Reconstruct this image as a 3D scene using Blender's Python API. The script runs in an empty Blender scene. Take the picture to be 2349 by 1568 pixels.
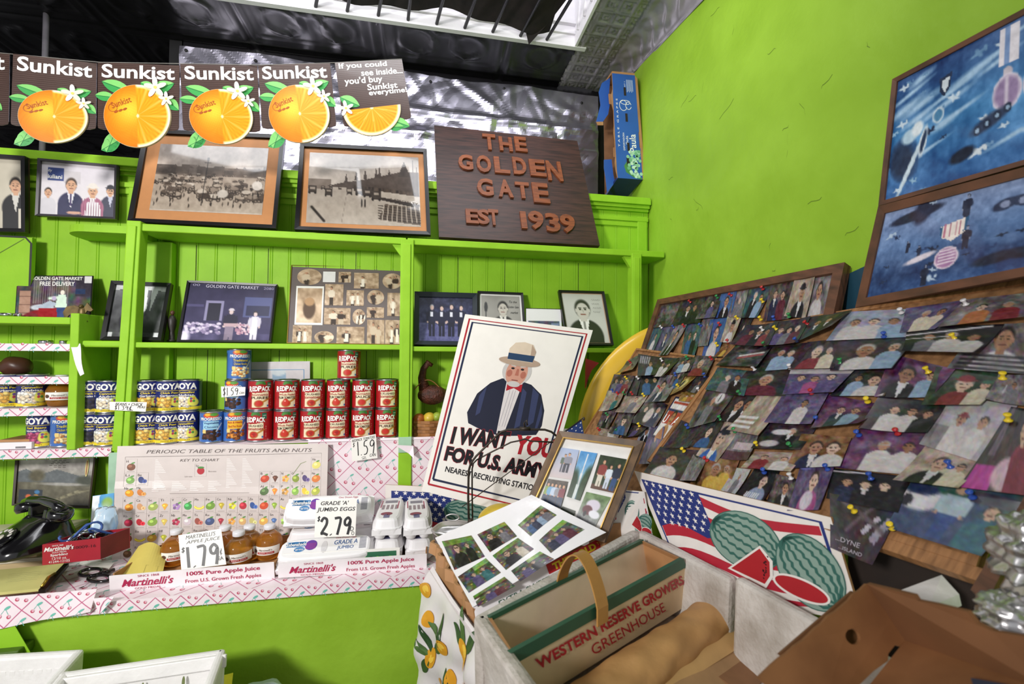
import bpy, bmesh, math, random
import numpy as np
from mathutils import Vector, Matrix
from mathutils.geometry import tessellate_polygon
random.seed(4)
SC = bpy.context.scene
COL = SC.collection

# ------------------------------------------------------------------ camera
FPX, PCX, PCY = 1019.0, 1174.5, 784.0          # focal length and centre in pixels of a 2349 x 1568 frame
EYE = Vector((0.0, 0.0, 1.57))
def _axes(vx, vy):
    x = Vector(((vx[0]-PCX)/FPX, -(vx[1]-PCY)/FPX, -1)).normalized()
    y = Vector(((vy[0]-PCX)/FPX, -(vy[1]-PCY)/FPX, -1)); y = (y - x*x.dot(y)).normalized()
    return x, y, x.cross(y)
AX, AY, AZ = _axes((6530, 847), (980, 808))    # room axes seen from the camera (vanishing points)
cam_data = bpy.data.cameras.new('camera')
cam_data.lens = FPX/2349*36
cam_data.sensor_width = 36
cam_data.clip_start = 0.02
cam_data.dof.use_dof = True
cam_data.dof.focus_distance = 1.65
cam_data.dof.aperture_fstop = 4.0
cam = bpy.data.objects.new('camera', cam_data)
COL.objects.link(cam)
R3 = Matrix((AX, AY, AZ))                       # camera -> world rotation
cam.matrix_world = Matrix.Translation(EYE) @ R3.to_4x4()
SC.camera = cam

# ------------------------------------------------------------------ light
SC.view_settings.view_transform = 'Standard'
SC.view_settings.look = 'None'
SC.view_settings.gamma = 1
SC.view_settings.use_curve_mapping = False
SC.view_settings.exposure = 0.0
world = bpy.data.worlds.new('world'); SC.world = world
world.use_nodes = True
bg = world.node_tree.nodes['Background']
bg.inputs[0].default_value = (0.96, 0.97, 1.0, 1)
bg.inputs[1].default_value = 0.50
def area(name, loc, to, size, power, col=(1, 1, 1), spread=180):
    d = bpy.data.lights.new(name, 'AREA'); d.energy = power; d.color = col
    d.shape = 'RECTANGLE'; d.spread = math.radians(spread); d.size, d.size_y = size
    o = bpy.data.objects.new(name, d); COL.objects.link(o)
    o.location = loc
    o.rotation_euler = (Vector(to)-Vector(loc)).to_track_quat('-Z', 'Y').to_euler()
    return o
area('shopfront_daylight', (-1.75, -0.75, 2.25), (-0.35, 1.9, 1.45), (0.35, 0.35), 34, (1.0, 0.98, 0.95), 120)
area('skylight_daylight', (-0.35, 1.16, 3.19), (-0.1, 2.2, 2.75), (2.2, 0.35), 24, (0.96, 0.97, 1.0))

# ------------------------------------------------------------------ pixels to points
def ray(px, py): return R3 @ Vector(((px-PCX)/FPX, -(py-PCY)/FPX, -1))
def PX(px, py, v): r = ray(px, py); return EYE + r*((v-EYE.x)/r.x)
def PY(px, py, v): r = ray(px, py); return EYE + r*((v-EYE.y)/r.y)
def PZ(px, py, v): r = ray(px, py); return EYE + r*((v-EYE.z)/r.z)
def PD(px, py, d): return EYE + ray(px, py)*d
class Plane:
    def __init__(s, p, n): s.p = Vector(p); s.n = Vector(n).normalized()
    def __call__(s, px, py, off=0.0):
        r = ray(px, py); return EYE + r*((s.p + s.n*off - EYE).dot(s.n)/r.dot(s.n))
def lean(y0, z0, y1, z1):                        # plane through two lines parallel to X
    a = Vector((0, y1-y0, z1-z0)); return Plane((0, y0, z0), Vector((1, 0, 0)).cross(a))

# ------------------------------------------------------------------ colours and materials
def lin(c):
    c = np.asarray(c, float); return np.where(c <= 0.04045, c/12.92, ((c+0.055)/1.055)**2.4)
def hx(h): return np.array([int(h[i:i+2], 16)/255 for i in (0, 2, 4)])
def rgba(h): return tuple(lin(hx(h))) + (1.0,)
MATS = {}
def mat(name, h, rough=0.6, metal=0.0, noise=0.12, scale=18.0, bump=0.0, bscale=60.0, coat=0.0, h2=None, spec=0.5, stretch=(1, 1, 1), detail=4):
    if name in MATS: return MATS[name]
    m = bpy.data.materials.new(name); m.use_nodes = True
    nt = m.node_tree; b = nt.nodes['Principled BSDF']
    b.inputs['Roughness'].default_value = rough; b.inputs['Metallic'].default_value = metal
    b.inputs['Coat Weight'].default_value = coat; b.inputs['Coat Roughness'].default_value = 0.08
    b.inputs['Specular IOR Level'].default_value = spec
    tc = nt.nodes.new('ShaderNodeTexCoord'); mp = nt.nodes.new('ShaderNodeMapping')
    mp.inputs['Scale'].default_value = stretch
    nt.links.new(tc.outputs['Object'], mp.inputs[0])
    nz = nt.nodes.new('ShaderNodeTexNoise'); nz.inputs['Scale'].default_value = scale; nz.inputs['Detail'].default_value = detail
    nt.links.new(mp.outputs[0], nz.inputs['Vector'])
    mx = nt.nodes.new('ShaderNodeMix'); mx.data_type = 'RGBA'
    c = rgba(h)
    mx.inputs[6].default_value = c
    mx.inputs[7].default_value = rgba(h2) if h2 else tuple(x*(1-noise*2) for x in c[:3]) + (1,)
    rp = nt.nodes.new('ShaderNodeValToRGB'); rp.color_ramp.elements[0].position = 0.38; rp.color_ramp.elements[1].position = 0.68
    nt.links.new(nz.outputs['Fac'], rp.inputs[0]); nt.links.new(rp.outputs[0], mx.inputs[0])
    nt.links.new(mx.outputs[2], b.inputs['Base Color'])
    if bump:
        n2 = nt.nodes.new('ShaderNodeTexNoise'); n2.inputs['Scale'].default_value = bscale; n2.inputs['Detail'].default_value = 5
        nt.links.new(mp.outputs[0], n2.inputs['Vector'])
        bp = nt.nodes.new('ShaderNodeBump'); bp.inputs['Strength'].default_value = bump; bp.inputs['Distance'].default_value = 0.01
        nt.links.new(n2.outputs['Fac'], bp.inputs['Height']); nt.links.new(bp.outputs[0], b.inputs['Normal'])
    MATS[name] = m; return m
def printed(name, rough=0.4, coat=0.0, bump=0.0):
    """ink on paper: the colour comes from the mesh's own colour layer"""
    if name in MATS: return MATS[name]
    m = bpy.data.materials.new(name); m.use_nodes = True
    nt = m.node_tree; b = nt.nodes['Principled BSDF']
    a = nt.nodes.new('ShaderNodeVertexColor'); a.layer_name = 'ink'
    nt.links.new(a.outputs['Color'], b.inputs['Base Color'])
    b.inputs['Roughness'].default_value = rough
    b.inputs['Coat Weight'].default_value = coat; b.inputs['Coat Roughness'].default_value = 0.06
    if bump:
        n2 = nt.nodes.new('ShaderNodeTexNoise'); n2.inputs['Scale'].default_value = 30
        tc = nt.nodes.new('ShaderNodeTexCoord'); nt.links.new(tc.outputs['Object'], n2.inputs['Vector'])
        bp = nt.nodes.new('ShaderNodeBump'); bp.inputs['Strength'].default_value = bump; bp.inputs['Distance'].default_value = 0.01
        nt.links.new(n2.outputs['Fac'], bp.inputs['Height']); nt.links.new(bp.outputs[0], b.inputs['Normal'])
    MATS[name] = m; return m
INK = printed('printed_paper', 0.5)
GLOSS = printed('glossy_photo', 0.32, 0.25)
GLASSED = printed('photo_behind_glass', 0.5, 0.9)
def flat(h, rough=0.5):                           # one plain ink or paint colour
    return mat('ink_' + h, h, rough, noise=0.03, scale=40)

# ------------------------------------------------------------------ things
BASE = {}
def thing(name, label, cat, loc=(0, 0, 0), group=None, kind=None):
    o = bpy.data.objects.new(name, None); COL.objects.link(o)
    o.empty_display_size = 0.05
    o.location = loc; BASE[o.name] = Vector(loc)
    tag(o, label, cat, group, kind); return o
def tag(o, label=None, cat=None, group=None, kind=None):
    if label: o['label'] = label
    if cat: o['category'] = cat
    if group: o['group'] = group
    if kind: o['kind'] = kind
    return o
def clone(o, parent=None):
    c = o.copy(); COL.objects.link(c); BASE[c.name] = Vector(o.location)
    if parent: c.parent = parent
    for ch in list(o.children): clone(ch, c)
    return c

class MB:
    """collects pieces (world coordinates) and links them as ONE mesh object"""
    def __init__(s): s.v = []; s.f = []; s.m = []; s.mats = []; s.c = {}; s.sm = []
    def slot(s, m):
        if m not in s.mats: s.mats.append(m)
        return s.mats.index(m)
    def add(s, vs, fs, m, smooth=False, cols=None):
        k = len(s.v); i = s.slot(m)
        s.v += [Vector(p) for p in vs]
        for f in fs: s.f.append(tuple(k+j for j in f)); s.m.append(i); s.sm.append(smooth)
        if cols is not None:
            for j, c in enumerate(cols): s.c[k+j] = c
        return s
    def box(s, a, b, m, bevel=0.0):
        a, b = Vector(a), Vector(b)
        lo = Vector(map(min, a, b)); hi = Vector(map(max, a, b))
        return s.hexa([Vector((x, y, z)) for z in (lo.z, hi.z) for x, y in ((lo.x, lo.y), (hi.x, lo.y), (hi.x, hi.y), (lo.x, hi.y))], m, bevel)
    def hexa(s, p, m, bevel=0.0):
        """8 corners: four of the bottom in turn, then the four above them"""
        fs = [(0, 3, 2, 1), (4, 5, 6, 7), (0, 1, 5, 4), (1, 2, 6, 5), (2, 3, 7, 6), (3, 0, 4, 7)]
        bm = bmesh.new(); vv = [bm.verts.new(q) for q in p]
        for f in fs: bm.faces.new([vv[i] for i in f])
        bmesh.ops.recalc_face_normals(bm, faces=bm.faces)
        if bevel: bmesh.ops.bevel(bm, geom=bm.edges[:], offset=bevel, segments=2, affect='EDGES', profile=0.5)
        bm.verts.index_update()
        s.add([v.co.copy() for v in bm.verts], [[v.index for v in f.verts] for f in bm.faces], m, False)
        bm.free(); return s
    def tube(s, path, r, m, n=8, caps=True):
        path = [Vector(p) for p in path]; vs = []; fs = []
        rr = r if isinstance(r, (list, tuple)) else [r]*len(path)
        up = None
        for i, p in enumerate(path):
            d = (path[min(i+1, len(path)-1)] - path[max(i-1, 0)]).normalized()
            if up is None:
                up = d.orthogonal().normalized()
            up = (up - d*up.dot(d)).normalized(); w = d.cross(up)
            for k in range(n):
                a = 2*math.pi*k/n; vs.append(p + (up*math.cos(a) + w*math.sin(a))*rr[i])
        for i in range(len(path)-1):
            for k in range(n):
                k2 = (k+1) % n; fs.append((i*n+k, i*n+k2, (i+1)*n+k2, (i+1)*n+k))
        if caps: fs.append(tuple(range(n-1, -1, -1))); fs.append(tuple((len(path)-1)*n+k for k in range(n)))
        return s.add(vs, fs, m, True)
    def lathe(s, prof, c, m, n=32, smooth=True, axis=None):
        """prof: (radius, height) list, turned about the vertical through c"""
        c = Vector(c); vs = []; fs = []
        rot = Vector((0, 0, 1)).rotation_difference(Vector(axis)) if axis else None
        for r, z in prof:
            for k in range(n):
                a = 2*math.pi*k/n; q = Vector((r*math.cos(a), r*math.sin(a), z))
                vs.append(c + (rot @ q if rot else q))
        for i in range(len(prof)-1):
            for k in range(n):
                k2 = (k+1) % n; fs.append((i*n+k, i*n+k2, (i+1)*n+k2, (i+1)*n+k))
        if prof[0][0] > 1e-5: fs.append(tuple(range(n-1, -1, -1)))
        if prof[-1][0] > 1e-5: fs.append(tuple((len(prof)-1)*n+k for k in range(n)))
        return s.add(vs, fs, m, smooth)
    def ellipsoid(s, c, r, m, n=20, k=12, fn=None):
        vs = []; fs = []; c = Vector(c)
        for i in range(k+1):
            t = math.pi*i/k
            for j in range(n):
                a = 2*math.pi*j/n
                d = Vector((math.sin(t)*math.cos(a), math.sin(t)*math.sin(a), -math.cos(t)))
                g = fn(d) if fn else 1.0
                vs.append(c + Vector((d.x*r[0]*g, d.y*r[1]*g, d.z*r[2]*g)))
        for i in range(k):
            for j in range(n):
                j2 = (j+1) % n; fs.append((i*n+j, i*n+j2, (i+1)*n+j2, (i+1)*n+j))
        return s.add(vs, fs, m, True)
    def prism(s, pts, d, m):
        """flat outline (3-D points, counter-clockwise from the front) pushed back by vector d"""
        pts = [Vector(p) for p in pts]; n = len(pts); d = Vector(d)
        tr = tessellate_polygon([pts])
        fs = [tuple(t) for t in tr] + [tuple(n+i for i in reversed(t)) for t in tr]
        nn = Vector((0, 0, 0))
        for t in tr: nn += (pts[t[1]]-pts[t[0]]).cross(pts[t[2]]-pts[t[0]])
        if nn.dot(d) > 0: fs = [tuple(reversed(f)) for f in fs]
        fs += [(i, n+i, n+(i+1) % n, (i+1) % n) for i in range(n)]
        return s.add(pts + [p+d for p in pts], fs, m)
    # ---- prints on a surface S(u, v, off)
    def rect(s, S, u0, v0, u1, v1, m, off=0.0006, n=1):
        vs = []; fs = []
        for i in range(n+1):
            u = u0+(u1-u0)*i/n; vs += [S(u, v0, off), S(u, v1, off)]
        for i in range(n): fs.append((2*i, 2*i+2, 2*i+3, 2*i+1))
        return s.add(vs, fs, m)
    def poly(s, S, pts, m, off=0.0006):
        tr = tessellate_polygon([[Vector((p[0]*S.w, p[1]*S.h, 0)) for p in pts]])
        return s.add([S(p[0], p[1], off) for p in pts], [tuple(t) for t in tr], m)
    def ell(s, S, cu, cv, ru, rv, m, off=0.0006, n=28, rot=0.0, a0=0, a1=360):
        pts = []
        full = abs(a1-a0) >= 360
        for k in range(n if full else n+1):
            a = math.radians(a0 + (a1-a0)*k/n)
            x, y = ru*S.w*math.cos(a), rv*S.h*math.sin(a)
            pts.append((cu + (x*math.cos(rot)-y*math.sin(rot))/S.w, cv + (x*math.sin(rot)+y*math.cos(rot))/S.h))
        if full:
            return s.add([S(cu, cv, off)] + [S(p[0], p[1], off) for p in pts], [(0, 1+k, 1+(k+1) % n) for k in range(n)], m)
        return s.poly(S, pts, m, off)
    def stroke(s, S, pts, wd, m, off=0.0006, close=False):
        """a line of width wd (metres) through uv points"""
        P = [Vector((p[0]*S.w, p[1]*S.h)) for p in pts]
        if close: P.append(P[0])
        vs = []; fs = []
        for i in range(len(P)):
            d = P[min(i+1, len(P)-1)]-P[max(i-1, 0)]
            if d.length < 1e-9: d = Vector((1, 0))
            d.normalize(); nrm = Vector((-d.y, d.x))*wd/2
            for q in (P[i]+nrm, P[i]-nrm): vs.append(S(q.x/S.w, q.y/S.h, off))
        for i in range(len(P)-1): fs.append((2*i, 2*i+1, 2*i+3, 2*i+2))
        return s.add(vs, fs, m)
    def text(s, S, body, u0, v0, u1, v1, m, off=0.0009, bold=0.0, shear=0.0, fit=True, skew=0.0, depth=0.0):
        V, F = glyphs(body, bold, shear)
        x0, x1 = V[:, 0].min(), V[:, 0].max(); y0, y1 = V[:, 1].min(), V[:, 1].max()
        vs = []
        for x, y in V:
            a = (x-x0)/(x1-x0); b = (y-y0)/(y1-y0)
            vs.append((u0+a*(u1-u0), v0+b*(v1-v0)+skew*a))
        if not depth: return s.add([S(u, v, off) for u, v in vs], F, m)
        # raised letters: front faces and side walls
        n = len(vs); ed = {}
        for f in F:
            for i in range(len(f)):
                e = (f[i], f[(i+1) % len(f)]); k = (min(e), max(e))
                ed[k] = None if k in ed else e
        fs = [tuple(f) for f in F] + [(e[1], e[0], e[0]+n, e[1]+n) for e in ed.values() if e]
        return s.add([S(u, v, depth) for u, v in vs] + [S(u, v, off) for u, v in vs], fs, m)
    def build(s, name, parent=None, loc=None):
        me = bpy.data.meshes.new(name)
        if parent is not None: off = BASE[parent.name]
        elif loc is not None: off = Vector(loc)
        else:
            xs = [p.x for p in s.v]; ys = [p.y for p in s.v]; zs = [p.z for p in s.v]
            off = Vector(((min(xs)+max(xs))/2, (min(ys)+max(ys))/2, min(zs)))
        me.from_pydata([tuple(p-off) for p in s.v], [], s.f)
        for m in s.mats: me.materials.append(m)
        me.polygons.foreach_set('material_index', s.m)
        me.polygons.foreach_set('use_smooth', s.sm)
        if s.c:
            at = me.color_attributes.new('ink', 'FLOAT_COLOR', 'POINT')
            a = np.ones((len(s.v), 4), np.float32)
            for i, c in s.c.items(): a[i, :3] = c
            at.data.foreach_set('color', a.ravel())
        me.update()
        o = bpy.data.objects.new(name, me); COL.objects.link(o)
        if parent is not None: o.parent = parent
        else: o.location = off
        BASE[o.name] = off
        return o
_G = {}
def glyphs(body, bold, shear):
    k = (body, bold, shear)
    if k not in _G:
        c = bpy.data.curves.new('lettering', 'FONT'); c.body = body; c.offset = bold; c.shear = shear
        c.resolution_u = 3; c.fill_mode = 'FRONT'
        o = bpy.data.objects.new('lettering', c)
        me = bpy.data.meshes.new_from_object(o)
        V = np.zeros(len(me.vertices)*3); me.vertices.foreach_get('co', V)
        V = V.reshape(-1, 3)[:, :2]
        # weld so that raised letters get their outline
        key = {}; idx = []
        W = []
        for x, y in V:
            q = (round(x, 5), round(y, 5))
            if q not in key: key[q] = len(W); W.append((x, y))
            idx.append(key[q])
        F = []
        for p in me.polygons:
            f = [idx[i] for i in p.vertices]
            if len(set(f)) == len(f): F.append(tuple(f))
        _G[k] = (np.array(W), F)
        bpy.data.objects.remove(o); bpy.data.curves.remove(c); bpy.data.meshes.remove(me)
    return _G[k]

class Surf:
    """four-cornered sheet; u runs right, v runs up, off comes towards the viewer; bulge(u, v) curls it"""
    def __init__(s, tl, tr, br, bl, bulge=None):
        s.tl, s.tr, s.br, s.bl = map(Vector, (tl, tr, br, bl))
        s.w = ((s.tr-s.tl).length + (s.br-s.bl).length)/2; s.h = ((s.tl-s.bl).length + (s.tr-s.br).length)/2
        s.n = ((s.br-s.bl)+(s.tr-s.tl)).cross((s.tl-s.bl)+(s.tr-s.br)).normalized()
        s.bulge = bulge
    def __call__(s, u, v, off=0.0):
        p = (s.bl*(1-u)+s.br*u)*(1-v) + (s.tl*(1-u)+s.tr*u)*v
        if s.bulge: off += s.bulge(u, v)
        return p + s.n*off
    def sub(s, u0, v0, u1, v1): return Sub(s, u0, v0, u1, v1)
class Sub:
    def __init__(s, S, u0, v0, u1, v1):
        s.S = S; s.a = (u0, v0, u1, v1); s.w = S.w*abs(u1-u0); s.h = S.h*abs(v1-v0); s.n = getattr(S, 'n', None)
    def __call__(s, u, v, off=0.0):
        u0, v0, u1, v1 = s.a; return s.S(u0+(u1-u0)*u, v0+(v1-v0)*v, off)
    def sub(s, u0, v0, u1, v1): return Sub(s, u0, v0, u1, v1)
class Tilt:
    """a rectangle centred at (cu, cv) of S, turned by rot, w x h metres"""
    def __init__(s, S, cu, cv, w, h, rot): s.S = S; s.c = (cu, cv); s.w = w; s.h = h; s.r = rot; s.n = S.n
    def __call__(s, u, v, off=0.0):
        x, y = (u-.5)*s.w, (v-.5)*s.h; c, k = math.cos(s.r), math.sin(s.r)
        return s.S(s.c[0]+(x*c-y*k)/s.S.w, s.c[1]+(x*k+y*c)/s.S.h, off)
    def sub(s, u0, v0, u1, v1): return Sub(s, u0, v0, u1, v1)
class Cyl:
    """front half of an upright cylinder standing at c, facing -Y"""
    def __init__(s, c, r, z0, z1, span=180): s.c = Vector(c); s.r = r; s.z = (z0, z1); s.sp = math.radians(span); s.w = r*s.sp; s.h = z1-z0; s.n = Vector((0, -1, 0))
    def __call__(s, u, v, off=0.0):
        a = (u-.5)*s.sp; r = s.r+off
        return s.c + Vector((r*math.sin(a), -r*math.cos(a), s.z[0]+(s.z[1]-s.z[0])*v))
    def sub(s, u0, v0, u1, v1): return Sub(s, u0, v0, u1, v1)
def Q(pl, tl, tr, br, bl, bulge=None): return Surf(pl(*tl), pl(*tr), pl(*br), pl(*bl), bulge)

def sheet(mb, S, arr, m, off=0.0, smooth=True):
    """colour array (rows from the top) laid on S as a fine grid"""
    h, w = arr.shape[:2]; L = lin(arr)
    vs = [S(i/(w-1), 1-j/(h-1), off) for j in range(h) for i in range(w)]
    fs = [(j*w+i, (j+1)*w+i, (j+1)*w+i+1, j*w+i+1) for j in range(h-1) for i in range(w-1)]
    return mb.add(vs, fs, m, smooth, L.reshape(-1, 3))
def slab(mb, S, th, m, off=0.0, nu=1, nv=1, u0=0, v0=0, u1=1, v1=1):
    """board of thickness th whose front lies on S"""
    U = [u0+(u1-u0)*i/nu for i in range(nu+1)]; V = [v0+(v1-v0)*j/nv for j in range(nv+1)]
    w = nu+1
    vs = [S(u, v, off) for v in V for u in U] + [S(u, v, off-th) for v in V for u in U]
    k = w*(nv+1); fs = []
    for j in range(nv):
        for i in range(nu):
            a = j*w+i; fs.append((a, a+1, a+w+1, a+w)); fs.append((k+a, k+a+w, k+a+w+1, k+a+1))
    for i in range(nu):
        fs.append((i, k+i, k+i+1, i+1)); t = nv*w+i; fs.append((t, t+1, k+t+1, k+t))
    for j in range(nv):
        a = j*w; fs.append((a, a+w, k+a+w, k+a)); b = a+nu; fs.append((b, k+b, k+b+w, b+w))
    return mb.add(vs, fs, m)
def rails(mb, S, wd, th, m, back=0.0, prof=0.0):
    """mitred picture-frame border wd wide (metres) on S, standing th in front of it"""
    a, b = wd/S.w, wd/S.h
    o = [(0, 0), (1, 0), (1, 1), (0, 1)]; i_ = [(a, b), (1-a, b), (1-a, 1-b), (a, 1-b)]
    for k in range(4):
        j = (k+1) % 4
        p = [S(*o[k], -back), S(*o[j], -back), S(*i_[j], -back), S(*i_[k], -back),
             S(*o[k], th), S(*o[j], th), S(*i_[j], th-prof), S(*i_[k], th-prof)]
        mb.hexa(p, m)
    return mb

# ------------------------------------------------------------------ painting (colour arrays for printed things)
class Cv:
    def __init__(s, w, h, c='808080'):
        s.w, s.h = w, h; s.a = np.tile(hx(c), (h, w, 1)).astype(float)
        s.U, s.V = np.meshgrid(np.linspace(0, 1, w), np.linspace(1, 0, h)); s.asp = w/h
    def _put(s, k, c): c = hx(c) if isinstance(c, str) else np.asarray(c); s.a = s.a*(1-k[..., None]) + c*k[..., None]; return s
    def ell(s, cu, cv, ru, rv, c, soft=0.25, rot=0.0):
        x, y = (s.U-cu)*s.asp, s.V-cv
        if rot: x, y = x*math.cos(rot)+y*math.sin(rot), -x*math.sin(rot)+y*math.cos(rot)
        d = np.sqrt((x/(ru*s.asp))**2+(y/rv)**2); return s._put(np.clip((1+soft/2-d)/soft, 0, 1), c)
    def rect(s, u0, v0, u1, v1, c, op=1.0):
        return s._put(((s.U >= u0) & (s.U <= u1) & (s.V >= v0) & (s.V <= v1))*op, c)
    def poly(s, pts, c, op=1.0):
        k = np.zeros(s.U.shape, bool); n = len(pts)
        for i in range(n):
            (x0, y0), (x1, y1) = pts[i], pts[(i+1) % n]
            if y0 == y1: continue
            cr = ((s.V >= min(y0, y1)) & (s.V < max(y0, y1))); k ^= cr & (s.U < x0+(s.V-y0)*(x1-x0)/(y1-y0))
        return s._put(k*op, c)
    def grad(s, top, bot, v0=0, v1=1):
        t = np.clip((s.V-v0)/(v1-v0), 0, 1)[..., None]; k = ((s.V >= v0) & (s.V <= v1))[..., None]
        s.a = np.where(k, hx(bot)*(1-t)+hx(top)*t, s.a); return s
    def line(s, x0, y0, x1, y1, wd, c):
        dx, dy = (x1-x0)*s.asp, y1-y0; L = dx*dx+dy*dy+1e-12
        X, Y = (s.U-x0)*s.asp, s.V-y0; t = np.clip((X*dx+Y*dy)/L, 0, 1)
        d = np.hypot(X-t*dx, Y-t*dy); return s._put(np.clip(1.5-d/wd, 0, 1), c)
    def noise(s, amp, n=8, seed=0, mono=True, v0=0, v1=1):
        r = np.random.RandomState(seed); out = 0
        for o in range(3):
            m = n*2**o; g = r.rand(m+2, int(m*s.asp)+3, 1 if mono else 3)-.5
            y = (1-s.V)*m; x = s.U*m*s.asp; yi, xi = y.astype(int), x.astype(int); fy, fx = (y-yi)[..., None], (x-xi)[..., None]
            xi = np.minimum(xi, g.shape[1]-2); yi = np.minimum(yi, g.shape[0]-2)
            out = out + ((g[yi, xi]*(1-fx)+g[yi, xi+1]*fx)*(1-fy)+(g[yi+1, xi]*(1-fx)+g[yi+1, xi+1]*fx)*fy)/2**o
        k = ((s.V >= v0) & (s.V <= v1))[..., None]
        s.a = np.clip(s.a+amp*out*k, 0, 1); return s
    def person(s, u, v0, h, coat, legs='2a2a33', skin='d0a080', hair='2a211c', hat=None, apron=None):
        a = s.asp; w = h*0.15/a
        s.poly([(u-w*.8, v0), (u-w*.1, v0), (u-w*.02, v0+h*.5), (u+w*.1, v0), (u+w*.8, v0), (u+w*.85, v0+h*.52), (u-w*.85, v0+h*.52)], legs)
        s.poly([(u-w*.9, v0+h*.44), (u+w*.9, v0+h*.44), (u+w*1.0, v0+h*.75), (u+w*.7, v0+h*.82), (u-w*.7, v0+h*.82), (u-w*1.0, v0+h*.75)], coat)
        s.ell(u-w*1.15, v0+h*.62, w*.28, h*.17, coat); s.ell(u+w*1.15, v0+h*.62, w*.28, h*.17, coat)
        s.ell(u-w*1.1, v0+h*.44, w*.22, h*.035, skin); s.ell(u+w*1.1, v0+h*.44, w*.22, h*.035, skin)
        if apron: s.poly([(u-w*.7, v0+h*.2), (u+w*.7, v0+h*.2), (u+w*.45, v0+h*.78), (u-w*.45, v0+h*.78)], apron)
        s.ell(u, v0+h*.925, w*.5, h*.085, hair); s.ell(u, v0+h*.9, w*.42, h*.075, skin)
        if hat: s.ell(u, v0+h*.965, w*.62, h*.03, hat); s.ell(u, v0+h*.985, w*.45, h*.04, hat)
        return s
    def bust(s, u, v, r, coat, skin='d8a888', hair='2a211c', shirt=None, hat=None, tie=None):
        """head of radius r (in heights) centred at u, v with shoulders running off below"""
        a = s.asp
        s.ell(u, v-r*3.1, r*2.0/a, r*2.0, coat, .1); s.rect(u-r*1.95/a, -1, u+r*1.95/a, v-r*3.0, coat)
        if shirt: s.poly([(u-r*.6/a, v-r*1.1), (u+r*.6/a, v-r*1.1), (u+r*.05/a, v-r*3.6), (u-r*.05/a, v-r*3.6)], shirt)
        if tie: s.poly([(u-r*.14/a, v-r*1.35), (u+r*.14/a, v-r*1.35), (u+r*.1/a, v-r*3.4), (u-r*.1/a, v-r*3.4)], tie)
        s.rect(u-r*.38/a, v-r*1.35, u+r*.38/a, v-r*.6, skin)
        s.ell(u, v+r*.18, r*.9/a, r*1.12, hair); s.ell(u, v-r*.1, r*.76/a, r*1.0, skin, .15)
        for k in (-1, 1):
            s.ell(u+k*r*.3/a, v+r*.08, r*.15/a, r*.08, '2a1f1a'); s.line(u+k*r*.16/a, v+r*.26, u+k*r*.45/a, v+r*.27, r*.05, hair)
            s.ell(u+k*r*.78/a, v-r*.05, r*.1/a, r*.22, skin)
        s.line(u, v+r*.05, u+r*.06/a, v-r*.25, r*.05, np.clip(hx(skin)*.8, 0, 1)); s.line(u-r*.26/a, v-r*.52, u+r*.26/a, v-r*.52, r*.06, '7a3a34')
        if hat: s.ell(u, v+r*.72, r*1.15/a, r*.2, hat); s.ell(u, v+r*.95, r*.8/a, r*.55, hat)
        return s
def ccol(hh, k): return np.clip(hx(hh)*k, 0, 1)

# ------------------------------------------------------------------ the room
GREEN = mat('lime_gloss_paint', '98cb30', 0.55, noise=0.05, scale=7, bump=0.12, bscale=35, h2='8cbf28', spec=0.25)
GREENWALL = mat('lime_plaster', '9cc63a', 0.5, noise=0.06, scale=3.5, bump=0.4, bscale=14, h2='8db62c', spec=0.3)
MINT = mat('old_mint_paint', 'a9cdb0', 0.55, noise=0.1)
BLACKTIN = mat('black_painted_tin', '17151a', 0.32, noise=0.2, spec=0.5)
GREYTIN = mat('grey_painted_tin', 'a39da3', 0.35, 0.15, noise=0.15, scale=12)
WHITEPAINT = mat('white_paint', 'f1eef2', 0.5, noise=0.03)
DARK = mat('dark_void_paint', '0f0d10', 0.8)
WOODF = mat('floor_boards', '5a4532', 0.6, h2='3c2e22', stretch=(1, 8, 1))
XR, YB, ZC = 1.06, 2.42, 3.10
def structure(o): return tag(o, kind='structure')
structure(MB().box((-4, -1.2, -0.05), (1.2, 4.05, 0), WOODF).build('floor'))

# right wall of lumpy plaster
def plaster(y, z):
    return 0.004*math.sin(y*5.1+z*2.3)+0.003*math.sin(z*6.7-y*3.1)+0.0015*math.sin(y*17+1.3*math.sin(z*11))
mb = MB(); ny, nz = 90, 90
vs = [Vector((XR+plaster(y, z), y, z)) for y in np.linspace(-1.2, YB, ny) for z in np.linspace(0, 3.1, nz)]
mb.add(vs, [(i*nz+j, i*nz+j+1, (i+1)*nz+j+1, (i+1)*nz+j) for i in range(ny-1) for j in range(nz-1)], GREENWALL, True)
scr_ = flat('5f7a1e', .7); qs = random.Random(21)
for k in range(46):
    y, z = qs.uniform(.3, 2.0), qs.uniform(1.4, 2.95); a = qs.uniform(0, 3.1); L = qs.uniform(.012, .09)
    P = [(y+L*t*math.cos(a)+.004*math.sin(t*5+k), z+L*t*math.sin(a)+.003*math.sin(t*7)) for t in (0, .25, .5, .75, 1)]
    for (ya, za), (yb_, zb_) in zip(P, P[1:]):
        w = .0008; mb.add([Vector((XR+plaster(ya, za)-.0006, ya, za-w)), Vector((XR+plaster(yb_, zb_)-.0006, yb_, zb_-w)), Vector((XR+plaster(yb_, zb_)-.0006, yb_, zb_+w)), Vector((XR+plaster(ya, za)-.0006, ya, za+w))], [(0, 1, 2, 3)], scr_)
mb.box((XR+.012, -1.2, 0), (XR+.1, YB, 3.12), GREENWALL)
structure(mb.build('wall_right'))
mb = MB(); mb.box((-1.205, YB, 0), (XR+.1, YB+.06, 3.12), BLACKTIN)
mb.box((-4, 3.95, 0), (-1.2, 4.02, 3.12), BLACKTIN); mb.box((-1.26, YB, 0), (-1.2, 4.0, 3.12), DARK)
structure(mb.build('wall_back'))

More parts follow.
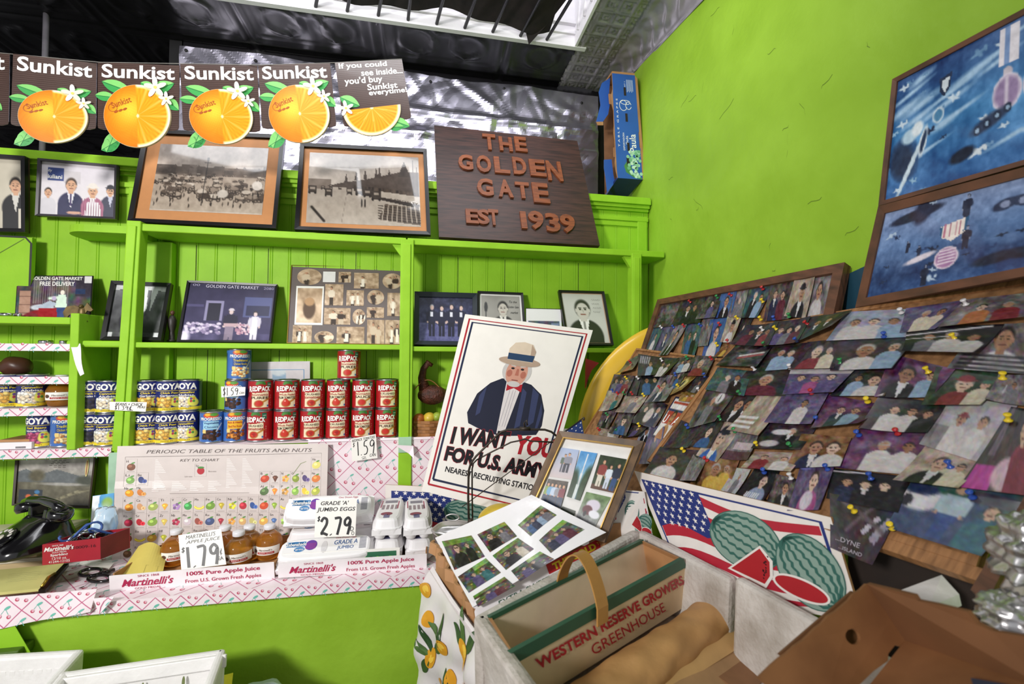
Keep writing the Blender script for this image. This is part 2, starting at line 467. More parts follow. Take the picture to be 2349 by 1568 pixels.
# pressed-tin ceiling with the skylight opening
SX0, SX1, SY0, SY1 = -1.9, 0.70, 0.9, 2.07
def emboss(x, y):
    p = 0.62; a, b = (x+.25) % p/p-.5, (y+.1) % p/p-.5
    e = max(abs(a), abs(b)); h = 0.0
    for c, wd, k in ((.46, .03, .012), (.40, .018, .008)): h += k*max(0, 1-abs(e-c)/wd)
    r = math.hypot(abs(a)-.2, abs(b)-.2); h += .010*max(0, 1-abs(r-.13)/.028)
    r = math.hypot(a, b); h += .008*max(0, 1-abs(r-.1)/.025)
    h += .008*max(0, 1-abs(abs(a)-abs(b)*.45-.02)/.02)*(e < .38)
    return h
def tin(mb, x0, x1, y0, y1, st, fn, m):
    nx, ny = max(2, int((x1-x0)/st)), max(2, int((y1-y0)/st))
    vs = [Vector((x, y, ZC-fn(x, y))) for x in np.linspace(x0, x1, nx) for y in np.linspace(y0, y1, ny)]
    mb.add(vs, [(i*ny+j, i*ny+j+1, (i+1)*ny+j+1, (i+1)*ny+j) for i in range(nx-1) for j in range(ny-1)], m, True)
mb = MB()
tin(mb, -4, SX1+.016, SY1+.025, 4.0, .016, emboss, BLACKTIN)
mb.box((-4, -1.2, ZC), (SX0, SY1, ZC+.03), BLACKTIN); mb.box((SX0, -1.2, ZC), (XR, SY0, ZC+.03), BLACKTIN)
structure(mb.build('ceiling'))
def tiles(x, y):
    p = .074; a, b = x % p/p-.5, (y+.02) % p/p-.5; e = max(abs(a), abs(b)); r = math.hypot(a, b)
    return .010*max(0, 1-abs(e-.47)/.07)+.009*max(0, 1-abs(e-.33)/.07)+.009*max(0, 1-abs(r-.17)/.09)
mb = MB(); tin(mb, SX1+.012, .925, 1.0, 2.4, .0075, tiles, GREYTIN)
structure(mb.build('ceiling_panel'))
# curved cornice with pressed swags along the right wall (its line climbs a little towards the back)
mb = MB(); nu, nv = 190, 22; vs = []
for i in range(nu):
    y = .8+(YB-.8)*i/(nu-1); zl = 2.975+.13*(y-1.55)
    for j in range(nv):
        t = j/(nv-1); a = t*math.pi/2
        x = .925+(XR-.925)*math.sin(a); z = ZC-(ZC-zl)*(1-math.cos(a))*1.0
        b = .010*max(0, math.sin(y*58+3*math.sin(t*6)))*math.sin(t*math.pi)+.006*max(0, 1-abs(t-.12)/.05)+.007*max(0, 1-abs(t-.9)/.05)
        b += .006*max(0, math.cos(y*29+8*t))*math.sin(t*math.pi)
        vs.append(Vector((x-b*.7, y, z-b*.7)))
mb.add(vs, [(i*nv+j, i*nv+j+1, (i+1)*nv+j+1, (i+1)*nv+j) for i in range(nu-1) for j in range(nv-1)], GREYTIN, True)
structure(mb.build('trim_1'))
# skylight shaft
mb = MB()
mb.box((SX0, SY1, ZC-.012), (SX1+.06, SY1+.025, ZC+.55), WHITEPAINT)
mb.box((SX0, SY1-.012, ZC+.045), (SX1, SY1, ZC+.06), WHITEPAINT); mb.box((SX0, SY1-.02, ZC+.09), (SX1, SY1, ZC+.105), WHITEPAINT)
mb.box((SX1, SY0, ZC-.01), (SX1+.012, SY1, ZC+.55), WHITEPAINT)
for k in range(9):
    y = SY1-.06-k*.09; mb.tube([(SX1-.004, y, ZC+.03), (SX1-.004, y-.03, ZC+.14), (SX1-.004, y+.03, ZC+.26)], .008, WHITEPAINT, 5)
mb.box((SX0, SY0-.02, ZC), (SX1, SY0, ZC+.55), WHITEPAINT); mb.box((SX0-.02, SY0, ZC), (SX0, SY1, ZC+.55), WHITEPAINT)
structure(mb.build('window_1'))
# bars below the skylight
IRON = mat('black_iron', '141214', 0.55)
bars = [((724, 15), (738, -60)), ((796, 28), (812, -60)), ((866, 45), (884, -60)), ((936, 46), (947, -60)), ((1001, 57), (1032, -60)), ((1065, 67), (1112, -60)), ((1128, 78), (1190, -60)), ((1190, 89), (1270, -60)), ((1250, 98), (1345, -60))]
bar0 = None
for k, (a, b) in enumerate(bars):
    pa = PZ(*a, ZC+.004); pb = PZ(*b, ZC+.012)
    o = MB().tube([pa+(pa-pb).normalized()*.03, pb+(pb-pa)*1.5], .0075, IRON, 6).build('security_bar')
    tag(o, ['leftmost', 'second', 'third', 'fourth', 'fifth', 'sixth', 'seventh', 'eighth', 'rightmost'][k]+' black iron bar across the skylight opening, counted from the left', 'bar', 'iron bars below the skylight')
# dark cloth slung inside the skylight
CLOTH = mat('dark_tarpaulin', '241a1a', 0.8, noise=0.3, bump=0.4, bscale=12)
mb = MB(); nx, ny = 80, 26; vs = []
for i in range(nx):
    for j in range(ny):
        x = -1.88+(2.44)*i/(nx-1); t = j/(ny-1); y = 1.5+t*(SY1-.035-1.5)
        sag = .028*math.sin(x*9+.7)+.016*math.sin(x*23)+.01*math.sin(t*9+x*5)
        vs.append(Vector((x, y, ZC+.085-.045*t+sag*.7*t-.01)))
mb.add(vs, [(i*ny+j, i*ny+j+1, (i+1)*ny+j+1, (i+1)*ny+j) for i in range(nx-1) for j in range(ny-1)], CLOTH, True)
p = [PZ(1203, 60, ZC+.02), PZ(1213, 103, ZC-.03), PZ(1262, 48, ZC+.02), PZ(1330, -40, ZC+.05), PZ(1200, -40, ZC+.05)]
mb.prism(p, (0, 0, .01), CLOTH)
tag(mb.build('tarpaulin'), 'dark sagging cloth slung inside the skylight above the bars', 'cloth')

# foil sheet nailed on the back wall
FOIL = mat('crumpled_foil', 'd4d0e2', 0.27, 0.93, noise=0.06, bump=0.0)
rs = np.random.RandomState(3)
fold = [(rs.rand()*2.2-1.2, rs.rand()*1.1+2.1, rs.rand()*math.pi, rs.rand()*.5+.12, rs.choice([-1, 1])) for _ in range(240)]
def crumple(x, z):
    h = 0.0
    for fx, fz, a, L, sg in fold:
        dx, dz = x-fx, z-fz
        if abs(dx) > .3 or abs(dz) > .3: continue
        u, v = dx*math.cos(a)+dz*math.sin(a), -dx*math.sin(a)+dz*math.cos(a)
        if abs(u) < L/2: h += sg*.0042*max(0, 1-abs(v)/.035)*(1-(2*abs(u)/L)**2)
    return h
nx, nz = 230, 84; vs = []
for i in range(nx):
    x = -1.2+2.15*i/(nx-1)
    for j in range(nz):
        t = j/(nz-1); z = 2.15+(3.055-.004*math.sin(x*9)-2.15)*t
        b = -.010*math.exp(-((z-2.86+.02*x)/.02)**2)-.012*math.exp(-((z-2.74+.03*x)/.025)**2)*(x > -.5)
        vs.append(Vector((x, YB-.03+crumple(x, z)+b, z)))
mb = MB().add(vs, [(i*nz+j, (i+1)*nz+j, (i+1)*nz+j+1, i*nz+j+1) for i in range(nx-1) for j in range(nz-1)], FOIL, False)
mb.mats[0] = FOIL
fo = tag(mb.build('foil_sheet'), 'crumpled silver foil sheet nailed to the wall below the black ceiling', 'foil sheet')
for x, z in ((-1.17, 3.03), (-.86, 3.02), (-.45, 3.03), (.0, 3.02), (.4, 3.03), (.85, 3.0)):
    MB().lathe([(.008, 0), (.006, .004), (0, .005)], (x, YB-.034, z), IRON, 10, axis=(0, -1, 0)).build('nail', fo)
# grey pipe hanging at the far left
pp = MB().tube([PY(109, -60, 2.35), PY(95, 420, 2.35)], .011, mat('grey_pipe_paint', '77737a', 0.5), 12)
tag(pp.build('hanging_pipe'), 'thin grey vertical pipe behind the leftmost orange cards', 'pipe')

# ------------------------------------------------------------------ the green shelf unit
YS, YP = 1.85, 2.01
unit = thing('wall_shelf_unit', 'lime green built-in wooden shelf unit with beadboard back and moulded top', 'shelf unit', (0, YS, 0))
mb = MB(); X = -2.6; prof = []
while X < XR:
    prof += [(X, 0), (X+.058, 0), (X+.060, .002), (X+.062, 0), (X+.0665, 0), (X+.068, .003)]; X += .070
vs = []; 
for x, d in prof: vs += [Vector((min(x, XR), YP+d, .855)), Vector((min(x, XR), YP+d, 2.30))]
mb.add(vs, [(2*i, 2*i+2, 2*i+3, 2*i+1) for i in range(len(prof)-1)], GREEN)
for gx in (-.93, -.66, -.31, .13, .345, .70):
    mb.box((gx, YP-.0005, 1.62), (gx+.0025, YP+.004, 2.0), flat('2a3a10', .8)); mb.box((gx+.05, YP-.0005, 1.24), (gx+.0525, YP+.004, 1.575), flat('2a3a10', .8))
mb.box((-2.6, YP+.012, .855), (XR, YP+.04, 2.30), GREEN)
mb.build('back_panel', unit)
mb = MB()
for z0, z1, d in ((2.19, 2.215, .008), (2.215, 2.235, .014), (2.262, 2.275, .018), (2.275, 2.29, .03), (2.29, 2.318, .042), (2.318, 2.326, .036)):
    mb.box((-2.6, YP-d, z0), (XR-.005, YP+.02, z1), GREEN, .002)
mb.build('moulding', unit)
MB().box((-1.10, YP-.035, .86), (-1.0, YP, 2.0), GREEN, .003).build('back_batten', unit)
MB().box((-2.6, YP-.02, 2.318), (XR-.005, YB-.055, 2.330), GREEN).build('top_ledge', unit)
for x0, x1 in ((-1.17, -1.13), (1.0, 1.05)):
    MB().box((x0, YP-.012, 2.05), (x1, YP+.01, 2.24), GREEN, .003).build('pilaster', unit)
# posts: (top x, bottom x)
def post(xt, xb, w, zt, zb=.86, name='post'):
    mb = MB(); wz = .30
    mb.hexa([(xb, YS-.012, zb), (xb+w, YS-.012, zb), (xb+w, YS+.035, zb), (xb, YS+.035, zb), (xt, YS-.012, zt), (xt+w, YS-.012, zt), (xt+w, YS+.035, zt), (xt, YS+.035, zt)], GREEN, .003)
    mb.hexa([(xb+.006, YS-.018, 1.21), (xb+w-.012, YS-.018, 1.21), (xb+w-.012, YS-.01, 1.21), (xb+.006, YS-.01, 1.21)] + [(xt+.006, YS-.018, zt-.02), (xt+w-.012, YS-.018, zt-.02), (xt+w-.012, YS-.01, zt-.02), (xt+.006, YS-.01, zt-.02)], GREEN, .002)
    return mb.build(name, unit)
post(-1.080, -1.108, .046, 2.043)
post(-.111, -.109, .052, 2.028)
post(.893, .890, .046, 2.02)
MB().box((-1.110, YS-.02, .858), (-1.068, YS-.0115, 1.205), MINT, .001).build('mint_post_foot', unit)
MB().box((-.109, YS-.02, 1.17), (-.058, YS-.0115, 1.232), MINT, .001).build('mint_post_foot', unit)
# top shelf with rounded left end
mb = MB(); zt, th = 2.036, .027
out = [(-1.07, YS), (-1.22, YS)] + [(-1.22-.09*math.sin(a), YS+.10-.10*math.cos(a)) for a in np.linspace(.2, 1.5, 7)] + [(-1.31, YP), (-1.07, YP)]
mb.prism([(x, y, zt-.012) for x, y in out], (0, 0, -th), GREEN)
mb.box((-1.05, YS-.004, zt-th), (-.09, YP, zt), GREEN, .003); mb.box((-.085, YS-.004, zt-th), (1.055, YP, zt), GREEN, .003)
mb.build('top_shelf', unit)
mb = MB().box((-1.065, YS-.004, 1.580), (-.105, YP, 1.600), GREEN, .003); mb.build('middle_shelf', unit)
MB().box((-.062, YS-.002, 1.574), (.895, YP, 1.594), GREEN, .003).build('middle_shelf', unit)
mb = MB().box((-1.262, YS-.004, 1.580), (-1.09, YP, 1.604), GREEN, .006); mb.build('middle_shelf', unit)
MB().box((-1.27, YS+.08, 1.585), (-1.20, YP, 1.70), GREEN, .003).build('side_block', unit)
MB().box((-2.0, YS+.002, 1.185), (1.05, YP, 1.219), GREEN, .002).build('can_shelf', unit)
for x, s in ((.86, 1), (-.145, -1)):
    MB().prism([(x, YS+.006, 2.008), (x+.035, YS+.006, 2.008), (x+.035, YS+.006, 1.955)] if s > 0 else [(x+.035, YS+.006, 2.008), (x+.035, YS+.006, 1.96), (x, YS+.006, 2.008)][::-1], (0, .02, 0), GREEN).build('bracket', unit)
# small box shelf at the left end
small = thing('box_shelf', 'small lime green box shelf with three lined boards at far left', 'shelf', (-1.4, YS, 1.219))
MB().box((-1.24, YS-.02, 1.219), (-1.213, YP-.01, 1.70), GREEN, .003).build('side_panel', small)
MB().box((-1.975, YS-.02, 1.219), (-1.95, YP-.01, 1.70), GREEN, .003).build('side_panel', small)
MB().box((-1.95, YS-.02, 1.66), (-1.24, YP-.01, 1.685), GREEN, .003).build('top_board', small)
BOARDS = (1.588, 1.472, 1.362)
for z in BOARDS: MB().box((-1.95, YS-.01, z-.012), (-1.24, YP-.01, z), GREEN, .001).build('board', small)

# ------------------------------------------------------------------ counter
ZT = 0.85
VIN = mat('cherry_vinyl_plain', 'f3e4ea', 0.38, noise=0.02)
VPINK = flat('c9648c', 0.4); VRED = flat('c2405e', 0.4); VPALE = flat('e6b4c4', 0.4); VTEAL = flat('6fbfae', 0.4)
def vinyl(mb, S, sc=.105, seed=1, off=.0004):
    """cherry trellis pattern: sketchy diagonal lines with pairs of cherries between them"""
    r = random.Random(seed); nu, nv = S.w/sc, S.h/sc
    def clip(p, q):
        # keep a line inside the unit square
        (x0, y0), (x1, y1) = p, q; t0, t1 = 0.0, 1.0; dx, dy = x1-x0, y1-y0
        for P_, q_ in ((-dx, x0), (dx, 1-x0), (-dy, y0), (dy, 1-y0)):
            if abs(P_) < 1e-9:
                if q_ < 0: return None
            else:
                t = q_/P_
                if P_ < 0: t0 = max(t0, t)
                else: t1 = min(t1, t)
        if t0 >= t1: return None
        return (x0+dx*t0, y0+dy*t0), (x0+dx*t1, y0+dy*t1)
    k = -int(nv)-2
    while k < nu+nv+2:
        for sg in (1, -1):
            a = (k/nu, 0.0) if sg > 0 else (k/nu, 0.0)
            b = ((k+sg*nv)/nu, 1.0)
            c = clip(a, b)
            if c:
                n = max(2, int(S.w*abs(c[1][0]-c[0][0])/.03)+2)
                pts = [(c[0][0]+(c[1][0]-c[0][0])*i/n, c[0][1]+(c[1][1]-c[0][1])*i/n) for i in range(n+1)]
                mb.stroke(S, pts, .0022, VPINK, off)
        k += 1
    i = -2
    while i < nu+nv+2:
        for j in range(-1, int(nv*2)+3):
            u, v = (i+.5*(j % 2))/nu, (j*.5+.5-.5)/nv
            for dx, dy in ((-.16, -.1), (.12, -.16)):
                cu, cv = u+dx/nu+.5/nu, v+dy/nv
                if .01 < cu < .99 and .04 < cv < .96:
                    mb.ell(S, cu, cv, .0066*min(1, sc/.1)/S.w, .0066*min(1, sc/.1)/S.h, VRED, off+.0002, 12); mb.ell(S, cu+.0012/S.w, cv+.001/S.h, .0045*min(1, sc/.1)/S.w, .0045*min(1, sc/.1)/S.h, VPALE, off+.0003, 10)
            cu, cv = u+.5/nu, v+.13/nv
            if .01 < cu < .99 and .08 < cv < .92:
                mb.stroke(S, [(cu-.12/nu, cv-.16/nv), (cu, cv), (cu+.1/nu, cv-.2/nv)], .0014, VTEAL, off+.0002)
                mb.ell(S, cu+.06/nu, cv+.02/nv, .008/S.w, .0035/S.h, VTEAL, off+.0003, 8, .5)
        i += 1
counter = thing('counter', 'lime green shop counter with a painted front panel below the shelves', 'counter', (-.9, 1.5, 0))
MB().box((-2.4, 1.505, 0), (.06, 1.53, .822), GREENWALL).build('front_panel', counter)
MB().box((-2.4, 1.49, .822), (.06, YP, .848), GREEN, .002).build('counter_top', counter)
MB().box((.035, 1.53, 0), (.06, YP, .822), GREEN).build('end_panel', counter)
mb = MB()
mb.hexa([PY(-40, 1498, 1.47), PY(72, 1498, 1.47), PY(72, 1498, 1.503), PY(-40, 1498, 1.503), PY(-40, 1425, 1.47), PY(30, 1425, 1.47), PY(30, 1425, 1.503), PY(-40, 1425, 1.503)], GREEN, .004)
mb.box(PY(-40, 1500, 1.45), PY(80, 1485, 1.503), mat('dark_green_paint', '4c6a1c', 0.5), .004)
mb.build('bracket', counter)
# printed vinyl over the counter and its front edge
vin = thing('vinyl_cover', 'white plastic cover with pink trellis and cherries over the counter top', 'vinyl cover', (-.9, 1.48, .85))
S = Surf((-2.2, YP-.16, .8512), (.062, YP-.16, .8512), (.062, 1.482, .8512), (-2.2, 1.482, .8512))
mb = MB(); slab(mb, S, .002, VIN); vinyl(mb, S); mb.build('flat_sheet', vin)
S = Surf((-1.0, 1.480, .852), (.062, 1.480, .852), (.062, 1.480, .819), (-1.0, 1.480, .819))
mb = MB(); slab(mb, S, .006, VIN); vinyl(mb, S, .066, 2); mb.build('front_edge', vin)
S = Surf(PY(-60, 1375, 1.474), PY(222, 1350, 1.474), PY(208, 1402, 1.470), PY(-60, 1452, 1.466), lambda u, v: .005*math.sin(u*9)*(1-v))
mb = MB(); slab(mb, S, .003, VIN, 0, 16, 3); vinyl(mb, S, .072, 3); mb.build('hanging_edge', vin)
S = Surf(PY(213, 1372, 1.47), PY(262, 1368, 1.472), PY(250, 1384, 1.462), PY(228, 1408, 1.462))
mb = MB(); slab(mb, S, .002, VIN); vinyl(mb, S, .06, 6); mb.build('torn_flap', vin)
# vinyl hung on the wall below the can shelf
vw = thing('vinyl_backdrop', 'white plastic sheet with cherry trellis hanging below the red cans', 'vinyl cover', (.1, YS, .86))
S = Surf((-.45, YS-.004, 1.228), (.90, YS-.004, 1.228), (.90, YS-.004, .86), (-.45, YS-.004, .86), lambda u, v: .002*math.sin(u*13+v*4))
mb = MB(); slab(mb, S, .003, VIN, 0, 30, 6); vinyl(mb, S, .105, 4); mb.build('hanging_sheet', vw)
S = Surf(PY(905, 1020, YS-.03), PY(948, 1022, YS-.03), PY(950, 1052, YS-.05), PY(938, 1040, YS-.03))
mb = MB(); slab(mb, S, .002, VIN); mb.build('torn_corner', vw)
# lined edges of the can shelf and the little shelf
le = thing('shelf_liner', 'strip of cherry-patterned plastic along the front of the can shelf', 'vinyl cover', (-1.4, YS, 1.19))
S = Surf((-1.75, YS-.014, 1.222), (-1.105, YS-.014, 1.222), (-1.105, YS-.014, 1.192), (-1.75, YS-.014, 1.192), lambda u, v: .003*math.sin(u*21))
mb = MB(); slab(mb, S, .004, VIN, 0, 24, 2); vinyl(mb, S, .07, 5); mb.build('edge_strip', le)
S = Surf((-1.75, YP-.02, 1.2215), (.89, YP-.02, 1.2215), (.89, YS-.01, 1.2215), (-1.75, YS-.01, 1.2215))
mb = MB(); slab(mb, S, .002, VIN); mb.build('flat_sheet', le)
for k, z in enumerate(BOARDS):
    o = thing('shelf_liner', 'cherry-patterned liner on the %s board of the small box shelf' % ('top', 'middle', 'lowest')[k], 'vinyl cover', (-1.5, YS-.01, z))
    S = Surf((-1.95, YS-.014, z+.003), (-1.242, YS-.014, z+.003), (-1.242, YS-.014, z-.022), (-1.95, YS-.014, z-.022), lambda u, v: .002*math.sin(u*25+k))
    mb = MB(); slab(mb, S, .003, VIN, 0, 24, 2); vinyl(mb, S, .07, 7+k); mb.build('edge_strip', o)
    S = Surf((-1.95, YP-.02, z+.003), (-1.242, YP-.02, z+.003), (-1.242, YS-.012, z+.003), (-1.95, YS-.012, z+.003))
    slab(mb2 := MB(), S, .002, VIN); mb2.build('flat_sheet', o)
    if k == 0:
        S = Surf(PY(158, 787, YS-.02), PY(182, 787, YS-.02), PY(193, 857, YS-.05), PY(184, 862, YS-.05), lambda u, v: .004*math.sin(v*5))
        slab(mb3 := MB(), S, .001, VIN, 0, 3, 6); mb3.build('torn_flap', o)

# ------------------------------------------------------------------ tinned food
TIN = mat('tin_rim', 'b9b9bd', 0.28, 1.0, noise=0.05)
W_ = flat('f6f3ee'); YEL = flat('f2d73c'); NAVY = flat('1c2a7e'); CREAM = flat('efe0c4'); REDI = flat('b51f26'); GRN = flat('3f7a34')
CANR, CANH = .0410, .118
def can_base(name, r, h, arr):
    t = thing(name, 'tin', 'food can')
    mb = MB()
    mb.lathe([(r-.004, .001), (r, 0), (r+.0012, .002), (r+.0004, .0045), (r-.0006, .006), (r-.0006, h-.006), (r+.0004, h-.0045), (r+.0012, h-.002), (r, h), (r-.003, h-.0005), (r-.0035, h-.004), (r-.008, h-.0045), (0, h-.004)], (0, 0, 0), TIN, 40)
    mb.build('tin_body', t)
    S = Cyl((0, 0, 0), r, .0055, h-.0055, 360)
    mb = MB(); sheet(mb, S, arr, printed('can_label', 0.3, 0.3))
    return t, mb, Cyl((0, 0, 0), r, .005, h-.005, 180)
def beans(c, u0, u1, v0, v1, cols, n, r, seed):
    q = random.Random(seed)
    for i in range(n):
        k = hx(q.choice(cols)); u, v = q.uniform(u0, u1), q.uniform(v0, v1)
        c.ell(u, v, r/c.asp*1.1, r*.85, k*.75, .3, q.uniform(-.6, .6)); c.ell(u-.002, v+r*.15, r/c.asp*.8, r*.6, np.clip(k*1.12, 0, 1), .5)
def goya(kind, l1, l2, bean, n, rb):
    c = Cv(150, 56, '18226b')
    for x in (.02, .86): 
        for k in range(9): c.rect(x, .2+k*.07, x+.10, .22+k*.07, '6f7fc0', .7)
    c.rect(.88, .12, .95, .4, 'e8e8ee')
    c.rect(0, 0, 1, .10, 'f0d838')
    beans(c, .36, .57, .12, .42, bean, n, rb, len(kind))
    c.ell(.60, .33, .055, .16, 'd9e05a'); c.ell(.615, .25, .075, .14, 'e9e463')
    for k, q in enumerate(('c43a5a', '4a9a48', '7a4fa0', 'e09a30')): c.ell(.60+(.018 if k % 2 else -.018), .34+(.045 if k > 1 else -.045), .017, .042, q, .2)
    t, mb, S = can_base('food_can', CANR, CANH, c.a)
    mb.text(S, 'GOYA', .20, .72, .80, .94, W_, bold=.045)
    mb.rect(S, .14, .675, .80, .69, YEL, n=10)
    mb.text(S, l1, .32, .575, .74, .645, YEL, bold=.02); mb.text(S, l2, .30, .47, .76, .55, W_, bold=.02)
    mb.text(S, 'PREMIUM', .38, .03, .66, .07, flat('a08418'))
    mb.build('label', t); return t
def redpack(lines):
    c = Cv(150, 56, 'a81a20'); c.noise(.05, 5, 2)
    c.ell(.505, 1.0, .05, .10, '3f7a34'); c.ell(.47, .93, .03, .05, '4a8a3c', rot=.6); c.ell(.545, .93, .03, .05, '356b2c', rot=-.6)
    c.rect(.588, .76, .645, .97, '1f6a50')
    c.poly([(.39, .60), (.44, .58), (.50, .59), (.60, .63), (.61, .6), (.61, .06), (.39, .06)], 'eadbb9')
    c.line(.53, .25, .615, .38, .03, 'b9762c'); c.ell(.485, .20, .06, .13, 'a8692a'); c.ell(.485, .21, .05, .10, 'c22a1c')
    if 'PLUM' in lines[1]: c.ell(.48, .25, .035, .13, 'c8321f'); c.ell(.472, .29, .01, .03, 'f0a090')
    elif 'CRUSHED' in lines[0]: beans(c, .45, .52, .16, .26, ['d8452c', 'a8201a'], 9, .03, 3)
    for k in range(6): c.rect(.635, .12+k*.07, .65, .15+k*.07, 'd8b0a0', .7)
    c.rect(.59, .08, .605, .16, '3a70a8')
    t, mb, S = can_base('food_can', .0445, CANH, c.a)
    mb.text(S, 'R', .20, .615, .30, .82, W_, bold=.04); mb.text(S, 'ED', .30, .645, .45, .82, W_, bold=.04); mb.text(S, 'P', .45, .645, .535, .835, W_, bold=.04); mb.text(S, 'ACK', .535, .645, .755, .82, W_, bold=.04)
    mb.text(S, '100%', .70, .86, .78, .9, W_); 
    big = {'CRUSHED': 0, 'tomatoes': 1, 'tomato': 1, 'PUREE': 0, 'SAUCE': 0}
    a, b = lines
    ra = flat('a8322a'); dk = flat('4a2a1c')
    mb.text(S, a, .29, .48, .69, .555, dk if a.isupper() else ra, bold=.01); mb.text(S, b, .27, .365, .71, .455, dk if b.isupper() else ra, bold=.02)
    mb.build('label', t); return t
def progresso(kind):
    c = Cv(150, 56, '1d3f86'); c.grad('3a6fb0', '16306e')
    c.rect(.0, .1, .3, .9, '1a2f66'); 
    for k in range(8): c.rect(.04, .2+k*.08, .24, .22+k*.08, '8fa6cc', .6)
    c.rect(.3, .0, .7, 1, '3f6cb4'); c.ell(.5, .92, .1, .1, 'd8472c'); c.ell(.46, .95, .04, .06, 'e8b030'); c.ell(.54, .95, .05, .06, '5a9a3c')
    pics = {'veg': ('9fd0e8', ['3a2018', '5a3020', '2a1812']), 'rich': ('f0b62a', ['8a4a20', 'd88a30', '5a2c16']), 'trad': ('24488e', ['d8a868', 'e8d0a0', 'a8703c']), 'top': ('24488e', ['e8c890', 'd88840', 'f0e0c0'])}[kind]
    c.rect(.40, .42, .60, .72, pics[0]); beans(c, .40, .62, .06, .38, pics[1], 46, .055, 5)
    c.line(.57, .35, .64, .62, .02, 'd8d8dc')
    c.rect(.39, .3, .44, .42, 'f0d080')
    t, mb, S = can_base('food_can', .0415, CANH, c.a)
    mb.text(S, 'PROGRESSO', .22, .74, .78, .85, W_, bold=.03)
    w = {'veg': ('Vegetable', 'Classics'), 'rich': ('Rich & Hearty', 'Beef Pot Roast'), 'trad': ('Traditional', 'Chicken Noodle'), 'top': ('Traditional', 'Chicken Noodle')}[kind]
    k = flat('1f3f80') if kind == 'veg' else (REDI if kind == 'rich' else YEL)
    mb.text(S, w[0], .32, .6, .70, .69, k, bold=.01); mb.text(S, w[1], .34, .48, .68, .56, k)
    mb.build('label', t); return t
PROTO = {}
MAKE = {'chick': lambda: goya('chick', 'Chick Peas', 'Garbanzos,', ['e0b050', 'd09a3a', 'f0cc78'], 40, .075),
        'cann': lambda: goya('cann', 'Cannellini', 'Alubias,', ['efe0cc', 'e0ccb0', 'f6eee0'], 44, .07),
        'black': lambda: goya('black', 'Black Beans', 'Frijoles Negros,', ['1c1824', '2a2430', '3a3644'], 44, .06),
        'red': lambda: goya('red', 'Red Beans', 'Habichuelas Rosadas,', ['b0406a', 'c05a80', '8a2a50'], 44, .06),
        'crush': lambda: redpack(('CRUSHED', 'tomatoes')), 'puree': lambda: redpack(('tomato', 'PUREE')),
        'plum': lambda: redpack(('Whole Peeled', 'PLUM TOMATOES')), 'sauce': lambda: redpack(('tomato', 'SAUCE')),
        'veg': lambda: progresso('veg'), 'rich': lambda: progresso('rich'), 'trad': lambda: progresso('trad'), 'top': lambda: progresso('top')}
_rc = random.Random(8)
def put_can(kind, px, level, label, group, y=1.905, z=None, turn=0.0, dx=0):
    if kind not in PROTO: o = PROTO[kind] = MAKE[kind]()
    else: o = clone(PROTO[kind])
    p = PY(px, 1000, y); z0 = 1.2232+level*(CANH+.0006) if z is None else z
    o.location = (p.x, y, z0); o.rotation_euler = (0, 0, math.atan2(-p.x, y)*.8+turn+_rc.uniform(-.08, .08))
    tag(o, label, 'food can', group); return o
GB = 'blue cans of beans'
put_can('chick', 338, 0, 'blue can of chick peas, bottom row, nearest the left green post', GB)
put_can('chick', 338, 1, 'blue chick pea can on top, half behind the beans price slip', GB)
put_can('chick', 385, 0, 'blue chick pea can, second from the post, bottom row', GB)
put_can('chick', 385, 1, 'blue chick pea can, second from the post, top row', GB)
put_can('cann', 432, 0, 'blue can of white cannellini beans, right end of bottom row', GB, 1.93, turn=-.25)
put_can('cann', 432, 1, 'blue can of white cannellini beans, right end of top row', GB, 1.93, turn=-.25)
put_can('black', 211, 0, 'blue black bean can, lower, left of the green post', GB, 1.91, turn=.1)
put_can('black', 212, 1, 'blue black bean can, upper, left of the green post', GB, 1.91, turn=.1)
put_can('cann', 249, 0, 'blue cannellini can, lower, beside the left face of the post', GB, 1.895, turn=-.3)
put_can('cann', 250, 1, 'blue cannellini can, upper, beside the left face of the post', GB, 1.895, turn=-.1)
put_can('chick', 14, 0, 'blue chick pea can cut off by the left edge, box shelf', GB, 1.9, BOARDS[2]+.0035)
put_can('cann', 71, 0, 'blue cannellini can beside the amber juice bottle on box shelf', GB, 1.9, BOARDS[2]+.0035)
put_can('red', 97, 0, 'blue can of pink beans beside a small white box', GB, 1.9, 1.2232, turn=-.35)
GP = 'blue soup cans'
put_can('trad', 151, 0, 'blue soup can with chicken picture, below the juice bottle', GP, 1.9, 1.2232)
put_can('veg', 487, 0, 'blue vegetable soup can with dark beans, standing alone', GP, 1.9)
put_can('rich', 541, 0, 'blue and yellow soup can at the bottom of the stack of three', GP, 1.905)
put_can('veg', 542, 1, 'blue soup can in the middle of the stack, behind a price slip', GP, 1.91, turn=-.4)
put_can('top', 545, 2, 'blue chicken soup can on top of the stack of three', GP, 1.905, turn=.2)
GR = 'red tomato cans'
N6 = ('first', 'second', 'third', 'fourth', 'fifth', 'sixth')
for i, (k, x) in enumerate(zip(('puree', 'plum', 'crush', 'plum', 'sauce', 'crush'), (597, 657, 717, 775, 833, 887))):
    put_can(k, x, 1, 'red can of %s, %s from left in the upper row' % ({'puree': 'tomato puree', 'plum': 'plum tomatoes', 'crush': 'crushed tomatoes', 'sauce': 'tomato sauce'}[k], N6[i]), GR)
for i, (k, x) in enumerate(zip(('crush', 'plum', 'crush', 'crush', 'plum', 'puree'), (596, 656, 716, 774, 832, 886))):
    put_can(k, x, 0, 'red can of %s, %s from left in the bottom row' % ({'puree': 'tomato puree', 'plum': 'plum tomatoes', 'crush': 'crushed tomatoes'}[k], N6[i]), GR, turn=-.28 if i == 0 else 0)
put_can('puree', 798, 2, 'red can of tomato puree standing alone on top of the rows', GR)

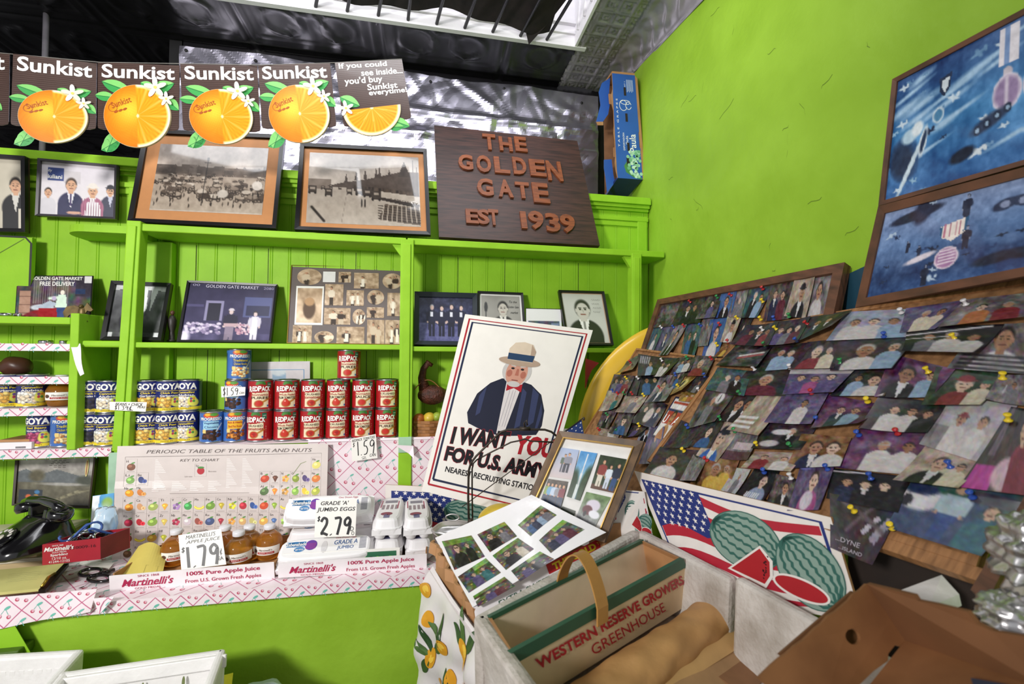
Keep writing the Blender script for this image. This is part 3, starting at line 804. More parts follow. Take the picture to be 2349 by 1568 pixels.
# ------------------------------------------------------------------ hand-written price slips
CARD = mat('white_card', 'f4f0ea', 0.5, noise=0.02); PEN = flat('141216', 0.4)
HAND = {'1': [[(.5, 1), (.42, 0)]], '7': [[(.05, .93), (.95, 1), (.45, 0)]], '9': [[(.9, .8), (.6, 1), (.15, .8), (.2, .55), (.6, .5), (.95, .85), (.8, .4), (.6, 0)]],
        '2': [[(.05, .75), (.35, 1), (.8, .9), (.8, .6), (.05, .05), (.4, .12), (.95, .0)]], '5': [[(.9, 1), (.3, .95), (.2, .58), (.6, .62), (.85, .35), (.6, .03), (.1, .02)]],
        '3': [[(.1, .92), (.6, 1), (.8, .8), (.45, .55), (.85, .4), (.7, .08), (.1, .02)]], '6': [[(.8, 1), (.3, .6), (.15, .2), (.5, 0), (.85, .2), (.6, .45), (.2, .3)]],
        '$': [[(.9, .8), (.5, .9), (.2, .7), (.8, .35), (.5, .1), (.1, .2)], [(.6, 1.1), (.4, -.1)]], '.': [[(.4, .04), (.55, .0)]], 'c': [[(.8, .8), (.3, .7), (.2, .2), (.8, .2)], [(.7, 1.1), (.3, -.1)]]}
def hand(mb, S, s, u0, v0, u1, v1, wd, m=None, off=.0006):
    n = sum(.45 if ch in '1.' else 1 for ch in s); x = u0; st = (u1-u0)/n
    for ch in s:
        w = st*(.45 if ch in '1.' else 1)
        for pl in HAND[ch]:
            pts = []
            for i in range(len(pl)-1):
                for k in range(4):
                    t = k/4; pts.append((pl[i][0]*(1-t)+pl[i+1][0]*t, pl[i][1]*(1-t)+pl[i+1][1]*t))
            pts.append(pl[-1])
            for _ in range(2):
                pts = [pts[0]]+[((a[0]+2*b[0]+c[0])/4, (a[1]+2*b[1]+c[1])/4) for a, b, c in zip(pts, pts[1:], pts[2:])]+[pts[-1]]
            mb.stroke(S, [(x+w*(.08+.84*p[0]), v0+(v1-v0)*p[1]) for p in pts], wd, m or PEN, off)
        x += w
def slip(S, label, group='hand-written price cards'):
    c = S(.5, 0); o = thing('price_card', label, 'price card', c, group)
    mb = MB(); slab(mb, S, .0008, CARD, 0, 8, 2); mb.build('card', o); return o
S = Q(Plane((0, YS-.028, 0), (0, 1, 0)), (251, 921), (337, 922), (334, 944), (252, 940))
o = slip(S, 'white slip priced 1.39 for beans, stuck across the left green post')
mb = MB(); mb.text(S, 'BEANS + CHICK', .16, .58, .9, .9, PEN, shear=.3); hand(mb, S, '$1.39c', .12, .1, .62, .55, .0016); mb.text(S, 'PEAS', .76, .35, .98, .6, PEN, shear=.3); mb.text(S, 'CAN', .5, .02, .64, .18, PEN, shear=.3); mb.build('lettering', o)
S = Q(Plane((0, 1.858, 0), (0, 1, 0)), (507, 886), (564, 887), (563, 906), (508, 911), lambda u, v: .004*u)
o = slip(S, 'white slip priced 1.59 between the stacked blue soup cans')
mb = MB(); hand(mb, S, '$1.59', .04, .12, .72, .9, .0022); mb.text(S, 'CAN', .76, .2, .97, .45, PEN, shear=.3); mb.build('lettering', o)
S = Q(Plane((0, 1.822, 0), (0, 1, 0)), (805, 1006), (862, 995), (866, 1050), (808, 1058))
o = slip(S, 'white card priced 1.59 hanging below the red tomato cans')
mb = MB(); mb.text(S, 'REDPACK TOMATOES', .04, .84, .96, .95, PEN, shear=.3); hand(mb, S, '1.59', .2, .22, .95, .82, .0034); hand(mb, S, '$', .04, .62, .16, .8, .0016); mb.text(S, 'CAN', .7, .1, .95, .22, PEN, shear=.3); hand(mb, S, '2', .34, .04, .6, .14, .0012); mb.build('lettering', o)

# ------------------------------------------------------------------ framed pictures on the shelves
BLACKW = mat('black_frame_wood', '151317', 0.35, noise=0.1)
TANMAT = flat('c98a55', 0.6); WHITEMAT = flat('eceae8', 0.6)
class Raised:
    def __init__(s, S, d): s.S = S; s.d = d; s.w = S.w; s.h = S.h; s.n = S.n
    def __call__(s, u, v, off=0.0): return s.S(u, v, off+s.d)
def framed(label, S, arr, fw=.012, th=.010, fm=None, matm=None, inset=0.0, cat='framed picture', group=None, gl=None, name='picture_frame', prof=.002, letters=None):
    c = S(.5, 0); o = thing(name, label, cat, c, group)
    mb = MB(); rails(mb, S, fw, th, fm or BLACKW, .008, prof); mb.build('frame', o)
    mb = MB(); slab(mb, S, .006, mat('backing_board', '6b5138', .8), -.002); mb.build('backing', o)
    a, b = (fw)/S.w, (fw)/S.h
    if matm:
        mb = MB(); mb.rect(S, a*.8, b*.8, 1-a*.8, 1-b*.8, matm, .0008); mb.build('mat_board', o)
    a, b = (fw*.9+inset)/S.w, (fw*.9+inset)/S.h
    mb = MB(); sheet(mb, S.sub(a, b, 1-a, 1-b), arr, gl or GLASSED, .0016)
    if letters: letters(mb, Raised(S.sub(a, b, 1-a, 1-b), .0016))
    mb.build('photo', o); return o
SEP = ['2a2019', '3d3026', '54453a', '8a7a6c', 'a89888', 'c4b6a8']
def market(w=150, h=92):
    c = Cv(w, h, '8d7c70'); c.grad('93857c', 'b3a498', .55, 1); c.grad('a49384', 'b5a595', 0, .55)
    c.noise(.10, 5, 4, v0=.5); q = random.Random(5)
    c.rect(0, .53, 1, .66, '6a5a4e'); u = 0
    for _ in range(16): wd = q.uniform(.04, .1); c.rect(u, .55, u+wd, q.uniform(.62, .71), q.choice(['5d4e43', '75655a', '4d4037'])); u += wd
    for i in range(15): c.poly([(i*.07, .64), (i*.07+.02, .66+.02*(i % 3)), (i*.07+.06, .64)], '5a4a40')
    for i in range(120):
        v = q.uniform(.18, .55); sz = .02+(.55-v)*.13; u = q.random(); 
        if v < .38 and (u < .12): continue
        c.rect(u-sz*.8, v, u+sz*.8, v+sz*.9, q.choice(SEP[:4]), .9)
        c.ell(u, v+sz*.9, sz*.75, sz*.5, q.choice(SEP[1:]), .3)
        for k in (-.5, .5): c.ell(u+k*sz, v, sz*.28, sz*.38, '2a2019', .3); c.ell(u+k*sz, v, sz*.16, sz*.22, '8a7a6c', .4)
    for i in range(46): u, v = q.random(), q.uniform(.08, .4); c.ell(u, v, .006, .03, q.choice(SEP[:2]), .5)
    c.line(.44, .1, .45, .78, .006, '1d1613'); c.line(.42, .74, .48, .74, .005, '1d1613'); c.ell(.45, .79, .012, .03, '2a201a')
    c.ell(.62, .28, .05, .06, 'c9beb4'); c.ell(.93, .42, .05, .07, 'd5cbc2'); c.grad('c3b4a6', 'cbbdb0', 0, .02)
    return c.noise(.10, 20, 6).a
def street(w=140, h=92):
    c = Cv(w, h, 'a79a90'); c.grad('9b8f88', 'c2b6ac', .5, 1); c.noise(.08, 5, 8, v0=.5); c.grad('ab9e93', 'b9aca0', 0, .52); q = random.Random(9)
    c.rect(0, .48, .2, .62, '7a6c62')
    c.poly([(.15, .52), (.4, .50), (1, .36), (1, .78), (.8, .76), (.5, .64), (.3, .58)], '4a3d36')
    for u, b, t in ((.33, .58, .72), (.42, .62, .76), (.5, .64, .80), (.6, .66, .83), (.63, .66, .86), (.72, .7, .8), (.86, .72, .95)): c.poly([(u-.018, b), (u, t), (u+.018, b)], '40342e')
    c.poly([(.80, .70), (.86, .93), (.92, .70)], '3a2f29'); c.line(.94, .4, .945, .95, .005, '2a211c'); c.line(.975, .4, .98, .85, .004, '2a211c')
    for i in range(18): c.rect(.4+i*.032, .47-i*.006, .42+i*.032, .55-i*.004, q.choice(SEP[:3]))
    c.poly([(.62, .40), (1, .31), (1, .42), (.62, .48)], 'b3a69a'); c.poly([(.62, .36), (1, .25), (1, .31), (.62, .40)], '332924')
    for u, v, s in ((.04, .47, .05), (.18, .44, .05), (.13, .5, .025), (.2, .52, .02), (.28, .5, .02), (.36, .46, .04), (.45, .47, .05), (.52, .45, .05), (.6, .42, .06)):
        c.rect(u-s*.7, v-s, u+s*.7, v+s, '3a302a'); c.rect(u-s*.4, v, u+s*.4, v+s*.6, '9a8c80'); c.ell(u-s*.5, v-s, s*.2, s*.35, '1d1613'); c.ell(u+s*.5, v-s, s*.2, s*.35, '1d1613')
    for u in (.47, .5): c.ell(u, .3, .008, .06, '2a211c', .4)
    c.poly([(.62, .08), (1, .02), (1, .26), (.68, .30)], '5a4c42')
    for k in range(6): c.line(.62, .1+k*.035, 1, .05+k*.035, .006, '2a211c')
    for k in range(9): c.line(.65+k*.045, .06, .67+k*.04, .28, .006, 'c2b4a6')
    c.line(.04, .22, .15, .03, .016, '241c18'); c.line(.3, .02, .34, .45, .003, '8d8076')
    return c.noise(.08, 20, 3).a
def bust_photo(w, h, bgc, u, v, r, coat, **k):
    c = Cv(w, h, bgc); c.noise(.06, 3, 4); c.bust(u, v, r, coat, **k); return c.noise(.03, 20, 2).a

topl = lean(1.885, 2.036, 1.975, 2.42)
S = Q(topl, (335, 300), (655, 313), (635, 527), (296, 511))
framed('large framed sepia photo of wagons crowding a market square, behind hanging orange cards', S, market(), .016, .012, matm=TANMAT, inset=.045)
S = Q(topl, (690, 331), (979, 345), (988, 541), (677, 529))
framed('large framed sepia photo of a wide street with trucks and spires', S, street(), .016, .012, matm=TANMAT, inset=.024, letters=lambda mb, S: mb.text(S, 'A SPECIALTY', .72, .36, .98, .39, flat('4a3d36'), skew=-.06))
c = Cv(90, 66, 'dcd6dc'); c.grad('d9d2da', 'ece6e8'); c.rect(.08, .66, .30, .90, '3a4a86'); c.rect(.3, .62, .52, .86, 'cfc8cc')
c.bust(.10, .42, .075, 'd8d4da'); c.bust(.93, .52, .085, '3a3a52', hair='3a3a44', hat='2c2c38', shirt='c8c8dc'); c.bust(.40, .58, .115, '2b2b52', shirt='e6e2ea', tie='4a3a68', hair='4a3c34')
c.bust(.69, .50, .105, 'b06a86', hair='cfc4bc', hat='e8e0d8', shirt='f0ecee'); c.poly([(.58, .0), (.82, .0), (.78, .28), (.62, .28)], 'f0ecf0'); c.ell(.45, .06, .1, .03, 'd8a890')
for k in range(9): c.line(.53+k*.035, 0, .55+k*.033, .34, .006, '8a4a6a')
PB = Plane((0, 1.972, 0), (0, 1, 0))
S = Q(PB, (92, 365), (272, 381), (269, 504), (86, 496))
framed('framed colour photo of a man in a suit shaking hands with a shopkeeper', S, c.noise(.02, 20, 1).a, .008, .012, mat('grey_frame', '3f3b42', .4), letters=lambda mb, S: (mb.text(S, 'dy', .09, .80, .14, .87, W_), mb.text(S, 'iuliani', .09, .69, .28, .77, W_, bold=.02)))
c = Cv(60, 70, 'cfc6b4'); c.noise(.08, 4, 3); c.bust(.86, .62, .10, '18161a', hair='1c1816', shirt='d8d4cc'); c.rect(.9, .0, .98, .3, 'd8d0c0')
S = Q(Plane((0, 1.962, 0), (0, 1, 0)), (-90, 350), (64, 361), (65, 534), (-90, 532))
framed('black framed photo of a man in dark suit, cut by the left edge', S, c.a, .014, .014)
S = Q(Plane((0, 1.952, 0), (0, 1, 0)), (-60, 536), (74, 545), (66, 742), (-60, 742))
o = thing('cupboard_door', 'flat lime green board with dark edge at the far left above the box shelf', 'board', S(.5, 0))
mb = MB(); slab(mb, S, .018, GREEN); mb.build('panel', o)
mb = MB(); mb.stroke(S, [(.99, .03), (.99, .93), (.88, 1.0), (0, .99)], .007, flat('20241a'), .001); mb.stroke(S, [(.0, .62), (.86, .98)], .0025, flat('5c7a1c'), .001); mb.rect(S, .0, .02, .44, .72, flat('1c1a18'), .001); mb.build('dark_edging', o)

midl = lean(1.905, 1.60, 1.985, 1.85)
c = Cv(96, 62, '54484e'); c.noise(.2, 7, 2, False); c.rect(.04, .1, .18, .66, 'b08a78')
for k in range(9): c.rect(.04, .12+k*.06, .18, .125+k*.06, '7a5a50')
for k in range(16): c.rect(.22+k*.03, .38, .235+k*.03, .95, '8d8484', .7)
c.rect(.78, .55, 1, .95, '3a3440'); c.rect(.9, .84, 1, 1, 'e4e0e4'); c.rect(.78, .60, .92, .72, '2c3a5a')
c.ell(.35, .30, .16, .07, 'c8ccd6'); c.poly([(.25, .3), (.45, .45), (.55, .38), (.46, .28)], 'aeb8c8')
c.ell(.38, .14, .22, .12, '8a1c24'); c.rect(.3, .02, .55, .28, '9a2028'); c.ell(.2, .1, .1, .09, '7a2a30'); c.ell(.15, .04, .07, .05, '1c181c'); c.ell(.45, .03, .1, .05, '1c181c')
c.poly([(.52, .30), (.68, .30), (.66, .58), (.55, .58)], 'd6ead8'); c.line(.55, .52, .44, .50, .03, 'd6ead8'); c.ell(.61, .63, .03, .05, 'efe6d8'); c.poly([(.56, .05), (.66, .05), (.68, .3), (.54, .3)], '3a4a7a'); c.ell(.5, .5, .03, .05, 'c0b0d0')
S = Q(lean(1.905, 1.686, 1.99, 1.9), (40, 631), (214, 632), (207, 739), (33, 738))
o = thing('shop_photograph', 'colour photo lettered FREE DELIVERY with a red delivery tricycle, on the box shelf', 'photo', S(.5, 0))
mb = MB(); slab(mb, S, .004, BLACKW); mb.build('mount', o)
mb = MB(); sheet(mb, S.sub(.01, .01, .985, .985), c.noise(.06, 20, 4).a, GLOSS, .0006); mb.text(S, 'GOLDEN GATE MARKET', .18, .895, .86, .97, W_, bold=.02); mb.text(S, 'FREE DELIVERY', .30, .77, .76, .86, W_, bold=.02); mb.build('print', o)
# framed black and white picture partly behind the green post
c = Cv(70, 66, '3c3c40'); c.noise(.25, 5, 3); c.rect(0, 0, .10, 1, 'c8c8cc'); c.rect(.88, 0, 1, 1, 'd4d4d8'); c.grad('77777c', '2a2a2e', .1, .9); c.rect(0, .92, 1, 1, 'd0d0d4'); c.noise(.2, 8, 5)
c.poly([(.5, .97), (.62, .97), (.66, .55), (.55, .4)], 'f2f2f6'); c.poly([(.7, .97), (.84, .97), (.72, .5)], 'dcdce2'); c.ell(.3, .3, .13, .16, '222226')
S = Q(midl, (259, 646), (396, 652), (373, 783), (234, 781))
framed('black framed monochrome picture standing half behind the left green post', S, c.a, .014, .012)
c = Cv(104, 72, '2a2448'); c.grad('2c2748', '37305c'); c.noise(.06, 8, 2); c.rect(.22, .35, .42, .70, '8a84a8'); c.rect(.245, .35, .395, .66, '1c1a30'); c.rect(.66, .42, .98, .78, '4f5484'); c.rect(.68, .45, .96, .62, '25264a'); c.rect(.0, .58, .2, .62, '4a4470')
for k in range(60):
    q = random.Random(k); c.ell(q.uniform(.02, .42), q.uniform(.12, .30), .02, .022, q.choice(['d8cce0', 'b8a8c8', '8a7aa0']), .4)
    c.ell(q.uniform(.60, .75), q.uniform(.12, .3), .014, .018, q.choice(['c89aac', 'a87890', 'd8c0cc']), .4)
c.person(.52, .0, .56, '1c1834', '8a7a90', 'd8c0c0', hat='d0c4d0'); c.rect(.45, .24, .62, .30, 'c0a0a8'); c.person(.80, .02, .5, 'cfc8d8', 'd8d0e0', 'd8c0c0', apron='efeaf4')
c.noise(.18, 6, 5, v0=0, v1=.12); c.ell(.04, .06, .05, .12, 'e4dcf0', .9)
S = Q(midl, (432, 645), (638, 654), (623, 786), (408, 785))
framed('black framed purple tinted photo of the market front with two people', S, c.a, .008, .010, letters=lambda mb, S: (mb.text(S, 'GOLDEN GATE MARKET', .19, .93, .80, .985, flat('d8d2e6')), mb.text(S, '2080', .86, .93, .98, .975, flat('a8a0c0')), mb.text(S, '00', .04, .95, .12, .99, flat('a8a0c0'))))
# collage board
S = Q(midl, (668.5, 608), (932, 613), (932, 791), (658, 787))
o = thing('collage_board', 'grey collage board of many small sepia shop photos on the middle shelf', 'collage', S(.5, 0))
mb = MB(); slab(mb, S, .006, flat('6a5f5e')); mb.build('board', o)
mb = MB(); rails(mb, S, .003, .003, mat('brass_strip', '9a7a3c', .4, .8)); mb.build('edge_strip', o)
cells = [('e', 30, 0, 215, 130), ('w', 225, 20, 320, 105), ('r', 345, 20, 440, 105), ('r', 465, 25, 660, 150), ('e', 690, 25, 850, 150), ('W', 40, 155, 225, 420), ('r', 245, 120, 385, 285), ('r', 410, 165, 545, 285), ('e', 570, 160, 705, 275), ('r', 730, 180, 860, 360), ('r', 245, 305, 445, 430), ('e', 460, 310, 560, 430), ('r', 570, 295, 705, 375), ('r', 20, 440, 160, 570), ('e', 180, 480, 325, 570), ('r', 345, 445, 555, 570), ('r', 575, 390, 710, 570), ('r', 715, 390, 860, 575)]
for i, (t, x0, y0, x1, y1) in enumerate(cells):
    u0, u1, v0, v1 = .02+x0/900, .02+x1/900, .955-y1/600, .955-y0/600
    G = S.sub(u0, v0, u1, v1); q = random.Random(i+40); mb = MB(); c = Cv(26, 24, 'b59a80')
    if t == 'w': mb.rect(G, 0, 0, 1, 1, flat('e6e2e4'), .001); mb.build('small_photo', o); continue
    c.noise(.30, 7, i)
    for k in range(1+i % 3):
        u = .35+.3*k; c.person(u, -.05, q.uniform(.8, .95), q.choice(['3a2a22', 'e4d4c0', 'cbb69e']), 'c8b49c' if k else '3a2c24', 'b8876a', '2a1c14', apron='efe4d4' if i % 2 else None)
    if t == 'W': mb.rect(G, -.06, -.06, 1.06, 1.06, flat('efece8'), .0008); c = Cv(26, 34, 'c8ac90'); c.noise(.3, 5, 9); c.ell(.5, .4, .25, .3, '5a4434'); c.ell(.5, .6, .2, .12, 'b08a64')
    A = c.a
    if t == 'e':
        nr, na = 7, 26; vs = [G(.5, .5, .001)]; cols = [A[12, 13]]
        for r_ in range(1, nr+1):
            for k in range(na):
                a = 2*math.pi*k/na; u, v = .5+.5*r_/nr*math.cos(a), .5+.5*r_/nr*math.sin(a); vs.append(G(u, v, .001)); cols.append(A[int((1-v)*(A.shape[0]-1)), int(u*(A.shape[1]-1))])
        fs = [(0, 1+k, 1+(k+1) % na) for k in range(na)] + [(1+r_*na+k, 1+(r_+1)*na+k, 1+(r_+1)*na+(k+1) % na, 1+r_*na+(k+1) % na) for r_ in range(nr-1) for k in range(na)]
        mb.add(vs, fs, INK, True, lin(np.array(cols)))
    else: sheet(mb, G, A, INK, .001)
    mb.build('small_photo', o)
# right bay
c = Cv(84, 58, '23264a'); c.grad('1c1f3e', '4c4d80'); c.noise(.2, 14, 3); c.poly([(0, 0), (1, 0), (1, .3), (0, .42)], '5a5a8c'); c.noise(.14, 20, 5, v0=0, v1=.4)
for u, h in ((.24, .70), (.42, .68), (.60, .72), (.78, .70)): c.person(u, .12, h, '181a38', '15162e', 'd8b8b0', 'b8b4bc' if u < .3 else '2a2630'); c.rect(u-.025, .55, u+.025, .66, 'e2e0f0')
S = Q(midl, (951, 671), (1094, 675), (1094, 794), (950, 792))
framed('wide dark blue frame with photo of four men in dinner jackets', S, c.a, .020, .014, mat('dark_teal_frame', '14212a', .35), prof=.008)
midr = lean(1.90, 1.594, 1.985, 1.85)
c = Cv(56, 64, 'a09c98'); c.noise(.1, 3, 2); c.rect(.0, 0, 1, .2, '8a8682'); c.bust(.55, .72, .13, '3a3838', skin='c4bcb4', hair='2a2828', shirt='dcd8d4', tie='4a4848'); c.ell(.12, .75, .045, .11, '3a3a3c'); c.line(.12, .64, .12, 0, .012, '4a4a4c')
S = Q(midr, (1095, 669), (1199, 673), (1208, 796), (1095, 795))
framed('black framed signed photo of a man beside a microphone', S, c.a, .010, .010, matm=WHITEMAT, inset=.008, letters=lambda mb, S: (mb.text(S, 'To the', .72, .85, .92, .9, PEN, shear=.4), mb.text(S, 'Golden Gate', .68, .74, .96, .79, PEN, shear=.4), mb.text(S, 'market', .74, .62, .94, .67, PEN, shear=.4)))
c = Cv(60, 50, 'e6e4e6'); c.rect(.06, .0, .94, .66, '4a5266'); c.noise(.16, 9, 4, False, v1=.66); c.ell(.22, .46, .09, .12, 'c0c4c8'); c.ell(.22, .46, .07, .095, '6a7078'); c.ell(.6, .4, .12, .14, 'd8b848'); c.ell(.55, .42, .06, .1, 'c03848'); c.rect(.7, .3, .92, .6, '7a8aa8')
S = Q(midr, (1206, 706), (1287, 708), (1292, 792), (1206, 792))
o = thing('photo_card', 'small white bordered colour photo between two black framed portraits', 'photo', S(.5, 0))
mb = MB(); slab(mb, S, .003, BLACKW); mb.build('mount', o); mb = MB(); sheet(mb, S.sub(.01, .01, .99, .98), c.a, GLOSS, .0006); mb.build('print', o)
c = Cv(56, 70, 'c6c4c2'); c.noise(.05, 3, 4); c.bust(.46, .66, .17, '1c1b1e', skin='c8c2bc', hair='1a181a', shirt='eceae8', tie='8a8886')
S = Q(lean(1.885, 1.594, 1.975, 1.85), (1280, 667), (1384, 670), (1406, 793), (1300, 792))
framed('black framed black and white portrait of a dark haired man, right end of shelf', S, c.a, .010, .011, matm=flat('c8a884'), inset=.005, letters=lambda mb, S: [mb.stroke(S, [(.72+.22*i/14, .88-k*.085+.016*math.sin(i*1.9+k*2)*(1+.5*math.sin(i*.7))) for i in range(15-3*(k % 2))], .0007, PEN, .0009) for k in range(4)])
# print behind the red cans
S = Q(Plane((0, 1.992, 0), (0, 1, 0)), (571, 830), (711, 828), (711, 1000), (571, 1000))
o = thing('paper_print', 'pale paper print with a blue border line behind the red cans', 'print', S(.5, 0))
c = Cv(50, 50, 'cfc8cc'); c.grad('d3ccd0', 'c2bcc0'); c.noise(.04, 4, 2); c.ell(.48, .74, .2, .025, '7d9cb8'); c.rect(.37, .76, .60, .84, '8aa8c2'); c.ell(.48, .86, .12, .05, 'c8d0d6'); c.noise(.05, 12, 3)
mb = MB(); slab(mb, S, .001, CARD); sheet(mb, S, c.a, INK, .0004); mb.stroke(S, [(.0, .89), (.90, .89), (.90, 0)], .0035, flat('5c8fbc'), .0008); mb.build('sheet', o)

# ------------------------------------------------------------------ carved wooden sign
WOOD = mat('dark_walnut', '4a2f2a', 0.45, noise=0.25, scale=5, stretch=(2, 2, 26), h2='2a1d1c', detail=8)
LETW = mat('letter_wood', '8e4c28', 0.5, noise=0.25, scale=9, stretch=(2, 2, 14), h2='6e3a22')
S = Q(lean(1.875, 2.036, 1.985, 2.42), (996, 287), (1324, 323), (1376, 563), (1007, 543))
o = thing('wooden_sign', 'dark wooden sign with raised carved letters, standing on the top shelf', 'sign', S(.5, 0))
mb = MB(); slab(mb, S, .022, WOOD); mb.build('board', o)
def scr(px, py):
    """board coordinates of a pixel of the photograph (crop of the sign)"""
    X, Y = px/2.614+900, py/2.614
    best = None; u, v = .5, .5
    for _ in range(12):
        e = 1e-3; p = S(u, v); 
        def pj(P):
            c = R3.transposed() @ (P-EYE); return Vector((PCX+FPX*c.x/-c.z, PCY-FPX*c.y/-c.z))
        f = pj(p)-Vector((X, Y)); du = (pj(S(u+e, v))-pj(p))/e; dv = (pj(S(u, v+e))-pj(p))/e
        D = du.x*dv.y-du.y*dv.x; u -= (f.x*dv.y-f.y*dv.x)/D; v -= (du.x*f.y-du.y*f.x)/D
    return u, v
for ch, x0, y0, x1, y1 in [('T', 542, 812, 618, 905), ('H', 640, 830, 716, 912), ('E', 733, 830, 803, 915), ('G', 395, 935, 482, 1025), ('O', 504, 940, 590, 1040), ('L', 610, 950, 700, 1045), ('D', 722, 952, 800, 1052), ('E', 822, 965, 915, 1062), ('N', 925, 975, 1012, 1090),
                           ('G', 507, 1078, 603, 1180), ('A', 632, 1085, 720, 1188), ('T', 738, 1100, 820, 1195), ('E', 840, 1105, 935, 1222), ('E', 440, 1260, 515, 1345), ('S', 510, 1262, 580, 1350), ('T', 575, 1263, 636, 1355), ('1', 768, 1275, 802, 1375), ('9', 815, 1272, 905, 1380), ('3', 918, 1285, 1000, 1395), ('9', 1005, 1292, 1092, 1400)]:
    a = scr(x0, y1); b = scr(x1, y0); c_ = scr(x1, y1); d_ = scr(x0, y0)
    mb = MB(); mb.text(S, ch, (a[0]+d_[0])/2, (a[1]+c_[1])/2, (b[0]+c_[0])/2, (b[1]+d_[1])/2, LETW, off=0, bold=.035, depth=.011); mb.build('letter', o)

# ------------------------------------------------------------------ orange advertising cards on a string
BROWN = mat('brown_ribbed_card', '43302a', 0.3, noise=0.08, coat=0.3)
BROWN2 = flat('54403a', .35); LEAF = flat('3a9a4c', .35); LEAFL = flat('7cc46a', .35); LEAFD = flat('1f6e3c', .35)
PETAL = flat('f5efe6', .35); PETALS = flat('d8cfc4', .35); PITH = flat('f7e6b8', .35)
ORTXT = flat('a8541c', .35); CARDEDGE = flat('d9c3a0', .6)
ORINK = printed('orange_print', 0.28, 0.35)
def orange_colour(x, y):
    """x, y within the unit disc: whole peel on the left half, cut flesh on the right"""
    r = math.hypot(x, y); n = math.sin(x*61+y*17)*math.sin(y*53-x*29)
    if x < 0:
        k = math.exp(-((x+.22)**2+(y-.18)**2)/.22)
        c = np.array([.93, .53, .08])*(1-k)+np.array([.985, .76, .22])*k
        return c*(1-.12*max(0, r-.6)/.4)+.02*n
    if r > .955: return np.array([.97, .93, .78])
    if r > .89: return np.array([.98, .80, .45])
    a = math.atan2(y, x); seg = abs(((a/math.pi*10/2) % 1)-.5)
    c = np.array([.95, .60, .10])+.05*math.sin(a*40+r*9)*np.array([.3, 1, .6])
    if seg > .47-.02/(r+.1): c = c*.55+.45*np.array([.99, .84, .5])
    if r < .07: c = np.array([.99, .92, .7])
    return c
def disc(mb, S, cu, cv, R, m, off, half=False):
    nr, na = 26, 80; vs = []; cols = []
    for i in range(nr+1):
        for k in range(na+1):
            a = (math.pi+math.pi*k/na) if half else (2*math.pi*k/na); r = i/nr
            x, y = r*math.cos(a), r*math.sin(a); vs.append(S(cu+x*R/S.w, cv+y*R/S.h, off))
            if half: cols.append(orange_colour(abs(y)+.001, x) if True else 0)
            else: cols.append(orange_colour(x, y))
    fs = [(i*(na+1)+k, (i+1)*(na+1)+k, (i+1)*(na+1)+k+1, i*(na+1)+k+1) for i in range(nr) for k in range(na)]
    mb.add(vs, fs, m, True, lin(np.clip(np.array(cols), 0, 1)))
def leaf(mb, S, cu, cv, L, wd, rot, off, m=LEAF):
    pts = []
    for k in range(9): t = k/8; pts.append((t-.5, math.sin(t*math.pi)**.8*.5*wd/L*(1.15-t*.3)))
    out = pts+[(p[0], -p[1]) for p in reversed(pts[1:-1])]
    f = lambda p: (cu+(p[0]*math.cos(rot)-p[1]*math.sin(rot))*L/S.w, cv+(p[0]*math.sin(rot)+p[1]*math.cos(rot))*L/S.h)
    mb.poly(S, [f(p) for p in out], m, off)
    mb.poly(S, [f(p) for p in pts+[(-.5, 0)]], LEAFL if m is LEAF else m, off+.0002)
    mb.stroke(S, [f((-.5, 0)), f((.5, 0))], L*.02, LEAFD, off+.0004)
def flower(mb, S, cu, cv, R, off):
    for k in range(5):
        a = k*2*math.pi/5+.4; x, y = math.cos(a)*R*.55, math.sin(a)*R*.55
        mb.ell(S, cu+x/S.w, cv+y/S.h, R*.55/S.w, R*.24/S.h, PETAL if k % 2 else PETALS, off+.0001*k, 14, a)
    mb.ell(S, cu, cv, R*.16/S.w, R*.16/S.h, flat('e8c860'), off+.0008, 10)
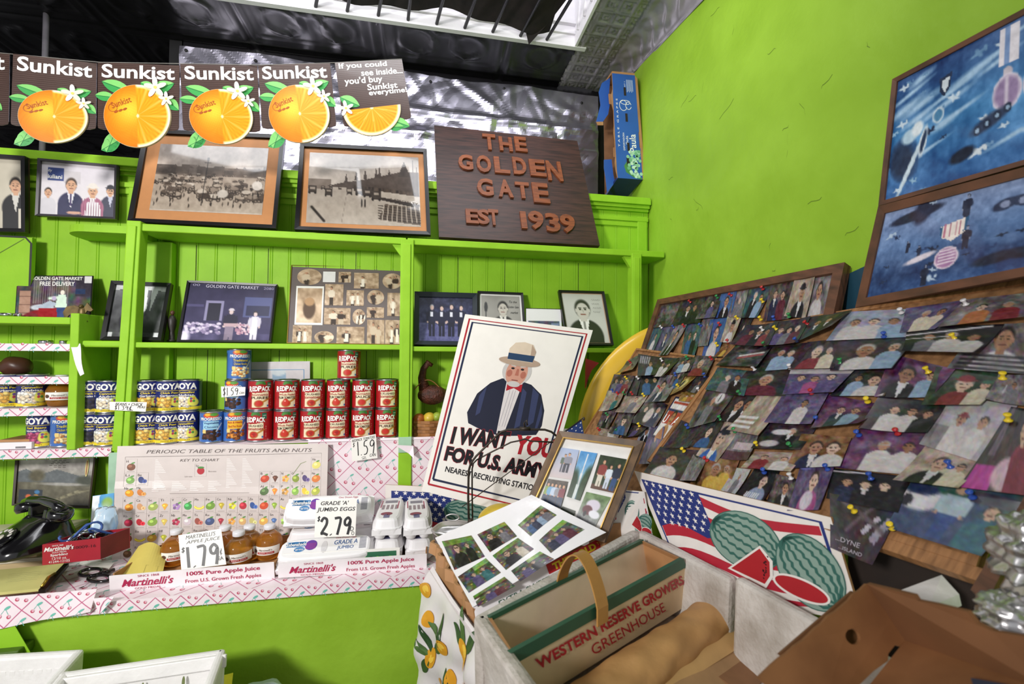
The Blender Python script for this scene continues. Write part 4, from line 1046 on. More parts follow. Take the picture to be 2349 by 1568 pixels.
def ad_card(S, label, oc, R, last=False):
    o = thing('advertising_card', label, 'advertising card', S(.5, 1), 'orange advertising cards on the string')
    mb = MB()
    rc = .07; P = [(0, 1), (0, rc*.8), (.01, .02), (rc, 0), (1-rc, 0), (.99, .02), (1, rc*.8), (1, 1)]
    pts = [S(u, v, 0) for u, v in reversed(P)]
    mb.prism(pts[::-1], S.n*-.0015, BROWN)
    k = 0
    while k < 34: mb.rect(S, .004, .03+k/35, .996, .03+k/35+.008, BROWN2, .0003); k += 1
    if not last: mb.text(S, 'Sunkist', .05, .77, .945, .975, W_, bold=.022, off=.0008, fit=True)
    mb.build('card', o)
    if last:
        mb = MB()
        for t, u0, v0, u1, v1 in (('If you could', .05, .875, .76, .985), ('see inside...', .36, .765, .98, .865), ("you'd buy", .10, .62, .66, .755), ('Sunkist', .42, .53, .87, .63), ('everytime!', .43, .42, 1.0, .535)):
            mb.text(S, t, u0, v0, u1, v1, W_, bold=.02, off=.0008)
        mb.build('lettering', o)
    cu, cv = oc; mb = MB()
    if not last:
        for du, dv, L, wd, ro in ((-.62, .92, 1.0, .40, -.35), (-.98, .62, .62, .3, -.1), (.72, .98, .75, .4, .35), (1.02, .42, .55, .34, -.75), (.28, .98, .5, .3, -.5)): mb = MB(); leaf(mb, S, cu+du*R/S.w, cv+dv*R/S.h, L*R, wd*R, ro, .0012); mb.build('leaf', o)
        for dv, L, ro in ((-.80, .75, 1.2), (-.9, .7, .55)): mb = MB(); leaf(mb, S, cu-.80*R/S.w, cv+dv*R/S.h, L*R, .42*R, ro, .0016); mb.build('leaf', o)
    else:
        for du, dv, L, wd, ro in ((-.72, .32, .75, .4, -.55), (.92, -.68, .7, .4, -.5), (.75, -.80, .55, .3, -.1)): mb = MB(); leaf(mb, S, cu+du*R/S.w, cv+dv*R/S.h, L*R, wd*R, ro, .0016); mb.build('leaf', o)
    mb = MB()
    if last:
        a = [(cu+R*1.02*math.cos(t)/S.w, cv+R*1.02*math.sin(t)/S.h) for t in np.linspace(math.pi, 2*math.pi, 40)]
    else: a = [(cu+R*math.cos(t)/S.w, cv+R*math.sin(t)/S.h) for t in np.linspace(0, 2*math.pi, 56)[:-1]]
    mb.prism([S(u, v, .006) for u, v in a], S.n*-.006, CARDEDGE)
    disc(mb, S, cu, cv, R*.99, ORINK, .0064, last)
    ob = mb.build('orange', o)
    if not last:
        mb = MB(); T = Tilt(S, cu-.48*R/S.w, cv+.42*R/S.h, R*.62, R*.20, .38); mb.text(T, 'Sunkist', 0, 0, 1, 1, ORTXT, off=.0072, bold=.01)
        mb.stroke(S, [(cu+(-.72+.13*math.cos(t))*R/S.w, cv+(.25+.13*math.sin(t))*R/S.h) for t in np.linspace(0, 6.2, 16)], .0016, ORTXT, .0070)
        for k in range(3): mb.ell(S, cu+(-.62+.13*k)*R/S.w, cv+(.12+.045*k)*R/S.h, .07*R/S.w, .035*R/S.h, ORTXT, .0070, 10, .5)
        mb.build('stamp', ob)
    if last: mb = MB(); flower(mb, S, cu-.88*R/S.w, cv+.06*R/S.h, .26*R, .0085); mb.build('blossom', o)
    else:
        mb = MB(); flower(mb, S, cu+.55*R/S.w, cv+.92*R/S.h, .32*R, .0085); mb.build('blossom', o); mb = MB(); flower(mb, S, cu+.88*R/S.w, cv+.56*R/S.h, .22*R, .0085); mb.build('blossom', o)
def pc(px, py, y=1.70): return PY(px, py, y)
cards = [((-172, 110), (22, 124), (20, 288), (-172, 282), (.42, .12), 'cut off by the left edge of the picture', 1.69, 1.70),
         ((30, 123), (222, 145), (220, 298), (24, 288), (.50, .15), 'the first whole one from the left', 1.68, 1.72),
         ((224, 142), (412, 150), (410, 300), (224, 297), (.50, .20), 'the second whole one from the left', 1.72, 1.69),
         ((413, 147), (590, 150), (598, 303), (420, 300), (.50, .21), 'the third whole one from the left', 1.69, 1.72),
         ((592, 149), (757, 145), (772, 291), (601, 296), (.52, .21), 'the fourth whole one from the left', 1.72, 1.69)]
for tl, tr, br, bl, oc, w, ya, yb in cards:
    S = Surf(PY(*tl, ya), PY(*tr, yb), PY(*br, yb), PY(*bl, ya))
    ad_card(S, 'brown card with a half-cut orange, '+w, oc, S.w*.41)
S = Surf(PY(768, 144, 1.70), PY(922, 136, 1.70), PY(944, 272, 1.69), PY(789, 292, 1.69))
ad_card(S, 'brown card with white sentence and half an orange, right end of the row', (.44, .24), S.w*.42, True)
mb = MB().tube([PY(-100, 112, 1.705), PY(230, 143, 1.715), PY(600, 149, 1.715), PY(765, 144, 1.705), PY(922, 135, 1.705)], .0012, mat('grey_string', '8a8680', .8), 5)
tag(mb.build('hanging_string'), 'thin string along the top of the orange cards', 'string')

# ------------------------------------------------------------------ blue grape crate standing on end in the corner
BLUE = mat('blue_printed_card', '2b5db0', 0.5, noise=0.06, scale=9); KRAFT = mat('kraft_card', 'b48457', 0.7, noise=0.12, scale=14); KRAFTIN = mat('kraft_inside', '8a6140', 0.75, noise=0.12)
crate = thing('grape_crate', 'blue cardboard grape crate standing on end in the corner on the shelf top', 'crate', PY(1430, 452, 2.10))
yf, yb_ = 2.05, 2.20
def cp(px, py, y): return PY(px, py, y)
side = Surf(cp(1404, 168, yf), cp(1456, 173, yf), cp(1474, 412, yf), cp(1417, 408, yf))
mb = MB(); out = []
J = random.Random(2)
for k in range(15): v = 1-k/14; out.append((J.uniform(-.09, .0) if 0 < k < 14 else 0, v))
P = out+[(1, 0), (1.0, .30), (.97, .31), (.97, .45), (1.0, .46), (1, 1)]
mb.prism([side(u, v, 0) for u, v in P], (0, .006, 0), KRAFT)
mb.poly(side, [(max(u, -.02), v) for u, v in P], BLUE, .0008)
mb.build('side_panel', crate)
mb = MB()
for v in (.83, .58, .30, .16): mb.poly(side, [(.46 if v > .2 else .40, v-.035), (.56 if v > .2 else .52, v-.035), (.56 if v > .2 else .52, v+.045), (.46 if v > .2 else .40, v+.045)], flat('241a14', .8), .0012)
VT = lambda u0, v0, u1, v1: Sub2(side, u0, v0, u1, v1)
class Sub2:
    """upright text block: its own u runs up the panel"""
    def __init__(s, S, u0, v0, u1, v1): s.S = S; s.a = (u0, v0, u1, v1); s.w = S.h*(v1-v0); s.h = S.w*(u1-u0); s.n = S.n
    def __call__(s, u, v, off=0.0): u0, v0, u1, v1 = s.a; return s.S(u1+(u0-u1)*v, v0+(v1-v0)*u, off)
mb.text(VT(.57, .26, .84, .43), 'Paula', 0, 0, 1, 1, W_, bold=.01); mb.text(VT(.42, .33, .52, .41), 'Doña', 0, 0, 1, 1, W_)
mb.text(VT(.30, .27, .37, .44), 'EXPORTADORA', 0, 0, 1, 1, W_); mb.text(VT(.10, .30, .17, .76), 'T A B L E   G R A P E S', 0, 0, 1, 1, W_)
mb.text(VT(.50, .86, .55, .93), 'CAT 1', 0, 0, 1, 1, W_)
for k in range(6): mb.rect(side, .60+k*.05, .83+.01*(k % 2), .62+k*.05, .95, flat('c8d4ea'), .0012)
for cx, cy, rx, ry in ((.40, .70, .16, .05), (.62, .70, .12, .035), (.50, .73, .2, .02)):
    mb.stroke(side, [(cx+rx*math.cos(t), cy+ry*math.sin(t)) for t in np.linspace(.3, 6, 22)], .0025, W_, .0012)
mb.build('lettering', crate)
mb = MB(); q = random.Random(6)
mb.poly(side, [(.28, .12), (.5, .2), (.62, .05), (.95, .02), (1.0, .0), (.7, .01), (.35, .06)], flat('4d8a4a'), .001)
for k in range(46):
    v = q.uniform(.02, .27); u = q.uniform(.42+.5*abs(v-.17), .96); col = q.choice(['a9d6b8', '8cc4a0', 'c4e6cc', '74b088'])
    mb.ell(side, u, v, .0085/side.w, .0085/side.h, flat(col), .0014+.0002*(k % 4), 12)
mb.build('printed_grapes', crate)
mb = MB()   # bottom end, back panel and the open long side
mb.hexa([cp(1417, 408, yf), cp(1474, 412, yf), cp(1436, 455, yb_), cp(1388, 452, yb_)] + [cp(1417, 402, yf), cp(1474, 406, yf), cp(1436, 449, yb_), cp(1388, 446, yb_)], mat('dark_blue_card', '1d2f66', .5))
mb.build('end_panel', crate)
MB().hexa([cp(1462, 180, yf), cp(1456, 173, yf), cp(1440, 196, yb_), cp(1444, 205, yb_), cp(1480, 408, yf), cp(1474, 412, yf), cp(1436, 440, yb_), cp(1444, 440, yb_)], KRAFT).build('base_panel', crate)
MB().hexa([cp(1404, 168, yf), cp(1456, 173, yf), cp(1440, 196, yb_), cp(1385, 195, yb_), cp(1404, 163, yf), cp(1456, 168, yf), cp(1440, 191, yb_), cp(1385, 190, yb_)], KRAFT).build('top_panel', crate)
bk = Surf(cp(1385, 195, yb_), cp(1440, 196, yb_), cp(1436, 452, yb_), cp(1388, 452, yb_))
mb = MB(); slab(mb, bk, .006, KRAFTIN); mb.build('far_panel', crate)
for pts in ([(1400, 178), (1396, 226), (1402, 222), (1395, 262), (1383, 279), (1368, 279), (1378, 240), (1374, 210), (1381, 190)], [(1386, 366), (1403, 365), (1407, 400), (1411, 418), (1393, 440), (1390, 410), (1386, 385)]):
    mb = MB(); mb.prism([cp(x, y, yf+.05) for x, y in reversed(pts)], (0, .005, 0), BLUE); mb.build('corner_flap', crate)
for pts in ([(1396, 215), (1409, 215), (1409, 240), (1398, 238)], [(1407, 338), (1416, 336), (1419, 362), (1408, 360)], [(1368, 279), (1384, 279), (1384, 287), (1371, 287)]):
    mb = MB(); mb.prism([cp(x, y, yf+.03) for x, y in reversed(pts)], (0, .004, 0), KRAFT); mb.build('torn_flap', crate)

# ------------------------------------------------------------------ military prints on the right wall
FRW = mat('brown_stained_wood', '6d4630', 0.5, noise=0.22, scale=8, stretch=(14, 2, 2), h2='46301f')
FRT = mat('tan_wood', 'a9784c', 0.6, noise=0.2, scale=10, stretch=(2, 14, 2), h2='7f5734')
def plane_marks(c, seed, n, tones):
    q = random.Random(seed)
    for i in range(n):
        u, v, s, r = q.random(), q.random(), q.uniform(.018, .05), q.uniform(-.5, .5); k = q.choice(tones)
        c.ell(u, v, s*1.3, s*.28, k, .5, r); c.ell(u, v, s*.3, s*.9, k, .5, r+.5); c.ell(u+s, v+s*.3, s*.25, s*.5, k, .5, r)
    return c
c = Cv(150, 120, '3f7ab8'); c.grad('2c4f86', '4a8cc4', .5, 1); c.grad('4a8cc4', '2f62a0', 0, .5); c.noise(.24, 4, 3); c.noise(.12, 10, 8)
for k in range(16):
    q = random.Random(k); u, v = q.random(), q.uniform(.2, .95); c.ell(u, v, q.uniform(.08, .2), q.uniform(.012, .035), 'a9cbe8', 1.2, .25)
plane_marks(c, 4, 20, ['9cc4e0', 'cfe0ee', '6a94bc', '24406e']); plane_marks(c, 9, 6, ['16284a', 'dfe9f2'])
c.ell(.14, .30, .13, .20, '2a5486', .2, .5); c.ell(.12, .30, .10, .16, '18304f', .5, .5); c.ell(.20, .22, .02, .28, 'd4e6f2', .5, -.5); c.ell(.17, .48, .07, .06, 'bcd8ea', .4); c.ell(.24, .52, .05, .06, 'e6f0f6', .4); c.ell(.30, .40, .03, .12, 'e6f0f6', .4, -.2); c.ell(.30, .40, .018, .09, '1c3456', .4, -.2)
c.rect(.84, .72, .97, .98, 'e8e4ec'); c.rect(.88, .72, .91, .98, '7a98c8'); c.ell(.905, .66, .03, .04, 'c8c0cc', .2); c.ell(.905, .52, .095, .13, 'e4dcea', .12); c.ell(.905, .52, .08, .11, '9a84ac', .3); c.line(.905, .42, .905, .62, .015, 'd8cce0')
c.poly([(.40, .84), (.50, .86), (.49, .74), (.45, .69), (.41, .73)], '1a2c4c'); c.poly([(.425, .82), (.48, .83), (.47, .75), (.45, .72), (.43, .75)], 'dce6ee'); c.ell(.41, .56, .045, .06, 'e0eaf2', .3); c.ell(.41, .56, .035, .047, '4a86b0', .3)
c.ell(.62, .18, .09, .05, '122036', .4, .2); c.ell(.80, .36, .13, .05, '2c3c5a', .5, .3); 
for k in range(4): c.ell(.72+k*.065, .32+k*.03, .025, .035, '1c2a44', .3); c.ell(.72+k*.065, .32+k*.03, .013, .018, '9cb8d4', .3)
A1 = c.noise(.10, 30, 2).a
c = Cv(150, 90, '4a6ca0'); c.grad('8497bf', '5a7cae', .55, 1); c.grad('5a7cae', '24406f', .2, .55); c.grad('24406f', '2c5088', 0, .2); c.noise(.16, 5, 6); c.noise(.10, 14, 7)
c.ell(.30, .88, .22, .06, '141e38', .3, .12); c.ell(.36, .92, .10, .12, '1a2644', .4, 1.0); plane_marks(c, 14, 16, ['1a2c50', '2a4474', 'b8cce2', '16243f'])
for u, v, h in ((.70, .72, .30), (.72, .40, .26), (.46, .08, .24), (.28, .50, .14), (.38, .42, .14)): c.person(u, v-.05, h, '1a2540', '1c2844', '8a94b0', '141c30')
c.poly([(.52, .66), (.72, .72), (.71, .56), (.62, .48), (.54, .54)], 'f0e6e0')
for x in (.56, .60, .64, .67): c.line(x, .54, x, .68, .008, 'b05a7a')
c.poly([(.52, .66), (.545, .665), (.55, .54), (.535, .53)], '1d5a86'); c.poly([(.70, .715), (.72, .72), (.715, .57), (.69, .56)], '1d5a86')
c.ell(.60, .30, .085, .125, 'e8d8e4', .1); c.ell(.60, .30, .073, .108, 'a87aa8', .2)
for k in range(5): c.line(.545, .24+k*.035, .655, .25+k*.035, .008, 'ecdcea')
c.ell(.40, .36, .12, .035, 'e6dce8', .5, .2); c.ell(.95, .75, .08, .06, '2a3654', .3, .2); c.ell(.95, .75, .03, .04, '8a96b8', .3); c.ell(.92, .18, .14, .06, '16243f', .4, .1)
A2 = c.noise(.10, 30, 2).a
def squeeze(A):
    h, w = A.shape[:2]; k = [min(w-1, int(i/.78)) if i/.78 < w else max(0, w-1-int((i/.78-w))) for i in range(w)]; return A[:, k]
A1, A2 = squeeze(A1), squeeze(A2)
S = Surf(PX(2053, 183, 1.035), PX(2480, -45, 1.035), PX(2480, 345, 1.022), PX(2021, 473, 1.022))
framed('upper blue military aircraft and medal print in brown wood frame on the right wall', S, A1, .010, .008, FRW, gl=GLOSS, name='military_print')
S = Surf(PX(2021, 474, 1.018), PX(2480, 352, 1.018), PX(2480, 612, .998), PX(1968, 706, .998))
framed('lower blue military print with medal ribbon in brown wood frame, right wall', S, A2, .018, .008, FRW, gl=GLOSS, name='military_print')
S = Surf(PX(1946, 628, 1.045), PX(2010, 598, 1.045), PX(2010, 720, 1.035), PX(1930, 730, 1.035))
o = thing('blue_print', 'narrow dark blue print behind the gap beside the wooden photo board', 'print', S(.5, 0))
mb = MB(); slab(mb, S, .004, BLACKW); c = Cv(20, 30, '2a5568'); c.noise(.2, 5, 3); c.grad('14222e', '10181e', 0, .5); mb.rect(S, 0, 0, 1, 1, flat('24485a', .35), .0004); mb.build('sheet', o)

# ------------------------------------------------------------------ cork boards leaning on the right wall, covered in snapshots
hB = ray(736, 903).normalized(); sB = ray(5970, -5183).normalized()
nB = hB.cross(sB).normalized()
if nB.dot(EYE-PX(1717, 749, .93)) < 0: nB = -nB
PLB = Plane(PX(1717, 749, .93), nB)
PLC = Plane(PX(1717, 749, .93)-nB*.028, nB)
CORK = mat('cork', '9c7048', 0.85, noise=0.2, scale=60, h2='755030', bump=.2, bscale=120)
SA = Surf(PX(1514, 690, .945), PX(1946, 607, 1.042), PD(1946, 607, 1)*0+PX(1946, 607, 1.042)+(PX(1473, 814, .845)-PX(1514, 690, .945))*1.7, PX(1514, 690, .945)+(PX(1473, 814, .845)-PX(1514, 690, .945))*1.7)
PLA = Plane(SA(.5, .5), SA.n)
a_ = thing('photo_board', 'smaller cork photo board in reddish brown wood frame, at the back', 'photo board', SA(.5, 0))
mb = MB(); rails(mb, SA, .026, .014, FRW, .01); mb.build('frame', a_)
mb = MB(); slab(mb, SA, .008, CORK, 0); mb.build('cork_panel', a_)
SCB = Surf(PLC(1462, 800), PLC(1760, 838), PLC(1560, 1165), PLC(1290, 1075))
c_ = thing('photo_board', 'cork photo board at lower left, partly behind the large board', 'photo board', SCB(.5, 0))
mb = MB(); slab(mb, SCB, .012, CORK); mb.build('cork_panel', c_)
mb = MB(); rails(mb, SCB, .008, .006, FRT, .012); mb.build('frame', c_)
SBB = Surf(PLB(1712, 752), PLB(2470, 622), PLB(2242, 1302), PLB(1486, 1058))
b_ = thing('photo_board', 'large cork photo board in front, covered in snapshots, with tan wood edge', 'photo board', SBB(.5, 0))
mb = MB(); slab(mb, SBB, .012, CORK); mb.build('cork_panel', b_)

mb = MB(); rails(mb, SBB, .012, .004, FRT, .014); mb.build('frame', b_)
S = Surf(PLB(1900, 1190, .003), PLB(2262, 1306, .003), PLB(2250, 1334, .003), PLB(1890, 1212, .003))
mb = MB(); slab(mb, S, .02, FRT); mb.build('lower_rail', b_)
S = Surf(PLB(2395, 1060, .02), PLB(2425, 1060, .02), PLB(2265, 1378, .02), PLB(2226, 1352, .02))
mb = MB(); slab(mb, S, .03, FRW); mb.build('side_rail', b_)

PAL = dict(k='1d1b20', w='d2caca', r='8e2430', b='2a5a9a', n='20284e', g='2f6a4a', y='d8aa3a', p='b04a8a', t='2f7a80', m='6a1f34', s='77747e', o='c8703a', l='8aa8cc', v='5a4a86', c='d8c8b0')
BGS = dict(d=('3a3034', .16), m=('54484a', .34), b=('3a62a4', .10), v=('5c4e78', .22), s=('7c7278', .28), k=('1a181e', .06), y=('a07a34', .25), c=('b09a88', .24), p=('6a3a66', .3), t=('3c5a60', .2), w=('b8b0b4', .12), g=('3a4a34', .25), o=('8a5a34', .25), f=('9aa0b4', .12))
SK = ['d0a084', 'c08a6a', 'e0b8a0', 'a8704e']
PHOTOS = []
GROW = 1.13
def snap(board, origin, sc, quad, label, bgk, ppl='', curl=None, hang=0, extra=None):
    """one pinned snapshot. quad: corners (tl tr br bl) in a zoomed crop of the photograph whose corner is origin and scale sc"""
    i = len(PHOTOS); q = random.Random(i*7+1)
    pl = {'A': PLA, 'B': PLB, 'C': PLC}[board]
    off = .004+.0012*(i % 4)
    pts = [(origin[0]+x/sc, origin[1]+y/sc) for x, y in quad]
    mx, my = sum(p[0] for p in pts)/4, sum(p[1] for p in pts)/4
    pts = [(mx+(x-mx)*GROW, my+(y-my)*GROW) for x, y in pts]
    cur = curl if curl is not None else q.uniform(.004, .014)
    cm = q.choice([0, 1, 2])
    bul = (lambda u, v: cur*((1-v)**2)) if cm == 0 else ((lambda u, v: cur*(.6*(1-v)**2+.8*abs(u-.5)**2*2)) if cm == 1 else (lambda u, v: cur*(1-v)*(.4+.8*u)))
    S = Surf(*[pl(x, y, off) for x, y in pts], bul)
    lg = 1 if S.w*S.h < .02 else 1.4
    W, H = int(40*lg), int(34*lg)
    base, am = BGS[bgk]; c = Cv(W, H, base); c.noise(am, 5, i, am > .2); c.noise(am*.5, 11, i+50, False)
    for tok in ppl.split():
        u = int(tok[:2])/100; k = tok[2]; big = tok[2].isupper(); k = k.lower(); hat = PAL.get(tok[3]) if len(tok) > 3 else None
        sk = SK[(i+int(tok[:2])) % 4]; hair = q.choice(['1e1816', '3a2a20', 'b0a8a4', '2a2426'])
        if big: c.bust(u, .60, .17, PAL[k], sk, hair, hat=hat, shirt='d8d4d8' if k in 'kn' else None)
        else: c.bust(u, .62+q.uniform(-.04, .06), .095, PAL[k], sk, hair, hat=hat, shirt='d8d4d8' if k in 'kn' and q.random() < .6 else None)
    if extra: extra(c)
    c.noise(.12, 15, i); c.noise(.10, 26, i+3, False); g_ = c.a.mean(axis=2, keepdims=True); c.a = np.clip((c.a*.80+g_*.20)*.90, 0, 1)
    mb = MB(); sheet(mb, S, c.a, GLOSS)
    n = len(mb.v); nf = len(mb.f)
    o = mb.build('snapshot', None)
    tag(o, label, 'snapshot', 'snapshots pinned to the boards')
    PHOTOS.append((pts, label, S, pl)); return o
O1, K1 = (1400, 600), 2.613
O3, K3 = (1850, 600), 2.24
P4 = lambda *a: [(a[i], a[i+1]) for i in range(0, 8, 2)]
A = lambda *a, **k: snap('A', O1, K1, *a, **k)
C_ = lambda *a, **k: snap('C', O1, K1, *a, **k)
B = lambda *a, **k: snap('B', O1, K1, *a, **k)
D = lambda *a, **k: snap('B', O3, K3, *a, **k)
A(P4(310, 255, 440, 235, 400, 380, 270, 390), 'dim snapshot with pale blur, first in the back board top row', 'm')
A(P4(440, 235, 565, 215, 540, 360, 385, 375), 'snapshot of two people in dark coats, back board top row', 'd', '40k 66k')
A(P4(565, 215, 665, 190, 640, 335, 535, 345), 'murky snapshot left of the blue portrait, back board top row', 'm', '60v')
A(P4(670, 190, 752, 185, 722, 325, 635, 330), 'portrait of a man in black shirt on plain blue, top row', 'b', '50K', curl=.003)
A(P4(750, 185, 830, 170, 795, 330, 722, 325), 'mottled pale snapshot just right of the blue portrait, top row', 's', '50s')
A(P4(830, 150, 970, 145, 885, 330, 795, 330), 'curled shiny snapshot of a person in blue, back board top row', 't', '45k 72l')
A(P4(965, 145, 1115, 115, 1070, 335, 930, 345), 'snapshot of people in blue and maroon jackets, back board', 'm', '30n 58m')
A(P4(1115, 115, 1225, 95, 1180, 330, 1065, 320), 'tan snapshot of a person in black top, back board', 'c', '50Kk')
A(P4(1225, 95, 1340, 75, 1290, 315, 1175, 320), 'snapshot of someone in spotted white top, right end of back board', 's', '45W')
A(P4(262, 400, 320, 390, 260, 560, 195, 560), 'narrow snapshot at the left end of the back board second row', 't', '60w')
A(P4(320, 385, 392, 385, 345, 565, 255, 565), 'dark blue snapshot, second in the back board second row', 'v', '50n')
A(P4(390, 385, 455, 380, 370, 560, 320, 565), 'curling snapshot of a person in dark suit, back board second row', 's', '50K', curl=.02)
A(P4(460, 385, 562, 370, 510, 560, 430, 560), 'teal snapshot of people standing outdoors, back board second row', 't', '35b 66k')
A(P4(560, 345, 620, 345, 595, 500, 535, 500), 'small mottled snapshot left of the man on sky blue', 's', '50s')
A(P4(605, 360, 710, 345, 640, 565, 560, 560), 'portrait of a man in white shirt on sky blue, second row', 'b', '50W', curl=.003)
A(P4(712, 335, 790, 330, 740, 480, 680, 480), 'snapshot of a person in pale shirt and dark cap, second row', 'c', '50Wk')
A(P4(790, 345, 852, 345, 790, 480, 745, 480), 'dark snapshot at the right end of the back board second row', 'd', '50g')
A(P4(680, 488, 750, 485, 700, 570, 640, 570), 'small orange snapshot at the foot of the back board', 'o', '50y')
C_(P4(100, 600, 172, 562, 150, 660, 55, 685), 'curled snapshot sticking out at the top left of the lower board', 'g', '55r', curl=.02)
C_(P4(175, 560, 310, 580, 275, 680, 178, 685), 'dark snapshot of a person in pale blue with pale stripes', 'd', '58l', extra=lambda c: [c.line(.1+k*.09, .6, .13+k*.09, .9, .03, 'a8a4b0') for k in range(5)])
C_(P4(305, 580, 415, 585, 340, 705, 270, 690), 'snapshot of two women in white blouses, lower board top row', 'd', '35w 68w', curl=.02)
C_(P4(410, 580, 512, 570, 480, 660, 372, 672), 'snapshot of two people in pale blue shirts, lower board', 'm', '40l 70w')
C_(P4(512, 568, 622, 575, 580, 690, 450, 682), 'snapshot of a person in bright red top, lower board', 'm', '50R')
C_(P4(28, 680, 140, 690, 100, 790, -5, 775), 'snapshot of several people, one in red, lower board left edge', 'm', '25s 50v 76r')
C_(P4(135, 695, 185, 690, 165, 800, 105, 800), 'plain dark snapshot partly covered by two men', 'd')
C_(P4(180, 680, 312, 665, 330, 785, 170, 800), 'snapshot of two men in blue and navy on black', 'k', '34b 64n')
C_(P4(305, 690, 395, 690, 350, 850, 240, 855), 'curled snapshot of a person in navy jacket, lower board', 's', '42N', curl=.022)
C_(P4(400, 640, 460, 650, 410, 760, 350, 750), 'snapshot of a person in blue beside the yellow one', 'm', '50b')
C_(P4(450, 680, 518, 685, 455, 790, 352, 812), 'yellow printed picture curling off the lower board', 'y', '', curl=.02, extra=lambda c: (c.ell(.5, .5, .3, .25, 'e8d078'), c.ell(.45, .5, .1, .2, '4a4038')))
C_(P4(515, 690, 602, 690, 540, 795, 470, 780), 'plain grey snapshot between a blue and a white pin', 'd', '50s')
C_(P4(430, 785, 545, 790, 500, 850, 420, 835), 'gold coloured snapshot under the grey one', 'y', '40y 66o')
C_(P4(-5, 785, 92, 772, 60, 880, -40, 905), 'snapshot with pale curtain at the left edge of the lower board', 'c', '60t', curl=.02)
C_(P4(100, 790, 225, 790, 160, 910, 50, 905), 'snapshot of a person in grey with pale yellow stripe', 'c', '60s')
C_(P4(232, 820, 332, 862, 270, 990, 138, 962), 'snapshot of men around something white, lower board centre', 'm', '25k 75n', extra=lambda c: c.ell(.5, .4, .14, .3, 'd8c8c0'))
USA = C_(P4(390, 822, 497, 842, 335, 1060, 262, 1035), 'tall red white and blue magazine page lettered with big letters', 'w', '', curl=.002, extra=lambda c: (c.rect(0, 0, 1, 1, '23284e'), c.rect(.07, .05, .93, .95, 'ece6e2'), c.rect(.1, .84, .9, .9, 'c8402e'), c.rect(.07, .66, .93, .72, '2c3766'), c.rect(.1, .34, .9, .64, 'd0402c'), c.bust(.5, .5, .15, 'c07a40', 'c88a50', '1e1614')))
C_(P4(60, 905, 142, 912, 110, 1050, 5, 1025), 'snapshot of a man in blue shirt and dark cap, lower board', 'm', '55Bk')
C_(P4(140, 965, 222, 990, 190, 1062, 80, 1060), 'round-cornered dark snapshot above the brown framed photos', 'd', '60v', curl=.02)
C_(P4(200, 978, 266, 985, 230, 1082, 168, 1065), 'small portrait of a person in a black peaked cap on pale blue', 'f', '50Kk', curl=.001)
C_(P4(250, 995, 322, 1003, 290, 1195, 188, 1205), 'grey snapshot to the right of the black cap portrait', 'v', '50s')
C_(P4(-25, 870, 40, 895, -10, 1000, -70, 985), 'small snapshot at the lower left corner of the lower board', 'm', '50k')
C_(P4(-60, 985, 60, 1000, 45, 1055, -60, 1040), 'mottled snapshot with a red pin above the brown frame', 'c', '60w')
# large board, rows from the top
B(P4(830, 392, 1000, 372, 955, 510, 745, 502), 'dark snapshot of three people, left end of the large board top row', 'd', '30m 55k 78r')
B(P4(1000, 370, 1192, 342, 1130, 490, 940, 505), 'dark snapshot of a family group, second in the large board top row', 'd', '30v 54s 76m')
B(P4(1190, 340, 1430, 300, 1350, 412, 1120, 490), 'dark snapshot of two women, third in the large board top row', 'd', '40n 66k', curl=.018)
D(P4(220, 265, 545, 250, 530, 385, 135, 402), 'bright snapshot of people in pale caps, large board top row', 'f', '25w 50w 75l')
D(P4(525, 245, 850, 198, 660, 345, 500, 362), 'lilac snapshot of two standing people, large board top row', 'v', '40c 66c')
D(P4(830, 200, 1130, 168, 1130, 300, 710, 332), 'reddish snapshot at the right end of the large board top row', 's', '40o 75r')
B(P4(760, 510, 952, 516, 890, 642, 658, 622), 'snapshot of a market stall with red and white stripes', 'd', '', extra=lambda c: (c.noise(.3, 9, 3), c.line(.4, .4, .9, .6, .05, 'b04048'), c.line(.4, .5, .9, .7, .04, 'd8d0cc')))
B(P4(952, 512, 1192, 492, 1112, 642, 880, 652), 'dark snapshot of two people in pale blue shirts, second row', 'd', '45l 68l')
B(P4(1190, 490, 1378, 470, 1340, 640, 1090, 645), 'snapshot of a person in a crimson robe, large board second row', 'd', '45R 75c')
D(P4(185, 415, 545, 388, 445, 560, 150, 556), 'snapshot of a man in white shirt with hand on hip', 'd', '45W 82l')
D(P4(540, 345, 985, 330, 880, 492, 540, 482), 'black snapshot of three people under bright ceiling lights', 'k', '30s 54w 80w', curl=.02, extra=lambda c: (c.line(.0, .7, .9, .95, .02, 'e8e4ea'), c.line(.0, .55, .6, .66, .015, 'c8c4ca')))
D(P4(895, 340, 1130, 328, 1130, 585, 755, 542), 'large snapshot of a man in a black and white striped shirt', 's', '', extra=lambda c: (c.bust(.62, .66, .22, 'e2dee4', 'b8805e', '2a2020'), [c.line(.1, .05+k*.09, 1, .02+k*.09, .03, '3a3640') for k in range(4)], c.ell(.22, .62, .12, .16, '8a4a38')))
B(P4(652, 642, 832, 662, 800, 802, 588, 762), 'teal snapshot of two people in dark clothes, third row', 't', '45s 70k')
B(P4(830, 662, 1082, 652, 1040, 802, 728, 792), 'snapshot of a woman in a crimson dress, large board third row', 'd', '55M')
B(P4(1100, 652, 1442, 652, 1340, 792, 1060, 792), 'lilac snapshot of people seated under a white awning', 'v', '25v 50p 75v', extra=lambda c: c.rect(0, .8, 1, 1, 'b8b0b4'))
D(P4(225, 562, 440, 562, 400, 692, 150, 692), 'snapshot of a couple in white shirts, third row', 'd', '35l 68W')
D(P4(452, 490, 745, 562, 640, 695, 380, 692), 'snapshot of two smiling men with shop shelves behind', 'p', '38K 75l')
